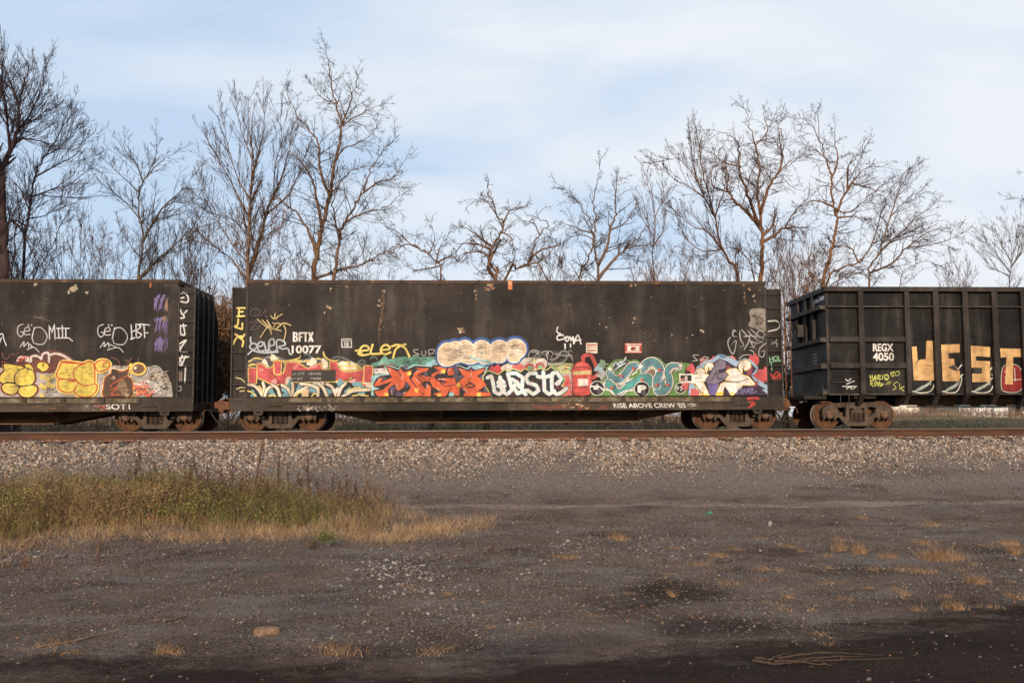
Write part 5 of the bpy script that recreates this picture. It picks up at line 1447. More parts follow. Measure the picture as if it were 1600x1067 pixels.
    for q in Ls: p.fill(ORG, q)
    for q in Ls[:3]: p.line((180, 52, 14), [((a[0]+b_[0])/2, (a[1]+b_[1])/2) for a, b_ in zip(q[3:9], q[4:10])], 7)
    p.fill(BLK, [(1165, 585), (1235, 528), (1312, 585), (1262, 612), (1200, 606)]).fill(ORG, [(1180, 585), (1235, 560), (1290, 585), (1240, 592)])
    for a in [[(580, 450), (650, 490), (745, 500)], [(500, 450), (560, 460), (640, 540), (720, 560)], [(1060, 560), (1120, 560), (1170, 640)], [(330, 400), (385, 470), (385, 530)], [(870, 552), (930, 590), (1050, 570)], [(780, 480), (740, 470), (700, 430)], [(1240, 400), (1250, 480), (1210, 520)]]:
        p.line(BLK, a, 9, sm=False)
    for a in [[(225, 370), (240, 410)], [(325, 550), (325, 610)], [(390, 440), (385, 505)], [(560, 405), (600, 390)], [(840, 500), (920, 497)], [(860, 430), (900, 400)], [(975, 350), (975, 400)], [(1250, 410), (1245, 470)], [(1110, 370), (1130, 400)], [(700, 560), (700, 610)], [(820, 610), (850, 640)], [(1150, 620), (1200, 660)], [(90, 510), (110, 490)], [(255, 650), (262, 690)], [(560, 500), (600, 545)], [(400, 680), (430, 660)]]:
        p.line((236, 170, 150), a, 11)
    for i, (x, y) in enumerate([(475, 430), (905, 400), (1090, 570), (565, 640), (190, 690), (850, 705), (1340, 695)]): p.splat(GOLD, x, y, 27, 40+i, 9, 0.3)
    p.splat(AQUA, 1000, 700, 40, 60)
    p.done("graffiti_lettering", car, 'jagged orange letters MEGA on a pale aqua ground')

    # ---- cream bubble throw-up with a blue rim
    p = Paint(660, 420, 4.0, off=0.016, zmin=ZP, xr=XR2)
    lob = [(160, 535, 66, 74), (205, 522, 60, 70), (265, 517, 62, 72), (370, 512, 62, 66), (482, 508, 64, 62), (580, 502, 70, 64)]
    low = [(150, 560, 55, 50), (300, 560, 60, 36), (400, 560, 55, 40), (480, 560, 44, 28), (572, 558, 40, 30)]
    for x, y, a, b_ in lob+low: p.circ((40, 88, 158), x, y-4, a+15, b_+15)
    for x, y, a, b_ in lob+low: p.circ(WHITE, x, y, a+2, b_+2)
    for x, y, a, b_ in low+lob: p.circ((228, 198, 158), x, y, a-5, b_-5)
    for x, y, a, b_ in lob: p.ring((236, 222, 200), x, y, a-2, 8, -100, 70, b_-2)
    for i, (x, y, a, b_) in enumerate(lob[::1]): p.scratch((150, 132, 116), x-45, y-40, x+5, y+45, 20, 18, 60, 3.0, 50+i, .12)
    sp = [(590+(30-2.2*i)*math.cos(i*0.55), 515+(30-2.2*i)*math.sin(i*0.55)) for i in range(13)]
    p.line(WHITE, sp, 7).line(WHITE, [(350, 530), (375, 510), (385, 530), (355, 545)], 6)
    for a in [[(300, 545), (320, 560), (400, 580)], [(400, 570), (430, 590), (370, 600)]]: p.line(AQUA, a, 10)
    p.done("graffiti_lettering", car, 'cream bubble letters rimmed in blue')

    # ---- white blackletter WASTE
    p = Paint(750, 530, 8.0, zmin=ZP, xr=XR2)
    p.fill((216, 200, 180), [(250, 380), (300, 320), (480, 260), (590, 230), (800, 240), (830, 340), (700, 400), (300, 400)], sm=True)
    p.fill((186, 176, 160), [(830, 310), (960, 300), (1160, 300), (1180, 460), (1150, 640), (1090, 712), (1000, 712), (1000, 420)])
    p.fill(SALM, [(400, 360), (440, 300), (520, 310), (560, 370), (500, 400)], sm=True).fill(SALM, [(1030, 470), (1100, 440), (1130, 500), (1150, 700), (1020, 712)])
    p.splat((212, 40, 50), 230, 385, 60, 1).splat((200, 60, 60), 160, 375, 45, 2).splat(RED, 640, 380, 40, 3).splat((220, 50, 56), 1080, 540, 36, 4)
    for x, y in ((620, 350), (750, 340), (930, 350), (1120, 350)): p.circ((190, 66, 60), x, y, 62, 50).circ((120, 160, 120), x+5, y+10, 36, 32)
    p.fill((150, 160, 96), [(850, 320), (950, 295), (1170, 300), (1160, 330), (1040, 320), (870, 345)])
    for a in [[(940, 400), (1020, 380), (1110, 395)], [(950, 430), (1050, 410), (1120, 420)], [(960, 360), (1060, 345), (1130, 360)], [(640, 270), (680, 250), (690, 280)]]: p.line(LIME, a, 20)
    p.line(BLK, [(580, 290), (640, 275), (660, 240), (800, 235)], 8, sm=False)
    for a in [[(600, 240), (620, 160), (680, 135), (740, 160), (690, 200), (640, 250)], [(760, 180), (800, 155), (850, 165), (830, 330)], [(850, 250), (830, 190), (870, 150), (910, 180), (870, 270)], [(920, 170), (980, 190), (1030, 150), (1090, 160), (1150, 250)], [(640, 165), (700, 160), (760, 220)], [(990, 190), (1060, 210), (1140, 200), (1160, 280)], [(880, 260), (950, 240), (1000, 170)], [(840, 290), (930, 310), (1050, 280), (1110, 190)]]:
        p.line((176, 170, 166), a, 12, taper=True)
    p.scratch((130, 124, 120), 640, 150, 1130, 290, 26, 40, 110, 8, 9, .5)
    back = [(40, 470), (95, 395), (230, 445), (310, 385), (350, 412), (420, 374), (510, 412), (560, 372), (640, 412), (760, 368), (830, 392), (890, 352), (1062, 502), (1010, 592), (1108, 612), (1000, 715), (150, 715), (60, 560)]
    p.outl(LIME, back, 26).fill(BLK, back)
    p.scratch((108, 34, 36), 130, 440, 980, 700, 70, 30, 70, 22, 12, 1.2)
    wl = [[(92, 482), (140, 455), (165, 560), (180, 655), (240, 690), (305, 630)], [(250, 470), (262, 560), (268, 630), (335, 695), (400, 630), (375, 520), (345, 430)], [(225, 585), (312, 585)], [(225, 545), (258, 500), (300, 545)],
          [(385, 425), (450, 425), (535, 480), (525, 600), (530, 650), (575, 690)], [(515, 590), (440, 555), (425, 610), (470, 680), (510, 660)], [(400, 500), (470, 545), (490, 600)],
          [(700, 425), (620, 425), (570, 480), (600, 545), (700, 575), (735, 640), (665, 690), (600, 640), (570, 640)],
          [(790, 405), (800, 520), (805, 640), (860, 690), (930, 645)], [(715, 465), (800, 480), (895, 450)],
          [(905, 425), (895, 520), (900, 630), (955, 690), (1010, 670), (1082, 612)], [(905, 425), (960, 415), (1022, 500), (940, 570), (990, 545)]]
    for a in wl: p.line(BLK, a, 62, sm=False)
    for a in wl: p.line((168, 212, 222), a, 49, sm=False)
    for a in wl: p.line((234, 224, 212), a, 36, sm=False)
    p.done("graffiti_lettering", car, 'white blackletter letters WASTE backed in black and lime')

    # ---- plain red drum shape with a bent hose
    p = Paint(750, 530, 8.0, off=0.024, zmin=ZP, xr=XR2)
    p.line(BLK, [(1290, 265), (1285, 225), (1330, 200), (1385, 205), (1425, 280), (1460, 370), (1485, 425), (1400, 490)], 62)
    p.line((190, 58, 48), [(1290, 265), (1285, 225), (1330, 200), (1385, 205), (1425, 280), (1460, 370), (1485, 425), (1400, 490)], 46)
    body = [(1150, 365), (1200, 300), (1270, 275), (1340, 300), (1395, 360), (1395, 600), (1372, 690), (1280, 708), (1180, 700), (1152, 610)]
    p.outl((70, 22, 20), body, 14).fill((204, 62, 50), body)
    p.fill((222, 92, 74), [(1180, 340), (1220, 300), (1275, 290), (1290, 330), (1240, 345)]).fill((222, 92, 74), [(1330, 470), (1372, 460), (1370, 600), (1340, 620)])
    p.line((96, 28, 26), [(1150, 368), (1270, 345), (1395, 365)], 9).line((96, 28, 26), [(1155, 605), (1270, 600), (1390, 590)], 9)
    p.fill((206, 176, 110), [(1165, 400), (1390, 388), (1392, 440), (1165, 446)]).fill((226, 214, 200), [(1220, 495), (1350, 492), (1348, 580), (1225, 586)])
    p.fill((170, 46, 40), [(1155, 660), (1250, 670), (1250, 700), (1180, 698)])
    p.done("graffiti_picture", car, 'red drum with a bent hose')

    # ---- teal script on green
    p = Paint(920, 530, 8.0, off=0.03, zmin=ZP, xr=XR2)
    p.splat((140, 172, 176), 140, 380, 60, 1).splat((120, 150, 120), 180, 310, 50, 2).splat((176, 176, 172), 160, 450, 50, 3)
    green = [(30, 710), (40, 620), (130, 540), (205, 470), (215, 360), (270, 300), (330, 252), (470, 252), (520, 270), (580, 252), (640, 285), (720, 228), (810, 212), (890, 240), (950, 310), (1050, 286), (1150, 292), (1250, 302), (1320, 345), (1200, 380), (1190, 500), (1230, 640), (1232, 710)]
    p.fill((104, 148, 70), green)
    p.fill((72, 80, 78), [(300, 300), (420, 262), (490, 268), (470, 310), (400, 370), (330, 400)], sm=True)
    for a in [[(300, 330), (340, 290), (380, 330)], [(350, 320), (400, 280), (420, 320)], [(400, 300), (440, 265), (460, 230)], [(330, 380), (380, 340), (450, 300)]]: p.line((206, 216, 222), a, 16)
    Ts = [([(590, 335), (520, 345), (455, 430), (375, 500), (300, 490), (255, 420)], 84), ([(235, 545), (280, 590), (365, 655), (455, 600), (560, 545), (670, 475), (735, 480), (745, 560)], 96),
          ([(690, 385), (705, 320), (790, 282), (870, 340), (885, 430), (870, 520)], 96), ([(1120, 345), (1020, 345), (985, 420), (1005, 540), (950, 645), (860, 650), (850, 570), (905, 545), (900, 600)], 78), ([(885, 430), (850, 500), (845, 590)], 84)]
    for a, w_ in Ts: p.line(BLK, a, w_+42)
    for a, w_ in Ts:
        p.line((232, 222, 206), a, w_+26).line((88, 66, 74), a, w_+4).line((76, 146, 142), a, w_-6)
    for i, (a, w_) in enumerate(Ts): p.line([(92, 128, 148), (60, 160, 144), (96, 124, 146), (92, 130, 144), (84, 140, 146)][i], [(x+8, y+8) for x, y in a], w_*0.35)
    for a in [[(330, 560), (420, 555), (500, 490)], [(340, 560), (375, 620), (450, 560)], [(700, 410), (790, 360), (850, 400)], [(1010, 420), (1050, 370), (1120, 365)], [(170, 620), (280, 650), (330, 720)], [(360, 690), (460, 645), (560, 640)], [(540, 445), (600, 400)], [(200, 540), (170, 590)]]: p.line((226, 216, 200), a, 16)
    p.fill((104, 148, 70), [(540, 480), (620, 420), (640, 440), (560, 500)]); p.fill((150, 104, 96), [(720, 405), (790, 372), (820, 430), (760, 430)]); p.fill((150, 104, 96), [(1020, 410), (1060, 380), (1090, 378), (1040, 415)])
    for x, y in ((555, 368), (400, 460), (660, 508), (282, 605), (880, 382), (842, 572), (978, 572)): p.circ((64, 56, 120), x+22, y+5, 16).circ((206, 84, 52), x, y, 20)
    for x, y, r in ((262, 370, 66), (645, 340, 62), (1142, 332, 60)):
        for k in range(8):
            a = k*math.pi/4+0.2; p.line((238, 230, 214), [(x, y), (x+r*math.cos(a), y+r*math.sin(a))], 10, taper=True)
        p.circ((240, 232, 216), x, y, 22)
    for x, y, r in ((102, 612, 84), (660, 622, 90), (1142, 612, 62)): p.circ((232, 226, 214), x, y, r+8).circ((30, 28, 30), x, y, r).splat((86, 82, 84), x+r*.3, y+r*.45, r*.36, int(x), 9, .2)
    p.line((238, 232, 222), [(15, 590), (90, 590), (60, 620), (110, 615), (115, 585), (190, 640)], 16).line((238, 232, 222), [(100, 560), (105, 620)], 12)
    p.line((238, 232, 222), [(1095, 590), (1120, 600), (1105, 630), (1095, 600)], 10).line((238, 232, 222), [(1170, 590), (1140, 600), (1165, 620), (1140, 640)], 10)
    p.line(GRN, [(292, 700), (297, 760)], 40).line(GRN, [(790, 700), (795, 760)], 36)
    p.fill((232, 222, 208), [(1122, 432), (1298, 432), (1294, 545), (1130, 545)]).fill((44, 38, 40), [(1140, 450), (1282, 450), (1280, 525), (1145, 525)]).fill((210, 190, 178), [(1195, 460), (1230, 460), (1228, 522), (1198, 522)]).fill((206, 120, 106), [(1150, 490), (1190, 490), (1190, 520), (1150, 520)])
    p.done("graffiti_lettering", car, 'teal looping letters on bright green')
    lettering("graffiti_lettering", "P", 920+606/8, 530+668/8, 11.5, FY, M_white, car, 'white letter P on a black ball', bold=0.05, off=0.05, w_px=14)

    # ---- purple and cream piece at the right end
    p = Paint(1050, 500, 7.62, off=0.036, zmin=ZP, xr=XR2)
    lb = [(190, 897), (200, 780), (265, 640), (290, 560), (380, 490), (450, 478), (520, 430), (560, 405), (640, 430), (780, 490), (860, 452), (940, 480), (1022, 560), (1012, 620), (945, 660), (1141, 775), (1141, 897)]
    for x, y, r, sd in [(235, 590, 55, 1), (380, 505, 50, 2), (490, 475, 34, 3), (720, 490, 55, 4), (965, 470, 60, 5), (1060, 670, 80, 6), (1105, 605, 40, 7), (150, 790, 55, 8), (1125, 700, 50, 9)]: p.splat((212, 74, 78), x, y, r, sd)
    p.fill((156, 184, 204), lb)
    p.fill((90, 120, 150), [(540, 415), (590, 405), (660, 440), (600, 450)], sm=True)
    p.fill((60, 42, 64), [(370, 897), (300, 760), (330, 640), (400, 560), (500, 500), (560, 460), (650, 490), (760, 560), (800, 500), (870, 470), (950, 530), (1000, 580), (940, 660), (1000, 760), (1140, 830), (1140, 897)])
    p.fill((156, 184, 204), [(1060, 825), (1141, 820), (1141, 880)])
    for q in ([(640, 540), (690, 560), (650, 600)], [(900, 560), (950, 540), (940, 640), (890, 650)], [(660, 760), (740, 750), (700, 800)], [(970, 740), (1020, 730), (990, 800)], [(400, 590), (440, 560), (430, 620)]): p.fill((160, 64, 76), q, sm=True)
    E1 = [(240, 655), (310, 650), (285, 600), (335, 573), (388, 608), (376, 645), (430, 650), (398, 722), (360, 735), (445, 895), (385, 895), (345, 800), (352, 895), (322, 895), (268, 760), (200, 735)]
    V1 = [(500, 520), (560, 470), (632, 500), (640, 560), (592, 590), (545, 592), (560, 640), (640, 610), (682, 650), (602, 720), (560, 740), (520, 895), (445, 895), (420, 760), (400, 720), (450, 650), (480, 582), (500, 570)]
    S1 = [(640, 610), (690, 580), (760, 580), (800, 620), (822, 650), (900, 670), (990, 768), (930, 775), (842, 772), (720, 895), (690, 895), (652, 830), (622, 780), (602, 895), (515, 895), (580, 760), (640, 735), (770, 742), (632, 710), (680, 652)]
    H1 = [(800, 620), (790, 540), (820, 492), (870, 477), (925, 502), (932, 560), (902, 595), (862, 600), (850, 570), (880, 552), (868, 540), (832, 570), (830, 640)]
    K1 = [(400, 640), (385, 560), (420, 515), (470, 515), (495, 550), (480, 590), (440, 595), (450, 560), (425, 560), (415, 600)]
    for q in (K1, E1): p.outl((40, 30, 46), q, 26).outl(GOLD, q, 14).fill((238, 226, 208), q)
    p.outl((40, 30, 50), V1, 20).fill((126, 112, 126), V1).fill((110, 88, 150), [(420, 760), (540, 750), (520, 895), (445, 895)])
    p.line((60, 44, 70), [(470, 720), (530, 600), (540, 700), (600, 700)], 11, sm=False).line((60, 44, 70), [(430, 760), (500, 770), (560, 742)], 9, sm=False)
    for q in (H1, S1): p.outl((40, 30, 46), q, 26).outl(GOLD, q, 14).fill((238, 226, 208), q)
    p.line((70, 50, 70), [(640, 735), (770, 742), (900, 700)], 9, sm=False).line((206, 190, 176), [(700, 620), (760, 610), (800, 660)], 10).line((206, 190, 176), [(280, 690), (360, 690)], 10).line((180, 70, 84), [(960, 790), (1010, 740), (980, 730)], 9)
    p.line((40, 30, 46), [(270, 760), (330, 850), (350, 895)], 10, sm=False).line((40, 30, 46), [(600, 895), (625, 790), (690, 895)], 10, sm=False)
    for q in ([(290, 780), (320, 770), (315, 790)], [(530, 860), (610, 850), (600, 895), (520, 895)], [(330, 880), (440, 880), (445, 895), (325, 895)], [(650, 600), (700, 590), (680, 610)], [(700, 850), (730, 860), (715, 895), (692, 895)], [(920, 745), (950, 755), (930, 770)]): p.fill(GOLD, q)
    for x, y, r, sd in [(255, 860, 52, 20), (150, 790, 44, 21), (240, 910, 30, 22)]: p.splat((206, 88, 84), x, y, r, sd)
    for a in [[(770, 880), (790, 830), (830, 830), (810, 880)], [(840, 880), (860, 820), (880, 870), (900, 820)], [(920, 870), (910, 830), (960, 815), (930, 870), (1000, 850)]]: p.line((112, 96, 140), a, 22)
    p.done("graffiti_lettering", car, 'cream and violet letters outlined in yellow over dark purple')

    # ---- tags
    def tagp(x0, y0, k, strokes, c, w, label, taper=False, off=0.038, plane=FY, sm=True, name="graffiti_tag", xr=XR2):
        p = Paint(x0, y0, k, plane, off, zmin=None, xr=xr)
        for s_ in strokes: p.line(c, s_, w, taper=taper, sm=sm)
        return p.done(name, car, label)
    tagp(340, 420, 4, [[(208, 428), (212, 462), (240, 470), (248, 490), (226, 505), (204, 492), (214, 466)], [(258, 488), (284, 478), (280, 458), (258, 466), (252, 496), (268, 516), (296, 510)], [(292, 460), (312, 522), (330, 470)], [(326, 486), (356, 474), (350, 440), (326, 452), (322, 496), (340, 520), (366, 512)], [(376, 524), (372, 450), (412, 452), (424, 476), (384, 488), (410, 502), (440, 498), (452, 530), (466, 536)], [(192, 536), (222, 512), (260, 522), (320, 526), (380, 520)]], (186, 190, 194), 10, 'pale grey tag SEVER')
    tagp(340, 420, 4, [[(250, 315), (290, 350), (340, 385)], [(280, 320), (330, 370), (310, 320), (345, 380)], [(345, 340), (365, 345), (350, 370), (370, 385)], [(370, 340), (400, 350), (370, 375), (400, 390)], [(270, 430), (295, 390), (320, 365), (340, 410)], [(390, 350), (420, 340), (460, 355)], [(415, 350), (428, 390), (418, 445)], [(335, 295), (355, 315), (362, 280)], [(365, 315), (380, 300), (405, 285)]], (214, 184, 116), 6.5, 'thin cream tag with a little crown')
    tagp(340, 420, 4, [[(205, 290), (215, 260), (260, 255), (265, 290), (215, 295)], [(275, 300), (305, 255), (300, 300)], [(205, 340), (260, 330), (210, 380), (260, 375), (280, 340)]], (98, 78, 82), 6, 'faded mauve scribble')
    tagp(340, 420, 4, [[(864, 512), (895, 512), (880, 530), (905, 543)], [(893, 514), (940, 508), (945, 492), (922, 480), (896, 496), (894, 522), (915, 540), (946, 534)], [(970, 474), (958, 528), (990, 532), (1022, 530)], [(1026, 508), (1074, 502), (1070, 484), (1048, 476), (1024, 496), (1024, 522), (1050, 534), (1082, 522)], [(1176, 472), (1140, 484), (1112, 508), (1098, 558)], [(1088, 486), (1124, 476), (1170, 494), (1200, 550)]], (232, 204, 92), 13, 'fat yellow tag ELEX')
    tagp(340, 420, 4, [[(1255, 505), (1225, 510), (1235, 525), (1260, 535), (1222, 545)], [(1275, 515), (1280, 540), (1300, 540), (1300, 512)], [(1325, 545), (1320, 510), (1355, 508), (1345, 530), (1322, 530)]], (150, 146, 140), 7, 'grey tag SUP')
    tagp(660, 420, 4, [[(845, 365), (840, 395), (865, 410)], [(880, 415), (845, 420), (845, 445), (880, 440)], [(885, 430), (910, 425), (890, 440), (905, 455)], [(910, 450), (920, 425), (930, 450), (940, 425), (945, 465)], [(945, 470), (970, 415), (990, 470)], [(955, 450), (990, 445)], [(890, 470), (892, 500)], [(925, 470), (925, 490)]], (232, 226, 218), 9, 'dripping white tag COMA')
    tagp(1050, 500, 7.62, [[(310, 420), (250, 420), (270, 455), (300, 480), (240, 490)], [(330, 460), (335, 490), (350, 460), (355, 485)], [(375, 485), (370, 440), (430, 450), (400, 470), (440, 480)]], (182, 174, 164), 9, 'small white tag SOB')
    tagp(1050, 500, 7.62, [[(760, 140), (730, 125), (720, 190), (770, 200)], [(690, 205), (660, 270), (690, 370), (730, 400), (760, 250), (710, 285)], [(800, 130), (810, 230), (850, 300), (800, 330)], [(820, 115), (880, 180), (920, 230), (850, 360), (900, 280)], [(900, 130), (960, 200), (1080, 280)], [(930, 110), (1000, 170), (1100, 240)], [(850, 200), (950, 190), (1070, 210), (1100, 150)], [(900, 240), (1000, 280), (1080, 250)], [(920, 320), (1000, 345)], [(1120, 270), (1040, 340), (1030, 420), (1080, 440), (1095, 370), (1050, 380)], [(990, 230), (1030, 130), (1120, 180)], [(930, 260), (970, 320), (1010, 230)], [(640, 440), (700, 440), (750, 475)], [(790, 465), (850, 420), (960, 415)], [(920, 360), (960, 375), (975, 415)]], (168, 164, 158), 15, 'tangled pale grey tag', taper=True)
    p = Paint(1050, 500, 7.62, off=0.030, xr=XR2)
    p.fill((150, 138, 122), [(920, -110), (1000, -135), (1120, -110), (1128, 100), (1080, 140), (1000, 110), (905, 70), (930, 0)], sm=True)
    p.scratch((70, 60, 54), 930, -80, 1060, 90, 16, 30, 90, 9, 31, .5).line((60, 52, 48), [(1000, 20), (1020, -20), (1070, -10), (1060, 40), (1010, 60)], 9)
    p.done("paint_patch", car, 'weathered pale paint patch')
    # on the sill and the corner plates
    p = Paint(900, 420, 4, off=0.004); 
    p.scratch((150, 60, 44), -280, 838, 180, 868, 34, 15, 45, 5, 5, .6).scratch((206, 160, 110), -100, 840, 60, 868, 14, 10, 30, 4, 6, .6)
    p.scratch((206, 196, 184), 690, 842, 740, 862, 8, 15, 40, 3.5, 7, .2)
    p.done("graffiti_tag", car, 'faded red scribbles along the sill')
    lettering("graffiti_lettering", "RISE ABOVE CREW '05", 957.5, 637.2, 7.6, FY, M_white, car, "white hand lettering RISE ABOVE CREW '05", bold=0.014, off=0.009, shear=-0.25, w_px=114)
    p = Paint(340, 610, 8, off=0.004); p.scratch((206, 190, 170), 960, 190, 1460, 245, 34, 15, 50, 6, 8, .7); p.splat((222, 206, 188), 1130, 238, 20, 3); p.done("graffiti_tag", car, 'worn pale scribble along the sill')
    p = Paint(1040, 610, 8, off=0.006)
    for a in [[(1020, 100), (1090, 85), (1160, 90)], [(1030, 105), (1165, 105)], [(1040, 140), (1110, 145), (1060, 180), (1110, 175), (1030, 218), (1120, 165)]]: p.line((206, 52, 44), a, 16)
    p.done("graffiti_tag", car, 'red scrawl by the right end')
    CP = FY+0.07
    tagp(340, 420, 4, [[(122, 245), (172, 245)], [(135, 245), (132, 298)], [(130, 270), (160, 268)], [(122, 298), (168, 295)], [(130, 315), (125, 350), (108, 362), (155, 378)], [(155, 340), (155, 378)], [(110, 408), (150, 430), (168, 410)], [(95, 475), (120, 430), (150, 420)], [(130, 425), (160, 450), (155, 485)]], (234, 208, 96), 11, 'yellow letters ELX down the corner plate', plane=CP, off=0.004, xr=None)
    tagp(340, 420, 4, [[(115, 680), (150, 690), (180, 720)], [(120, 750), (150, 740), (185, 745)], [(140, 765), (185, 760)]], (206, 190, 120), 7, 'worn yellow scribble', plane=CP, off=0.004, xr=None)
    tagp(1050, 500, 7.62, [[(1145, 15), (1240, 10), (1285, 60), (1250, 110), (1145, 135)]], (196, 192, 184), 15, 'pale hook-shaped stroke', plane=CP, off=0.004, xr=None)
    tagp(1050, 500, 7.62, [[(1160, 440), (1165, 500)], [(1170, 470), (1200, 460), (1195, 440)], [(1210, 480), (1215, 440), (1250, 435), (1250, 475), (1215, 480)], [(1265, 430), (1275, 475), (1310, 470), (1305, 415)], [(1160, 505), (1220, 490), (1290, 490)], [(1180, 510), (1190, 600)]], (124, 176, 132), 12, 'mint green tag', plane=CP, off=0.004, xr=None)
    tagp(1050, 500, 7.62, [[(1170, 640), (1220, 680), (1310, 630)], [(1190, 690), (1250, 620), (1300, 680)], [(1200, 700), (1310, 680)], [(1220, 730), (1300, 710)]], (206, 48, 42), 12, 'red scrawl between the ladder rungs', plane=CP, off=0.004, xr=None)
    tagp(1050, 500, 7.62, [[(1180, 290), (1230, 260), (1250, 225)], [(1190, 260), (1260, 290)], [(1240, 240), (1250, 325)]], (150, 146, 140), 8, 'small grey tag', plane=CP, off=0.004, xr=None)
    # numbers and placards
    p = Paint(380, 480, 8, off=0.006, xr=XR2); WH = (236, 226, 214, 0.15)
    p.fill(WH, [(622, 312), (664, 312), (680, 326), (680, 352), (670, 368), (684, 382), (684, 416), (668, 432), (622, 432)], holes=[[(644, 330), (660, 332), (660, 360), (644, 362)], [(644, 380), (662, 382), (662, 412), (644, 414)]])
    p.fill(WH, [(694, 312), (748, 312), (748, 334), (716, 334), (716, 360), (740, 360), (740, 380), (716, 380), (716, 432), (694, 432)])
    p.fill(WH, [(752, 312), (808, 312), (808, 334), (791, 334), (791, 432), (769, 432), (769, 334), (752, 334)])
    p.fill(WH, [(812, 312), (836, 312), (846, 346), (857, 312), (880, 312), (859, 371), (882, 432), (857, 432), (846, 396), (834, 432), (810, 432), (833, 371)])
    p.done("reporting_mark", car, 'white stencilled letters BFTX')
    lettering("reporting_mark", "10077", 455.8, 552.2, 12.5, FY, M_white, car, 'white stencilled number 10077', bold=0.03, off=0.012, w_px=46.5)
    p = Paint(380, 480, 8, off=0.004)
    p.fill((206, 198, 190), [(1226, 392), (1360, 392), (1360, 506), (1226, 506)]).fill(DBRN, [(1240, 406), (1345, 406), (1345, 492), (1240, 492)]).line((206, 198, 190), [(1252, 424), (1330, 424)], 9, sm=False).fill((206, 198, 190), [(1262, 440), (1318, 440), (1318, 484), (1262, 484)]).line(DBRN, [(1278, 480), (1278, 452), (1305, 452)], 8, sm=False).line(DBRN, [(1280, 466), (1298, 466)], 7, sm=False)
    p.done("stencil_square", car, 'small white square stencil with a letter F')
    p = Paint(750, 530, 8, off=0.012)
    p.fill((236, 220, 196), [(1326, 46), (1466, 46), (1466, 176), (1326, 176)])
    for y, h in ((74, 18), (106, 9), (142, 16)): p.line((176, 66, 52), [(1340, y), (1452, y-4)], h, sm=False)
    p.done("placard", car, 'white placard with red lines')
    p = Paint(920, 530, 8, off=0.012)
    p.fill((188, 62, 52), [(450, 48), (662, 48), (662, 175), (450, 175)]).line((236, 214, 196), [(462, 64), (650, 64)], 12, sm=False).line((236, 214, 196), [(462, 160), (650, 160)], 10, sm=False).fill((240, 222, 200), [(482, 82), (632, 82), (632, 148), (482, 148)]).fill((150, 46, 42), [(520, 130), (540, 95), (590, 110), (560, 140)], sm=True)
    p.done("placard", car, 'red and white placard')
    # chipped paint and rust on the upper side
    p = Paint(0, 420, 1, off=0.003, xr=XR2)
    r_ = random.Random(21)
    spots = [(418, 443, 3), (541, 448, 2), (517, 452, 2), (513, 480, 3), (508, 488, 2), (592, 478, 2), (595, 500, 2.4), (591, 470, 2.2), (600, 455, 2.6), (721, 516, 4), (985, 446, 2.6), (992, 445, 2), (1163, 446, 3.2), (1170, 452, 2.4), (1178, 462, 2.4), (1179, 470, 1.8), (992, 498, 2), (989, 505, 1.6), (947, 511, 1.6), (936, 506, 1.2), (1097, 517, 2.2), (1082, 523, 1.6), (1073, 528, 1.4), (1050, 524, 1.3), (743, 455, 2), (766, 447, 4.5), (762, 452, 3)]
    for i, (x, y, q) in enumerate(spots): [p.splat([(176, 146, 110), (140, 92, 58), (186, 166, 138)][(i+j) % 3], x+r_.uniform(-1, 1)*q*0.9, y-420+r_.uniform(-1, 1)*q*0.8, q*r_.uniform(0.3, 0.7), i*7+j, 9, .6) for j in range(4)]
    for i in range(150):
        x, y = r_.uniform(390, 1190), r_.uniform(446, 545); p.splat([(150, 120, 92), (128, 84, 52), (168, 148, 124), (104, 88, 78)][i % 4], x, y-420, r_.uniform(0.25, 0.75), i+100, 7, .6)
    for a, w_ in [([(596, 452), (600, 470), (597, 490), (592, 515), (594, 545)], 3.2), ([(598, 460), (594, 500)], 2.2), ([(744, 458), (743, 470)], 1.5), ([(1163, 452), (1163, 475)], 1)]: p.line((96, 72, 54), [(x, y-420) for x, y in a], w_*0.8, taper=True); [p.splat((150, 112, 80), a[0][0]+r_.uniform(-3, 3)*w_*0.4, r_.uniform(a[0][1], a[-1][1])-420, r_.uniform(0.3, 1.0), 400+j, 7, .6) for j in range(16)]
    p.fill((206, 112, 48), [(793.5, 18), (800.5, 18), (800.5, 33), (794, 33)]).fill((228, 170, 110), [(794.5, 20), (799, 20), (799, 26), (795, 26)])
    for a in [[(585, 440), (600, 447), (625, 449)], [(900, 452), (930, 450), (960, 441)], [(925, 472), (950, 472), (970, 462), (985, 448)], [(960, 462), (990, 474)], [(1050, 487), (1080, 476), (1120, 455)], [(760, 448), (772, 456), (780, 452)]]: p.line((84, 62, 48), [(x, y-420) for x, y in a], 0.55, taper=True)
    p.done("chipped_paint", car, 'rusty chips and scrapes in the black paint')
car2_paint(CAR2)

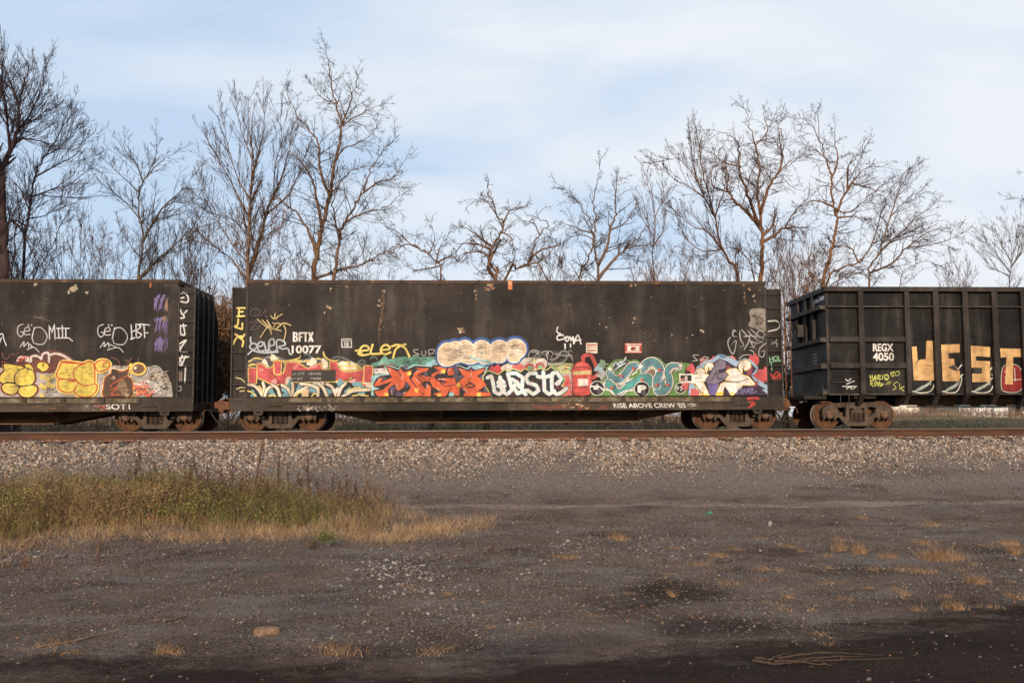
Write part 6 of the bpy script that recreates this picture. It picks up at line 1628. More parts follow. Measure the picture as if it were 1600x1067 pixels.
def car1_paint(car):
    xr = (XA+DX1, XB+DX1-0.004)
    p = Paint(0, 530, 10.67, zmin=ZP, xr=xr)
    p.fill((176, 162, 152), [(-2600, 960), (-2560, 760), (-2300, 560), (-1900, 500), (-1500, 590), (-1200, 500), (-700, 520), (-30, 470), (560, 560), (900, 480), (1450, 420), (2600, 460), (2780, 560), (2860, 760), (2880, 962), (-2600, 962)])
    p.scratch((120, 106, 100), -900, 520, 2400, 950, 60, 40, 160, 10, 1, .15).scratch((214, 204, 196), -900, 560, 2400, 950, 70, 50, 220, 14, 2, .1)
    p.fill((106, 58, 52), [(250, 400), (480, 270), (640, 240), (800, 180), (1000, 200), (1180, 290), (1220, 350), (1020, 420), (900, 560), (600, 540), (480, 400)], sm=True)
    for a in [[(290, 360), (340, 300), (460, 310), (470, 350)], [(440, 350), (520, 370), (520, 300), (600, 275), (690, 320)], [(690, 330), (720, 250), (800, 225), (820, 300), (815, 400)], [(820, 270), (920, 240), (1050, 270), (1190, 360)]]: p.line((226, 208, 194), a, 36)
    for a in [[(290, 340), (420, 290)], [(300, 380), (440, 300)], [(380, 280), (460, 320)]]: p.line((214, 60, 56), a, 14)
    for a in [[(40, 230), (60, 300), (120, 330), (180, 260)], [(200, 240), (260, 260), (320, 230)]]: p.line((110, 66, 48), a, 22)
    # yellow bubble letters, dark rim
    Ys = [[(75, 420), (230, 430), (400, 460), (470, 500), (400, 640), (330, 720), (180, 715), (60, 730), (5, 690), (15, 600), (80, 530)], [(170, 735), (340, 785), (300, 860), (200, 910), (100, 890), (45, 830), (60, 760)], [(430, 480), (540, 510), (580, 620), (560, 720), (470, 790), (400, 790), (280, 740), (250, 660), (290, 560)], [(420, 430), (490, 415), (540, 460), (560, 505), (500, 490), (440, 470)], [(350, 800), (480, 780), (560, 770), (620, 810), (600, 890), (520, 955), (400, 955), (310, 880)], [(620, 460), (650, 395), (720, 385), (790, 410), (815, 470), (770, 520), (710, 535), (670, 500)]]
    for q in Ys: p.outl((176, 74, 48), q, 62, sm=True)
    for q in Ys: p.outl((44, 28, 26), q, 38, sm=True).fill((234, 200, 56), q, sm=True)
    for dx_, cf in ((-1050, (170, 178, 184)), (-1900, (196, 90, 70))):
        for q in Ys[:5]: p.outl((40, 44, 70), [(x+dx_, y) for x, y in q], 40, sm=True).fill(cf, [(x+dx_, y) for x, y in q], sm=True)
    p.line((44, 28, 26), [(170, 785), (345, 788)], 18, sm=False).line((44, 28, 26), [(720, 465), (725, 410)], 16, sm=False).line((44, 28, 26), [(100, 715), (200, 715)], 14, sm=False)
    p.scratch((130, 124, 60), 60, 470, 540, 700, 46, 30, 90, 9, 4, .2).scratch((206, 190, 120), 60, 470, 560, 930, 40, 30, 90, 9, 5, .2)
    p.line((206, 36, 26), [(40, 380), (110, 385)], 16).line((44, 28, 26), [(60, 390), (220, 410), (420, 460)], 20)
    for i in range(9): p.splat((222, 190, 84), 700+60*(i % 4), 620+(i//4)*140+20*(i % 3), 42, 70+i)
    p.scratch((44, 36, 36), 690, 600, 920, 900, 16, 20, 50, 10, 6, .3)
    p.done("graffiti_lettering", car, 'yellow bubble letters rimmed in black and rust')
    p = Paint(0, 530, 10.67, off=0.03, zmin=ZP, xr=xr)
    # second set with a red outline and yellow halo; continues to the right
    Y2 = [[(1050, 390), (1200, 395), (1400, 425), (1500, 440), (1450, 560), (1330, 660), (1150, 655), (1010, 650), (960, 590), (1000, 500)], [(1010, 680), (1150, 680), (1300, 730), (1310, 790), (1230, 860), (1120, 880), (1010, 830), (985, 750)], [(1240, 600), (1290, 480), (1420, 410), (1500, 385), (1570, 440), (1580, 620), (1560, 760), (1440, 780), (1350, 740)], [(1260, 860), (1320, 760), (1420, 790), (1560, 760), (1620, 780), (1590, 880), (1500, 950), (1400, 955), (1300, 920)], [(1600, 420), (1680, 365), (1780, 370), (1830, 420), (1790, 490), (1680, 530), (1620, 490)]]
    for q in Y2: p.outl((240, 206, 90), q, 90, sm=True)
    for q in Y2: p.outl((206, 48, 18), q, 40, sm=True).fill((236, 204, 62), q, sm=True)
    p.line((206, 30, 16), [(1040, 385), (1220, 395), (1410, 415)], 26).line((206, 60, 30), [(1730, 460), (1740, 400), (1790, 400)], 18).line((206, 60, 30), [(1140, 700), (1230, 700)], 20)
    p.scratch((140, 130, 60), 1020, 440, 1540, 900, 50, 30, 100, 8, 7, .2).scratch((208, 192, 120), 1020, 440, 1560, 900, 40, 30, 100, 8, 8, .2)
    p.done("graffiti_lettering", car, 'yellow bubble letters outlined in red')
    p = Paint(120, 530, 8, off=0.045, zmin=ZP, xr=xr)
    for a in [[(560, 340), (520, 260), (440, 230)], [(610, 260), (660, 275), (700, 235)], [(640, 320), (660, 280)], [(780, 240), (780, 280)]]: p.line((112, 68, 50), a, 16)
    p.fill((206, 198, 190), [(420, 380), (450, 350), (540, 375), (640, 380), (600, 420), (400, 460)], sm=True)
    pot = [(455, 380), (560, 405), (640, 385), (665, 350), (640, 460), (690, 500), (705, 600), (680, 718), (360, 718), (345, 600), (370, 480), (440, 430)]
    p.outl((240, 206, 90), pot, 34, sm=True).outl((206, 80, 40), pot, 18, sm=True).fill((96, 66, 44), pot, sm=True)
    p.splat((140, 104, 72), 590, 610, 80, 1).splat((70, 46, 34), 500, 440, 60, 2).splat((170, 136, 100), 470, 490, 26, 3).splat((176, 142, 104), 640, 680, 40, 4)
    p.scratch((60, 40, 30), 380, 500, 660, 700, 30, 30, 90, 8, 11, .3)
    p.line((206, 78, 36), [(630, 460), (540, 510), (440, 570), (440, 600)], 14).line((206, 78, 36), [(420, 640), (520, 600), (440, 690), (540, 690)], 12)
    p.circ((240, 204, 80), 780, 372, 100, 84).circ((190, 90, 40), 780, 372, 78, 64).circ((122, 90, 58), 780, 372, 72, 58).circ((232, 216, 180), 738, 360, 20).line((240, 204, 80), [(665, 330), (690, 310), (670, 400), (700, 430)], 20)
    p.scratch((196, 176, 150), 860, 420, 1100, 620, 50, 40, 130, 14, 12, .5).scratch((60, 52, 48), 860, 430, 1100, 640, 26, 40, 110, 10, 13, .6)
    p.ring((206, 200, 194), 985, 430, 95, 9, 180, 360)
    for i, (x, y) in enumerate([(760, 590), (820, 570), (880, 600), (930, 650), (780, 660), (850, 670), (900, 690)]): p.splat((222, 106, 70), x, y, 46, 90+i)
    p.scratch((220, 212, 204), 720, 520, 1080, 700, 34, 30, 110, 12, 15, .5).scratch((50, 42, 40), 720, 560, 960, 700, 16, 30, 80, 8, 16, .6)
    p.done("graffiti_picture", car, 'brown pot shape outlined in orange and yellow')
    p = Paint(0, 420, 4, off=0.004, xr=xr)
    geo = [[(145, 345), (115, 360), (110, 400), (130, 425), (150, 400), (130, 395)], [(155, 390), (185, 385), (180, 365), (155, 375), (155, 410), (190, 410)], [(215, 365), (200, 440), (215, 375), (260, 370), (295, 420), (270, 470), (215, 465), (205, 440)], [(125, 490), (150, 455), (150, 485), (175, 460), (180, 490)], [(170, 505), (210, 490), (245, 520)], [(205, 490), (185, 470)]]
    for s_ in geo: p.line((206, 202, 198), s_, 5.6)
    for s_ in [[(310, 440), (308, 350), (325, 400), (340, 345), (345, 440)], [(355, 372), (435, 372)], [(365, 372), (368, 430)], [(390, 355), (392, 430)], [(412, 372), (412, 430)], [(355, 432), (430, 432), (455, 452)]]: p.line((206, 202, 198), s_, 7, sm=False)
    for s_ in geo: p.line((206, 202, 198), [(x+502+(25 if y > 485 and x > 200 else 0), y+2) for x, y in s_], 5.6)
    for s_ in [[(820, 350), (825, 440)], [(820, 395), (845, 385)], [(815, 440), (845, 430)], [(850, 345), (855, 430), (885, 410), (855, 390), (880, 360), (850, 345)], [(870, 345), (935, 352)], [(900, 350), (905, 430)], [(905, 400), (925, 400)], [(-10, 420), (15, 405), (25, 440), (40, 480)], [(-10, 480), (10, 430)]]: p.line((206, 202, 198), s_, 7)
    for x in (178, 198, 680, 700): p.circ((206, 202, 198), x, 352, 5)
    p.done("graffiti_tag", car, 'white tags GEO in a row')
    p = Paint(240, 420, 9.7, off=0.004, xr=xr)
    r2 = random.Random(4)
    for k in range(3):
        y0 = [390, 700, 1030][k]
        for i in range(7):
            x = 30+i*26; p.line((118, 96, 150), [(x+40-10*k, y0+r2.uniform(-10, 60)), (x+r2.uniform(-15, 30), y0+140), (x-15, y0+240+r2.uniform(-30, 40))], 26-(i > 4)*10, taper=True)
        p.ring((118, 96, 150), 35, y0+75 if k < 2 else y0+110, 22, 14)
    for i in range(4): p.line((118, 96, 150), [(150+i*16, 760), (160+i*16, 900), (190+i*5, 1010)], 10, taper=True)
    p.fill((150, 118, 86), [(190, 470), (215, 500), (215, 640), (170, 600)], sm=True); p.fill((150, 118, 86), [(130, 730), (200, 720), (180, 800), (140, 780)], sm=True)
    p.done("graffiti_tag", car, 'violet vertical scrawl')
    CP = FY+0.07
    p = Paint(0, 420, 4, plane=CP, off=0.004)
    for s_ in [[(1115, 165), (1150, 150), (1175, 175), (1170, 210), (1110, 200)], [(1120, 185), (1150, 180)], [(1125, 245), (1140, 285), (1170, 260)], [(1105, 310), (1150, 305), (1145, 285)], [(1110, 360), (1165, 355)], [(1125, 350), (1130, 410)], [(1145, 345), (1155, 410), (1130, 410)], [(1105, 450), (1130, 500)], [(1120, 470), (1165, 445), (1140, 480), (1125, 515), (1170, 520)], [(1095, 560), (1180, 550)], [(1110, 540), (1140, 600), (1100, 590)], [(1140, 540), (1110, 610)], [(1160, 545), (1135, 605)], [(1160, 610), (1155, 710)]]: p.line((214, 208, 200), s_, 9)
    p.line((130, 104, 78), [(1095, 660), (1120, 650), (1130, 690), (1100, 700)], 12).fill((110, 92, 78), [(1090, 640), (1140, 640), (1140, 710), (1090, 715)])
    for s_ in [[(1110, 735), (1130, 735), (1130, 760), (1112, 760)], [(1115, 735), (1112, 775)]]: p.line((180, 172, 164), s_, 4)
    p.done("graffiti_tag", car, 'white strokes down the ladder plate')
    p = Paint(160, 610, 8, off=0.004)
    p.scratch((166, 60, 44), -130, 175, 60, 235, 22, 20, 60, 8, 3, .5).scratch((196, 180, 160), -250, 175, 60, 240, 20, 20, 60, 5, 4, .5).scratch((140, 100, 66), -900, 160, -200, 240, 30, 40, 160, 5, 5, .1)
    p.done("graffiti_tag", car, 'faded scribbles along the sill')
    lettering("graffiti_lettering", "SOT1", 160+45/8, 610+238/8, 8.8, FY, M_white, car, 'pale hand lettering SOT1 on the sill', bold=0.01, off=0.008, shear=-0.1, w_px=38)
    p = Paint(0, 420, 4, off=0.004, xr=xr); r_ = random.Random(31)
    for i, (x, y, q) in enumerate([(460, 130, 18), (430, 145, 12), (220, 100, 10), (545, 150, 10), (470, 110, 10)]): p.splat((176, 156, 130), x, y, q, i, 9, .6)
    for i in range(90): p.splat([(130, 110, 94), (110, 78, 54), (150, 134, 116)][i % 3], r_.uniform(-600, 1050), r_.uniform(90, 500), r_.uniform(1.0, 2.8), i+200, 7, .6)
    p.fill((196, 104, 58), [(935, 85), (948, 85), (946, 120), (936, 118)])
    for a in [[(210, 300), (260, 310), (320, 330)], [(240, 305), (300, 295)]]: p.line((110, 98, 90), a, 8, taper=True)
    p.done("chipped_paint", car, 'rusty chips and scrapes in the black paint')
    # graffiti carrying on out of the frame
car1_paint(CAR1)

def car3_paint(car):
    PL = PY3
    p = Paint(1200, 420, 4, plane=PL, off=0.002)
    OR = (222, 170, 100, 0.1)
    # black and white tags underneath
    for x0, x1 in ((900, 1050), (1085, 1215), (1270, 1420)):
        p.fill((30, 30, 30), [(x0+10, 690), (x1-20, 700), (x1-15, 760), (x0+30, 775)])
        for k in range(5): p.line((176, 182, 170), [(x0+10+k*12, 770-k*4), (x0+60+k*12, 735-k*4), (x1-30, 720-k*10)], 4)
        p.line((214, 206, 186), [(x0+5, 765), (x0+60, 775), (x1-30, 760), (x1-5, 690), (x1-20, 660)], 7)
        p.line((226, 216, 196), [(x1-40, 640), (x1-5, 600)], 8).line((226, 216, 196), [(x1-25, 690), (x1, 660)], 7)
    bub = [(1470, 620), (1520, 600), (1565, 615), (1590, 670), (1590, 730), (1560, 765), (1490, 765), (1462, 740)]
    p.outl((226, 214, 190), bub, 12, sm=True).outl((40, 60, 30), bub, 5, sm=True).fill((150, 26, 24), bub, sm=True)
    for a in [[(1480, 640), (1530, 690), (1580, 690)], [(1540, 620), (1545, 700)], [(1480, 680), (1500, 650)]]: p.line((222, 210, 196), a, 5)
    p.done("graffiti_tag", car, 'black and white tags and a red bubble')
    for name_, lab, q, holes in (
        ("W", 'tan block letter W', [(897, 488), (927, 485), (934, 572), (945, 566), (984, 566), (988, 450), (1029, 450), (1040, 560), (1035, 697), (909, 697)], []),
        ("E", 'tan block letter E', [(1080, 474), (1196, 471), (1196, 522), (1124, 527), (1128, 562), (1162, 562), (1165, 602), (1198, 640), (1196, 702), (1090, 702)], []),
        ("S", 'tan block letter S', [(1265, 480), (1386, 489), (1386, 551), (1298, 546), (1298, 574), (1386, 578), (1386, 707), (1275, 707), (1275, 655), (1335, 655), (1335, 618), (1270, 618)], []),
        ("T", 'tan block letter T', [(1448, 497), (1576, 500), (1578, 551), (1530, 551), (1528, 722), (1480, 722), (1488, 551), (1452, 555)], [])):
        p = Paint(1200, 420, 4, plane=PL, off=0.016); p.fill(OR, q)
        if name_ == "W": p.line((50, 44, 38), [(925, 590), (935, 572), (950, 568)], 5).line((120, 92, 60), [(985, 600), (1015, 606)], 5)
        if name_ == "E": p.fill((60, 60, 58), [(1125, 615), (1160, 600), (1190, 640), (1150, 630)])
        if name_ == "S": p.fill((60, 60, 58), [(1285, 625), (1335, 622), (1332, 650), (1290, 652)])
        p.done("graffiti_letter", car, lab)
    p = Paint(1200, 420, 4, plane=PL, off=0.003)
    for s_ in [[(636, 665), (642, 690)], [(636, 678), (652, 674)], [(650, 662), (656, 690)], [(660, 690), (672, 666), (682, 690)], [(664, 682), (680, 680)], [(690, 690), (688, 664), (704, 668), (694, 678), (708, 690)], [(640, 700), (642, 728)], [(640, 702), (660, 698)], [(641, 714), (656, 712)], [(664, 716), (676, 704), (688, 716), (676, 728), (664, 716)], [(696, 700), (700, 728), (716, 724)], [(730, 690), (726, 664), (748, 662), (752, 680), (730, 690), (750, 694)], [(765, 650), (790, 644), (796, 662), (776, 672), (765, 650)], [(745, 708), (770, 704)], [(735, 720), (765, 716)], [(640, 670), (645, 700), (665, 690)], [(670, 665), (672, 700)], [(685, 690), (690, 665), (700, 695)], [(715, 665), (715, 690)], [(725, 680), (740, 665), (755, 680), (740, 690), (725, 680)], [(770, 655), (785, 645), (780, 670)], [(800, 645), (815, 640), (820, 660), (800, 668)], [(645, 715), (660, 735), (680, 710), (690, 735)], [(690, 715), (720, 720), (700, 735)], [(810, 705), (785, 720), (800, 745), (780, 755)], [(820, 715), (825, 755)], [(850, 735), (832, 745), (850, 765)]]: p.line((206, 206, 82), s_, 4.5)
    p.done("graffiti_tag", car, 'thin yellow-green tag')
    p = Paint(1200, 420, 4, plane=PL, off=0.003)
    for s_ in [[(485, 690), (500, 700), (520, 685)], [(490, 720), (540, 700)], [(465, 734), (555, 734)], [(490, 750), (515, 735), (520, 752)], [(530, 750), (545, 740)]]: p.line((206, 198, 190), s_, 6)
    p.done("graffiti_tag", car, 'small white tag')
    lettering("reporting_mark", "REGX", 1364, 549, 12.3, PL, M_white, car, 'white stencilled letters REGX', bold=0.03, off=0.004, w_px=32)
    lettering("reporting_mark", "4050", 1364, 563.6, 12.6, PL, M_white, car, 'white stencilled number 4050', bold=0.03, off=0.006, w_px=33)
car3_paint(CAR3)
# ---------------------------------------------------------------- weeds, dry grass and small things on the yard
def gmat(name, c, var=0.35):
    lo = tuple(v*(1-var) for v in c[:3])+(1,); hi = tuple(min(1, v*(1+var)) for v in c[:3])+(1,)
    mt = noisy(name, [(0.35, lo), (0.65, hi)], 2.2, detail=5, rough=0.85, fine=(40, 0.8, 1.2))
    return mt
G_green = gmat("weed_green", (0.118, 0.112, 0.030)); G_olive = gmat("weed_olive", (0.185, 0.145, 0.050)); G_brown = gmat("weed_brown", (0.20, 0.122, 0.056))
G_tan = gmat("grass_tan", (0.29, 0.185, 0.098)); G_straw = gmat("grass_straw", (0.40, 0.285, 0.165)); G_orange = gmat("grass_orange", (0.23, 0.115, 0.052)); G_tuft = gmat("grass_rust", (0.27, 0.145, 0.070)); G_stalk = gmat("stalk_brown", (0.085, 0.045, 0.03)); G_leaf = gmat("leaf_green", (0.105, 0.130, 0.028))

def blades(x, y, h, w, lean, r_, n=4, curl=0.8, z=None):
    "curved tapering blades as ribbons"
    B = len(x); az = r_.uniform(0, 2*np.pi, B); d = np.stack([np.cos(az), np.sin(az)], 1)
    t = np.linspace(0, 1, n)
    out_ = h[:, None]*lean[:, None]*(t[None]**(1+curl))
    zz = h[:, None]*np.sqrt(np.clip(1-(lean[:, None]*t[None]**1.2)**2*0.85, 0.05, 1))*t[None]
    P = np.empty((B, n, 3)); P[..., 0] = x[:, None]+d[:, :1]*out_; P[..., 1] = y[:, None]+d[:, 1:]*out_
    P[..., 2] = (gz(x, y) if z is None else z)[:, None]-0.01+zz
    fa = r_.uniform(0, np.pi, B); s = np.stack([np.cos(fa), 0.6*np.sin(fa), np.zeros(B)], 1)
    ww = w[:, None]*np.linspace(1, 0.15, n)[None]*0.5
    A = P+s[:, None]*ww[..., None]; Bq = P-s[:, None]*ww[..., None]
    V = np.stack([A, Bq], 2).reshape(-1, 3)
    q = np.array([[2*i, 2*i+1, 2*i+3, 2*i+2] for i in range(n-1)])
    F = (np.arange(B)*2*n)[:, None, None]+q[None]
    return V, F.reshape(-1, 4), n-1
def leaves_at(P, size, r_, tilt=1.0):
    n = len(P); q = np.array([(-1, 0, 0), (0, -0.45, 0.12), (1, 0, 0), (0, 0.45, 0.12)])
    V = np.einsum('nij,nkj->nki', rot_mats(n, tilt), q[None]*(size*r_.uniform(0.6, 1.4, n))[:, None, None])+P[:, None]
    return V.reshape(-1, 3), np.arange(n*4).reshape(-1, 4)
def back_edge(x): return np.interp(x, [-13, -7, -3.5, -1.2, 0.3], [15.6, 15.4, 15.0, 14.4, 13.2])
def front_edge(x): return 0.20*np.sin(x*2.1+0.6)+0.14*np.sin(x*4.7)+np.interp(x, [-13, -7.2, -6.0, -4.5, -3.0, -1.0, 0.3], [10.9, 11.3, 11.7, 11.9, 11.9, 11.6, 12.4])

r_ = np.random.default_rng(301)
# green and brown weeds
def weed_points(n, x0, x1):
    x = r_.uniform(x0, x1, n); f = r_.random(n); y = front_edge(x)+0.35+(back_edge(x)-front_edge(x)-0.35)*f
    return x, y, f
V_all, F_all, M_all, off = [], [], [], 0
def push(V, F, mi):
    global off
    V_all.append(V); F_all.append(F+off); M_all.append(mi); off += len(V)
n = 30000
x, y, f = weed_points(n, -13, -1.4)
dens = np.clip((-1.3-x)/2.4, 0.08, 1)*np.where(x < -2.6, 1, 0.8)
clump = np.clip(0.5+0.35*np.sin(x*2.3+np.sin(y*2.0))*np.sin(y*2.9+x)+0.25*np.sin(x*5.1+y*3.3)*np.sin(x*3.7-y*4.9), 0, 1)
keep = r_.random(n) < dens*(0.55+0.45*clump); x, y, f, clump = x[keep], y[keep], f[keep], clump[keep]; n = len(x)
hh = (0.24+0.42*clump**1.3+0.16*np.clip((-3.5-x)/3, 0, 1))*np.interp(f, [0, 0.25, 1], [0.55, 1.0, 1.0])*r_.uniform(0.4, 1.35, n)
V, F, k = blades(x, y, hh, r_.uniform(0.004, 0.010, n), r_.uniform(0.15, 1.02, n), r_)
hue = np.sin(x*1.1+2)*np.cos(y*1.7)+r_.normal(0, 0.6, n)
mi = np.where(hue > 0.75, 0, np.where(hue > 0.0, 1, np.where(hue > -1.0, 2, 3)))
push(V, F, np.repeat(mi, k))
# leaves through the weeds, greener in some bushes
n = 62000
x, y, f = weed_points(n, -13, -1.6)
keep = r_.random(n) < np.clip((-1.5-x)/3.0, 0.0, 1)**1.4; x, y, f = x[keep], y[keep], f[keep]; n = len(x)
clump = np.clip(0.5+0.35*np.sin(x*2.3+np.sin(y*2.0))*np.sin(y*2.9+x)+0.25*np.sin(x*5.1+y*3.3)*np.sin(x*3.7-y*4.9), 0, 1)
P = np.stack([x, y, gz(x, y)+r_.random(n)**0.8*(0.24+0.44*clump+0.16*np.clip((-3.5-x)/3, 0, 1))], 1)
V, F = leaves_at(P, r_.uniform(0.010, 0.026, n), r_)
hue = np.sin(x*1.1+2)*np.cos(y*1.7)+r_.normal(0, 0.5, n)
push(V, F, np.where(hue > 0.85, 4, np.where(hue > 0.4, 0, np.where(hue > -0.35, 1, 2))))
nb = 1100
x, y, f = weed_points(nb, -13, -1.0); kp_ = r_.random(nb) < np.clip((-1.0-x)/3.2, 0.04, 1); x, y, f = x[kp_], y[kp_], f[kp_]; nb = len(x); S0 = np.stack([x, y, gz(x, y)], 1); D0 = r_.normal(0, 0.32, (nb, 3)); D0[:, 2] = 1
Pa, Ra = grow(S0, D0, r_.uniform(0.3, 0.75, nb)*np.interp(f, [0, .3, 1], [.6, 1, 1]), np.full(nb, 0.005), 5, r_, 0.0, 0.14)
Sb, Db, Lb, Rb = sprout(Pa, Ra, 8, .3, .8, .3, r_, .2, .45); Pb, Rb = grow(Sb, Db, Lb, Rb*0+0.003, 4, r_, 0.05, 0.12)
for PP, RR, kk in ((Pa, Ra, 3), (Pb, Rb, 3)):
    V, F = tubes(PP, RR, kk); push(V, F, np.full(len(F), 5))
tp = np.repeat(Pb[:, 2:].reshape(-1, 3), 1, 0); V, F = leaves_at(tp, np.full(len(tp), 0.013), r_, 3.0); push(V, F, np.full(len(F), 5))
for (px, py, rx, nn) in ((300, 800, 0.55, 1500), (205, 790, 0.5, 900), (8, 775, 0.4, 800), (240, 765, 0.5, 700), (440, 790, 0.35, 500), (170, 765, 0.4, 500), (512, 832, 0.16, 260), (365, 805, 0.3, 400)):
    d0 = CAMZ*FPX/(py+30-675); cx = (px-756)/FPX*d0
    q = r_.normal(0, 0.5, (nn, 3))*np.array([rx, rx*0.7, 0.16]); cx_, cy_ = cx+q[:, 0], d0+q[:, 1]
    P = np.stack([cx_, cy_, gz(cx_, cy_)+0.18+np.abs(q[:, 2])*1.2-0.06], 1)
    V, F = leaves_at(P, np.full(nn, 0.020), r_); push(V, F, np.full(nn, 4))
o = npmesh("weeds", np.vstack(V_all), np.vstack(F_all), [G_green, G_olive, G_brown, G_tan, G_leaf, G_stalk], midx=np.concatenate(M_all))
tag(o, 'matted green and brown weeds covering the low mound at the left', kind='stuff')
# dry pale grass
V_all, F_all, M_all, off = [], [], [], 0
n = 26000
x = r_.uniform(-9, 0.2, n); f = r_.random(n); y = front_edge(x)-0.15+r_.normal(0, 0.12, n)+(back_edge(x)-front_edge(x))*f**1.3
dens = np.interp(x, [-9, -6.5, -5, -3.4, -1.0, -0.3, 0.5], [0.10, 0.12, 0.25, 0.9, 0.62, 0.14, 0.0])*np.interp(f, [0, 0.1, 0.7, 1], [0.55, 1, 0.85, 0.4])
clump = 0.5+0.5*np.sin(x*3.1+y*1.4)*np.sin(y*3.7-x*0.9)
keep = r_.random(n) < dens*np.clip(1.5*clump-0.15, 0.05, 1); x, y, f, clump = x[keep], y[keep], f[keep], clump[keep]; n = len(x)
hh = (0.10+0.24*clump)*np.interp(x, [-9, -4, -2, -0.5, 0.5], [1, 1.1, 1.0, 0.6, 0.3])*r_.uniform(0.6, 1.25, n)*np.interp(f, [0, 0.15, 1], [0.5, 1, 1])
V, F, k = blades(x, y, hh, r_.uniform(0.003, 0.006, n), r_.uniform(0.15, 0.98, n), r_)
push(V, F, np.repeat(r_.choice(3, n, p=[0.5, 0.36, 0.14]), k))
n = 5200                                                    # flattened straw along the front edge
x = r_.uniform(-8.5, 0.2, n); y = front_edge(x)+r_.normal(0.0, 0.34, n)+np.where(x > -1, r_.uniform(0, 1.3, n), 0)
V, F, k = blades(x, y, r_.uniform(0.08, 0.30, n), r_.uniform(0.003, 0.005, n), np.full(n, 1.06), r_, curl=0.2)
push(V, F, np.repeat(r_.choice(3, n, p=[0.42, 0.28, 0.30]), k))
n = 2600
x = r_.uniform(-8.8, -4.6, n); y = 9.6+r_.random(n)*1.9; keep = r_.random(n) < np.clip(0.35+0.5*np.sin(x*3.3+y*2)*np.sin(y*4.1-x), 0, 1)*np.interp(x, [-8, -6, -4.6], [1, .7, .3]); x, y = x[keep], y[keep]; n = len(x)
V, F, k = blades(x, y, r_.uniform(0.04, 0.20, n)*np.where(r_.random(n) < 0.1, 1.8, 1), r_.uniform(0.003, 0.006, n), r_.uniform(0.3, 1.05, n), r_)
push(V, F, np.repeat(r_.choice(3, n, p=[0.25, 0.1, 0.65]), k))
o = npmesh("dry_grass", np.vstack(V_all), np.vstack(F_all), [G_tan, G_straw, G_orange], midx=np.concatenate(M_all))
tag(o, 'pale dry grass at the front and right of the green weeds', kind='stuff')

# tall weed stalks: each one a plant
protos = []
def stalk_mesh(seed):
    q = np.random.default_rng(seed)
    P, Rr = grow(np.zeros((1, 3)), np.array([[q.normal(0, .08), q.normal(0, .08), 1.0]]), np.array([0.95]), np.array([0.011]), 8, q, 0.02, 0.05)
    S, D, L2, R2 = sprout(P, Rr, 24, 0.30, 0.65, 0.30, q, 0.10, 0.24, 0.6)
    P2, R2 = grow(S, D, L2, np.maximum(R2*0.7, 0.004), 4, q, 0.08, 0.10)
    V1, F1 = tubes(P, Rr, 4); V2, F2 = tubes(P2, R2, 3)
    tip = P2[:, 2:].reshape(-1, 3); tip = np.repeat(tip, 4, 0)+q.normal(0, 0.012, (len(tip)*4, 3))
    V3, F3 = leaves_at(tip, np.full(len(tip), 0.014), q, 3.0)
    return np.vstack([V1, V2, V3]), np.vstack([F1, F2+len(V1), F3+len(V1)+len(V2)])
for s in range(6):
    V, F = stalk_mesh(900+s); protos.append((V, F))
pos = []
for px, pyt in ((225, 692), (216, 715), (202, 728), (242, 738), (262, 742), (275, 735), (286, 722), (298, 725), (315, 738), (318, 712), (330, 728), (340, 732), (360, 728), (378, 745), (385, 735), (396, 690), (405, 740), (434, 710), (452, 728), (470, 745), (482, 712), (488, 740), (500, 748), (518, 738), (540, 742), (555, 752), (572, 755), (130, 742), (95, 748), (60, 745), (20, 748), (152, 745), (175, 738), (250, 725), (420, 748), (352, 745), (305, 745), (530, 752), (267, 728), (460, 738)):
    pos.append((px, pyt))
first = {}
for i, (px, pyt) in enumerate(pos):
    Yd = r_.uniform(13.4, 15.6); top = W(px, pyt, Yd); g = float(gz(top.x, Yd)); hgt = top.z-g
    if hgt < 0.25: continue
    k = i % 6
    if k not in first:
        o = npmesh("weed_stalk", protos[k][0], protos[k][1], G_stalk); first[k] = o
    else:
        o = first[k].copy(); COL.objects.link(o)
    o.location = (top.x, Yd, g-0.02); o.scale = (0.85, 0.85, hgt/0.93); o.rotation_euler = (r_.normal(0, .03), r_.normal(0, .03), r_.uniform(0, 6.28))
    tag(o, 'tall brown dry weed stalk standing out of the green weeds', 'weed', 'weed stalks above the green weeds')

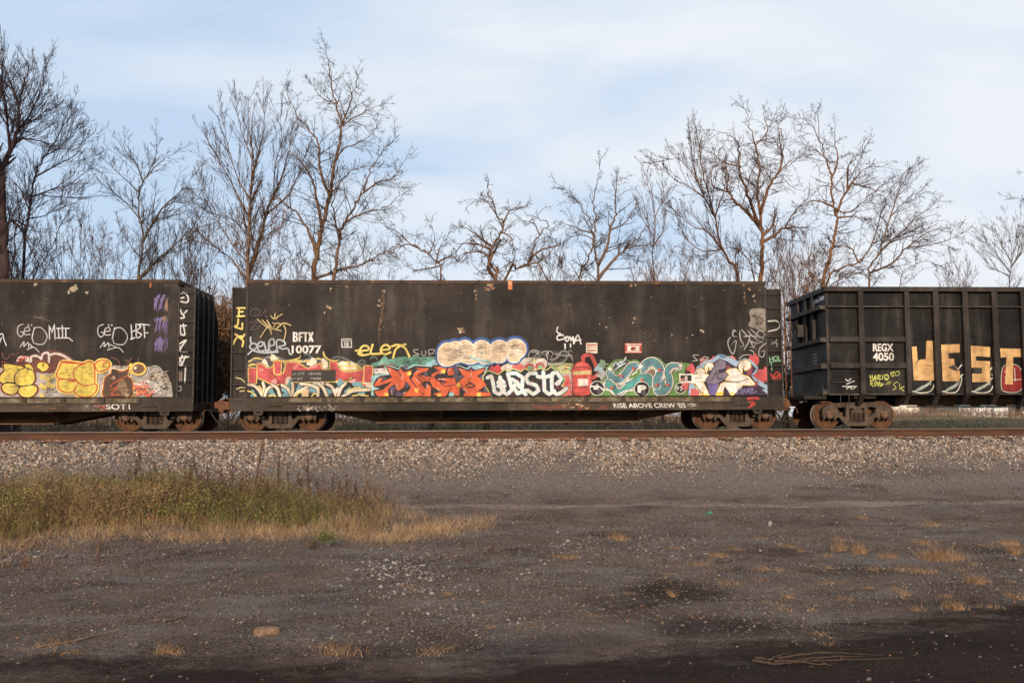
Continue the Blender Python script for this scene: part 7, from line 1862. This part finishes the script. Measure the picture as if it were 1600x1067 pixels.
# separate grass tufts on the bare yard: (zoomed px, py, width, height, label)
def yard(px, py):
    "ground point under a picture point"
    d = fwd*FPX + rgt*(px-800) - up*(py-PY0); t = CAMZ/-d.z
    for _ in range(12):
        p = CAM+d*t; t *= (CAMZ-float(gz(p.x, p.y)))/max(CAMZ-p.z, 1e-3)
    p = CAM+d*t
    return p.x, p.y, float(gz(p.x, p.y))
TUFTS = [(840, 160, 45, 46, 'upright dry grass tuft, left one of a pair at the right'), (917, 170, 50, 46, 'upright dry grass tuft, right one of a pair at the right'), (1290, 190, 130, 52, 'widest mat of dry orange grass at the right'),
 (1050, 190, 60, 26, 'low ragged tuft just right of the pair of upright tufts'), (1165, 250, 130, 22, 'long flat mat of orange grass below the widest mat'), (1430, 295, 75, 44, 'bushy orange tuft near the right edge'),
 (1315, 402, 80, 42, 'spiky pale tuft nearest the black damp wedge'), (1435, 398, 75, 22, 'flat dark-hearted tuft right of the spiky pale tuft'), (140, 352, 28, 36, 'small pale spiky tuft beside a dark damp patch'),
 (240, 218, 75, 18, 'flat tan mat left of the middle of the yard'), (335, 185, 80, 22, None), (365, 300, 60, 22, None), (525, 240, 60, 26, None), (850, 365, 55, 20, None), (718, 406, 60, 16, None), (1120, 330, 75, 22, None), (610, 355, 50, 20, None),
 (780, 234, 70, 14, None), (970, 240, 50, 18, None), (1190, 128, 110, 18, None), (1565, 175, 40, 50, 'tall thin tuft at the right edge of the picture'), (1500, 130, 90, 22, None), (735, 505, 60, 16, None), (795, 552, 40, 14, None), (660, 162, 40, 14, None), (930, 25, 50, 14, None), (1200, 55, 110, 14, None), (1160, 412, 50, 24, None), (1275, 350, 40, 20, None), (1560, 360, 60, 30, None)]
TUFTS = [(1000+a/2.667, 800+b_/2.667, c/2.667*1.45, d/2.667*1.45, l) for a, b_, c, d, l in TUFTS]
_q = np.random.default_rng(8)
TUFTS += [(float(_q.uniform(1050, 1590)), float(_q.uniform(835, 955)), float(_q.uniform(16, 40)), float(_q.uniform(4, 11)), None) for _ in range(26)]
TUFTS += [(float(_q.uniform(700, 1050)), float(_q.uniform(840, 1010)), float(_q.uniform(14, 30)), float(_q.uniform(3, 8)), None) for _ in range(12)]
TUFTS += [(270, 1020, 30, 26, 'small spiky tuft on the edge of the black wheel track'), (968, 842, 34, 16, 'reddish upright tuft near the middle of the yard'), (885, 872, 34, 12, 'pale fan-shaped tuft right of the loose stones'), (835, 978, 52, 6, None), (530, 1016, 90, 16, 'straggling straw mat beside the black wheel track'), (80, 1008, 120, 10, 'straw and twigs along the wheel track at the far left'), (100, 1020, 40, 10, None), (640, 918, 34, 6, None), (690, 1018, 70, 12, 'dark straggly tuft on the wheel track edge below the middle')]
for i, (px, py, w_, h_, lab) in enumerate(TUFTS):
    x, y, z = yard(px, py); s = FPX/y; q = np.random.default_rng(500+i)
    rad = w_/s*0.5; hm = h_/s*0.95
    n = int(np.clip(260*(rad/0.15)*(0.6+hm/0.2), 120, 1100)); nc = q.integers(3, 7); cc = q.normal(0, 0.5, (nc, 2))*np.array([rad, rad*0.7]); ci = q.integers(0, nc, n)
    bx = cc[ci, 0]+q.normal(0, 0.30*rad, n)+x; by = cc[ci, 1]+q.normal(0, 0.32*rad, n)+y
    V, F, k = blades(bx, by, hm*q.uniform(0.25, 1.3, n)**1.2*np.where(q.random(n) < 0.10, 1.45, 0.75), q.uniform(0.0022, 0.0045, n), q.uniform(0.55, 1.07, n), q)
    o = npmesh("grass_tuft", V-np.array([x, y, z]), F, [G_tan, G_tuft, G_straw, G_brown], midx=np.repeat(q.choice(4, n, p=[0.30, 0.44, 0.08, 0.18]), k))
    o.location = (x, y, z)
    tag(o, lab or 'low scrap of dry orange grass on the bare cinder yard', 'grass tuft', 'dry grass tufts on the yard')

# the tan rock, planks, sticks, vine and little stems
bm = bmesh.new(); bmesh.ops.create_icosphere(bm, subdivisions=4, radius=1.0)
V = np.array([v.co[:] for v in bm.verts]); F = np.array([[v.index for v in f.verts] for f in bm.faces]); bm.free()
d = 1+0.16*np.sin(3.1*V[:, 0]+1.2)*np.cos(2.7*V[:, 2]+V[:, 1]*2)+0.07*np.sin(9*V[:, 0]+4*V[:, 2])*np.sin(7*V[:, 1]+2)
V = V*d[:, None]; V[:, 2] += 0.12*V[:, 0]-0.10*V[:, 0]**2
x, y, z = yard(417, 990)
V = V*np.array([0.118, 0.085, 0.052])
M_rock = noisy("sandstone", [(0.3, (0.14, 0.082, 0.052, 1)), (0.65, (0.27, 0.165, 0.105, 1))], 12, rough=0.95, bump=0.6, bscale=60, fine=(90, 0.75, 1.2))
o = npmesh("rock", V, F, M_rock, smooth=True); o.location = (x, y, z+0.012); o.rotation_euler = (0, 0.06, 0.3)
tag(o, 'fist-sized tan sandstone rock lying alone on the cinder yard', 'rock')
M_stick = noisy("dry_stick", [(0.3, (0.09, 0.055, 0.036, 1)), (0.7, (0.19, 0.125, 0.085, 1))], 20, rough=0.95)
def stick(name, pts, r0, label, cat="stick", m_=None, lift=0.012):
    P = []
    for a in pts:
        x, y, z = yard(*a[:2]); P.append((x, y, z+lift+(a[2] if len(a) > 2 else 0)))
    C = catmull(P, 5); b = MB(); b.tube(C, np.linspace(r0, r0*0.45, len(C)), 6)
    o = b.build(name, m_ or M_stick); return tag(o, label, cat)
stick("stick", [(256, 972), (275, 968), (292, 963)], 0.013, 'short brown stick between the left straw mat and the tan rock')
stick("stick", [(62, 1012), (110, 1004), (160, 992), (186, 986)], 0.009, 'long thin twig lying along the straw at the far left')
stick("stick", [(150, 886), (185, 874), (225, 866), (262, 840, 0.08)], 0.006, 'bleached dead stem arching out of the weeds')
stick("stick", [(402, 843), (430, 842), (452, 846)], 0.013, 'pale dead stick along the front of the dry grass')
b = MB(); x, y, z = yard(154, 880); b.tube([(x, y, z-0.05), (x+0.004, y, z+0.15), (x+0.012, y, z+0.30)], 0.014, 8); tag(b.build("stub", G_stalk), 'dark upright stub in front of the weeds', 'stub')
b = MB(); x, y, z = yard(340, 848); b.box(x-0.09, x+0.09, y-0.03, y+0.03, z+0.005, z+0.022); o = b.build("wood_scrap", M_stick); tag(o, 'bleached scrap of wood at the foot of the dry grass', 'wood scrap')
vine = empty("dead_vine", tuple(yard(1290, 1032)), 'bundle of dead vines lying at the edge of the black soil', 'dead vine')
vp = [[(1176, 1034), (1215, 1037), (1270, 1030), (1330, 1029)], [(1176, 1036), (1212, 1041), (1262, 1036), (1330, 1034), (1412, 1031)], [(1180, 1032), (1206, 1036), (1240, 1040), (1300, 1032), (1350, 1030)], [(1200, 1037), (1225, 1027), (1238, 1030)], [(1212, 1042), (1230, 1040), (1290, 1046), (1300, 1047)], [(1215, 1037), (1290, 1028), (1380, 1033)]]
M_vine = noisy("vine_bark", [(0.3, (0.042, 0.027, 0.019, 1)), (0.7, (0.09, 0.057, 0.038, 1))], 20, rough=0.95)
for i, pts in enumerate(vp):
    P = [(lambda t: (t[0], t[1], t[2]+0.012+0.006*i))(yard(*q)) for q in pts]
    C = catmull(P, 6); C[1:-1] += np.random.default_rng(i).normal(0, 0.0028, (len(C)-2, 3)); b = MB(); b.tube(C, np.linspace(0.0075, 0.002, len(C)), 6); b.build("stem", M_vine, vine)
def little_shrub(px, py, h, w_, n, seed, label):
    q = np.random.default_rng(seed); x, y, z = yard(px, py)
    S = np.zeros((n, 3)); S[:, 0] = x+q.normal(0, w_*.3, n); S[:, 1] = y+q.normal(0, w_*.2, n); S[:, 2] = z-0.01
    D = q.normal(0, 0.4, (n, 3)); D[:, 2] = 1
    P, Rr = grow(S, D, h*q.uniform(.6, 1.2, n), np.full(n, 0.004), 5, q, 0, 0.18); S, D, L2, R2 = sprout(P, Rr, 5, .4, 1.1, .3, q, .2, .5); P2, R2 = grow(S, D, L2, R2, 3, q, 0, .2)
    V1, F1 = tubes(P, Rr, 4); V2, F2 = tubes(P2, R2, 3); tips = P2[:, -1]
    V3, F3 = leaves_at(tips, np.full(len(tips), 0.010), q, 3.0)
    tag(npmesh("dead_weed", np.vstack([V1, V2, V3]), np.vstack([F1, F2+len(V1), F3+len(V1)+len(V2)]), G_stalk), label, 'weed')
little_shrub(488, 857, 0.14, 0.12, 12, 1, 'dark dead weed just in front of the dry grass')
little_shrub(768, 866, 0.15, 0.22, 14, 2, 'dark dead weed at the right end of the dry grass')
little_shrub(40, 885, 0.10, 0.35, 22, 3, 'low dark dead weeds at the left edge in front of the mound')
x, y, z = yard(1107, 803)
b = MB(); b.prism([(x-0.09, z+0.004), (x-0.02, z+0.012), (x+0.03, z+0.05), (x+0.07, z+0.03), (x+0.06, z+0.006)], y-0.03, y+0.03)
tag(b.build("litter_scrap", mat("green_plastic", (0.02, 0.20, 0.10, 1), 0.4)), 'crumpled scrap of bright green plastic on the yard', 'litter')
x, y, z = yard(1202, 821)
V, F = stones(np.array([x]), np.array([y]), np.array([z+0.02]), np.array([0.055]), ICO_V, ICO_F)
tag(npmesh("rock", V, F, PB[2]), 'single pale stone right of the green plastic scrap', 'rock')
# ---------------------------------------------------------------- what shows beneath and between the cars
M_siding = noisy("white_siding", [(0.3, (0.62, 0.56, 0.50, 1)), (0.7, (0.74, 0.68, 0.61, 1))], 3, rough=0.8)
M_tanwall = noisy("tan_siding", [(0.3, (0.34, 0.25, 0.18, 1)), (0.7, (0.42, 0.31, 0.23, 1))], 3, rough=0.85)
M_brownwall = noisy("brown_boards", [(0.3, (0.10, 0.06, 0.04, 1)), (0.7, (0.17, 0.10, 0.065, 1))], 3, (3, 1, 0.4), rough=0.9)
M_roof = noisy("shingle_roof", [(0.3, (0.05, 0.045, 0.045, 1)), (0.7, (0.09, 0.08, 0.075, 1))], 6, rough=0.95)
M_glass = mat("dark_window", (0.03, 0.035, 0.045, 1), 0.12, 0, 0.6)
M_trim = mat("white_trim", (0.70, 0.67, 0.63, 1), 0.6)
M_conc = noisy("concrete_wall", [(0.3, (0.20, 0.17, 0.15, 1)), (0.7, (0.29, 0.25, 0.22, 1))], 2, rough=0.95, bump=0.3)
def house(name, x0, x1, Y, depth, h, mwall, label, cat="house", siding=True, wins=((0.3, 0.3),), seed=0):
    zb = float(gz((x0+x1)/2, Y))-0.2
    t = empty(name, ((x0+x1)/2, Y, zb), label, cat)
    b = MB(); b.box(x0, x1, Y, Y+depth, zb, zb+h)
    if siding:
        z = zb+0.45
        while z < zb+h-0.1:
            b.prism_x([(Y-0.001, z), (Y-0.022, z), (Y-0.001, z+0.19)], x0, x1); z += 0.2
    b.build("wall", mwall, t)
    b = MB(); e = 0.35; ym = Y+depth/2; rh = depth*0.30
    b.prism_x([(Y-e, zb+h-0.05), (ym, zb+h+rh), (Y+depth+e, zb+h-0.05), (ym, zb+h+rh-0.22)], x0-e, x1+e)
    b.build("roof", M_roof, t)
    b = MB(); b.box(x0-0.02, x1+0.02, Y-0.04, Y+0.1, zb, zb+0.42); b.build("foundation", M_conc, t)
    for fx, fz in wins:
        cx = x0+(x1-x0)*fx; cz = zb+h*fz
        fr = MB().box(cx-0.6, cx+0.6, Y-0.07, Y-0.025, cz-0.75, cz+0.75).build("window_frame", M_trim, t)
        MB().box(cx-0.5, cx+0.5, Y-0.085, Y-0.072, cz-0.65, cz-0.03).box(cx-0.5, cx+0.5, Y-0.085, Y-0.072, cz+0.03, cz+0.65).build("pane", M_glass, fr)
    return t
hx = lambda px, Y: W(px, 655, Y).x
house("white_house", hx(1300, 66), hx(1472, 66), 66, 8, 5.6, M_siding, 'white clapboard house glimpsed beneath the ribbed gondola', wins=((0.2, 0.6), (0.55, 0.6), (0.8, 0.62)))
house("wooden_shed", hx(1478, 62), hx(1500, 62), 62, 3, 2.6, M_brownwall, 'brown board shed beside the white house', "shed", False, wins=())
house("tan_house", hx(1538, 74), hx(1580, 74), 74, 7, 5.0, M_tanwall, 'tan house behind the parked car', wins=((0.62, 0.22),))
house("white_garage", hx(1581, 70), hx(1680, 70), 70, 7, 3.2, M_siding, 'white garage at the far right behind the saplings', "garage", wins=((0.06, 0.45), (0.14, 0.45)))
house("tan_house", hx(-60, 90), hx(20, 90), 90, 8, 5.0, M_tanwall, 'tan house glimpsed beneath the left gondola', wins=((0.8, 0.3),))
# low retaining wall and white picket barrier
wl = empty("retaining_wall", (hx(1450, 56), 56, float(gz(hx(1450, 56), 56))), 'low grey retaining wall in front of the white house', 'wall')
x0, x1 = hx(1380, 56), hx(1640, 56); z0 = float(gz((x0+x1)/2, 56))
MB().box(x0, x1, 56, 56.3, z0-0.3, z0+0.32).build("wall", M_conc, wl)
MB().box(x0-0.03, x1+0.03, 55.96, 56.34, z0+0.322, z0+0.40).build("coping", M_conc, wl)
def fence(x0, x1, Y, h, n, m_, label, gap=0.7, boards=True):
    z = float(gz((x0+x1)/2, Y)); t = empty("picket_fence" if gap > 0.2 else "board_fence", ((x0+x1)/2, Y, z), label, 'fence')
    st = (x1-x0)/n
    b = MB()
    for i in range(n): b.prism([(x0+i*st, z-0.1), (x0+(i+1)*st-st*gap*0.5, z-0.1), (x0+(i+1)*st-st*gap*0.5, z+h-0.05), (x0+(i+0.5)*st-st*gap*0.25, z+h), (x0+i*st, z+h-0.05)], Y, Y+0.02)
    o = b.build("pickets" if gap > 0.2 else "boards", m_, t)
    for f in (0.25, 0.75): MB().box(x0, x1, Y+0.021, Y+0.06, z+h*f-0.04, z+h*f+0.04).build("rail", m_, t)
    k = max(2, int((x1-x0)/2.4))
    for i in range(k+1):
        x = x0+(x1-x0)*i/k; MB().box(x-0.05, x+0.05, Y+0.061, Y+0.16, z-0.2, z+h+0.03).build("post", m_, t)
    return t
fence(hx(1502, 50), hx(1578, 50), 50, 0.62, 30, M_trim, 'low white picket fence under the ribbed gondola', 0.5)
M_fboard = noisy("weathered_boards", [(0.3, (0.20, 0.155, 0.13, 1)), (0.7, (0.30, 0.24, 0.20, 1))], 3, (4, 1, 0.3), rough=0.9)
fence(hx(112, 47), hx(160, 47), 47, 1.05, 13, M_fboard, 'weathered grey board fence beneath the left gondola', 0.08)

# parked car
def parked_car(px, Y):
    x = hx(px, Y); z = float(gz(x, Y)); t = empty("parked_car", (x, Y, z), 'dark teal hatchback parked in front of the tan house', 'car')
    M_body = mat("teal_car_paint", (0.02, 0.055, 0.06, 1), 0.3, 0.2, 0.6); M_ty = mat("tyre_rubber", (0.02, 0.02, 0.02, 1), 0.9)
    M_gl = mat("car_glass", (0.10, 0.16, 0.17, 1), 0.08, 0, 0.8)
    body = [(-2.1, .32), (-2.12, .7), (-1.95, .88), (-1.6, .92), (-1.25, 1.42), (-0.2, 1.47), (0.35, 1.40), (1.05, .95), (1.9, .84), (2.12, .66), (2.1, .32), (1.75, .30), (1.62, .55), (1.32, .66), (1.02, .55), (.9, .30), (-.95, .30), (-1.08, .55), (-1.35, .66), (-1.65, .55), (-1.78, .30)]
    o = MB().prism([(x+a, z+b_) for a, b_ in body], Y, Y+1.7).build("body", M_body, t)
    for q in ([(-1.42, .95), (-1.15, 1.36), (-.45, 1.41), (-.45, .95)], [(-.38, .95), (-.38, 1.41), (.28, 1.36), (.86, .95)]):
        MB().prism([(x+a, z+b_) for a, b_ in q], Y-0.012, Y-0.002).build("side_window", M_gl, t)
    MB().add([(x+.37, Y+.1, z+1.405), (x+1.04, Y+.1, z+.975), (x+1.04, Y+1.6, z+.975), (x+.37, Y+1.6, z+1.405), (x+.37, Y+.1, z+1.38), (x+1.04, Y+.1, z+.95), (x+1.04, Y+1.6, z+.95), (x+.37, Y+1.6, z+1.38)],
             [(0, 1, 2, 3), (7, 6, 5, 4), (0, 4, 5, 1), (2, 6, 7, 3), (1, 5, 6, 2), (0, 3, 7, 4)]).build("windshield", M_gl, t)
    for cx in (-1.36, 1.32):
        for y0, y1 in ((Y+0.02, Y+0.22), (Y+1.48, Y+1.68)):
            w = MB(); w.tube([(x+cx, y0, z+.32), (x+cx, y1, z+.32)], .32, 20); wo = w.build("wheel", M_ty, t)
            w = MB(); w.tube([(x+cx, y0-0.012, z+.32), (x+cx, y0-0.002, z+.32)], .2, 16); w.build("rim", M_trim, wo)
    MB().box(x+2.0, x+2.115, Y-.008, Y+.30, z+.60, z+.72).build("headlight", M_trim, t)
    return t
parked_car(1528, 58)
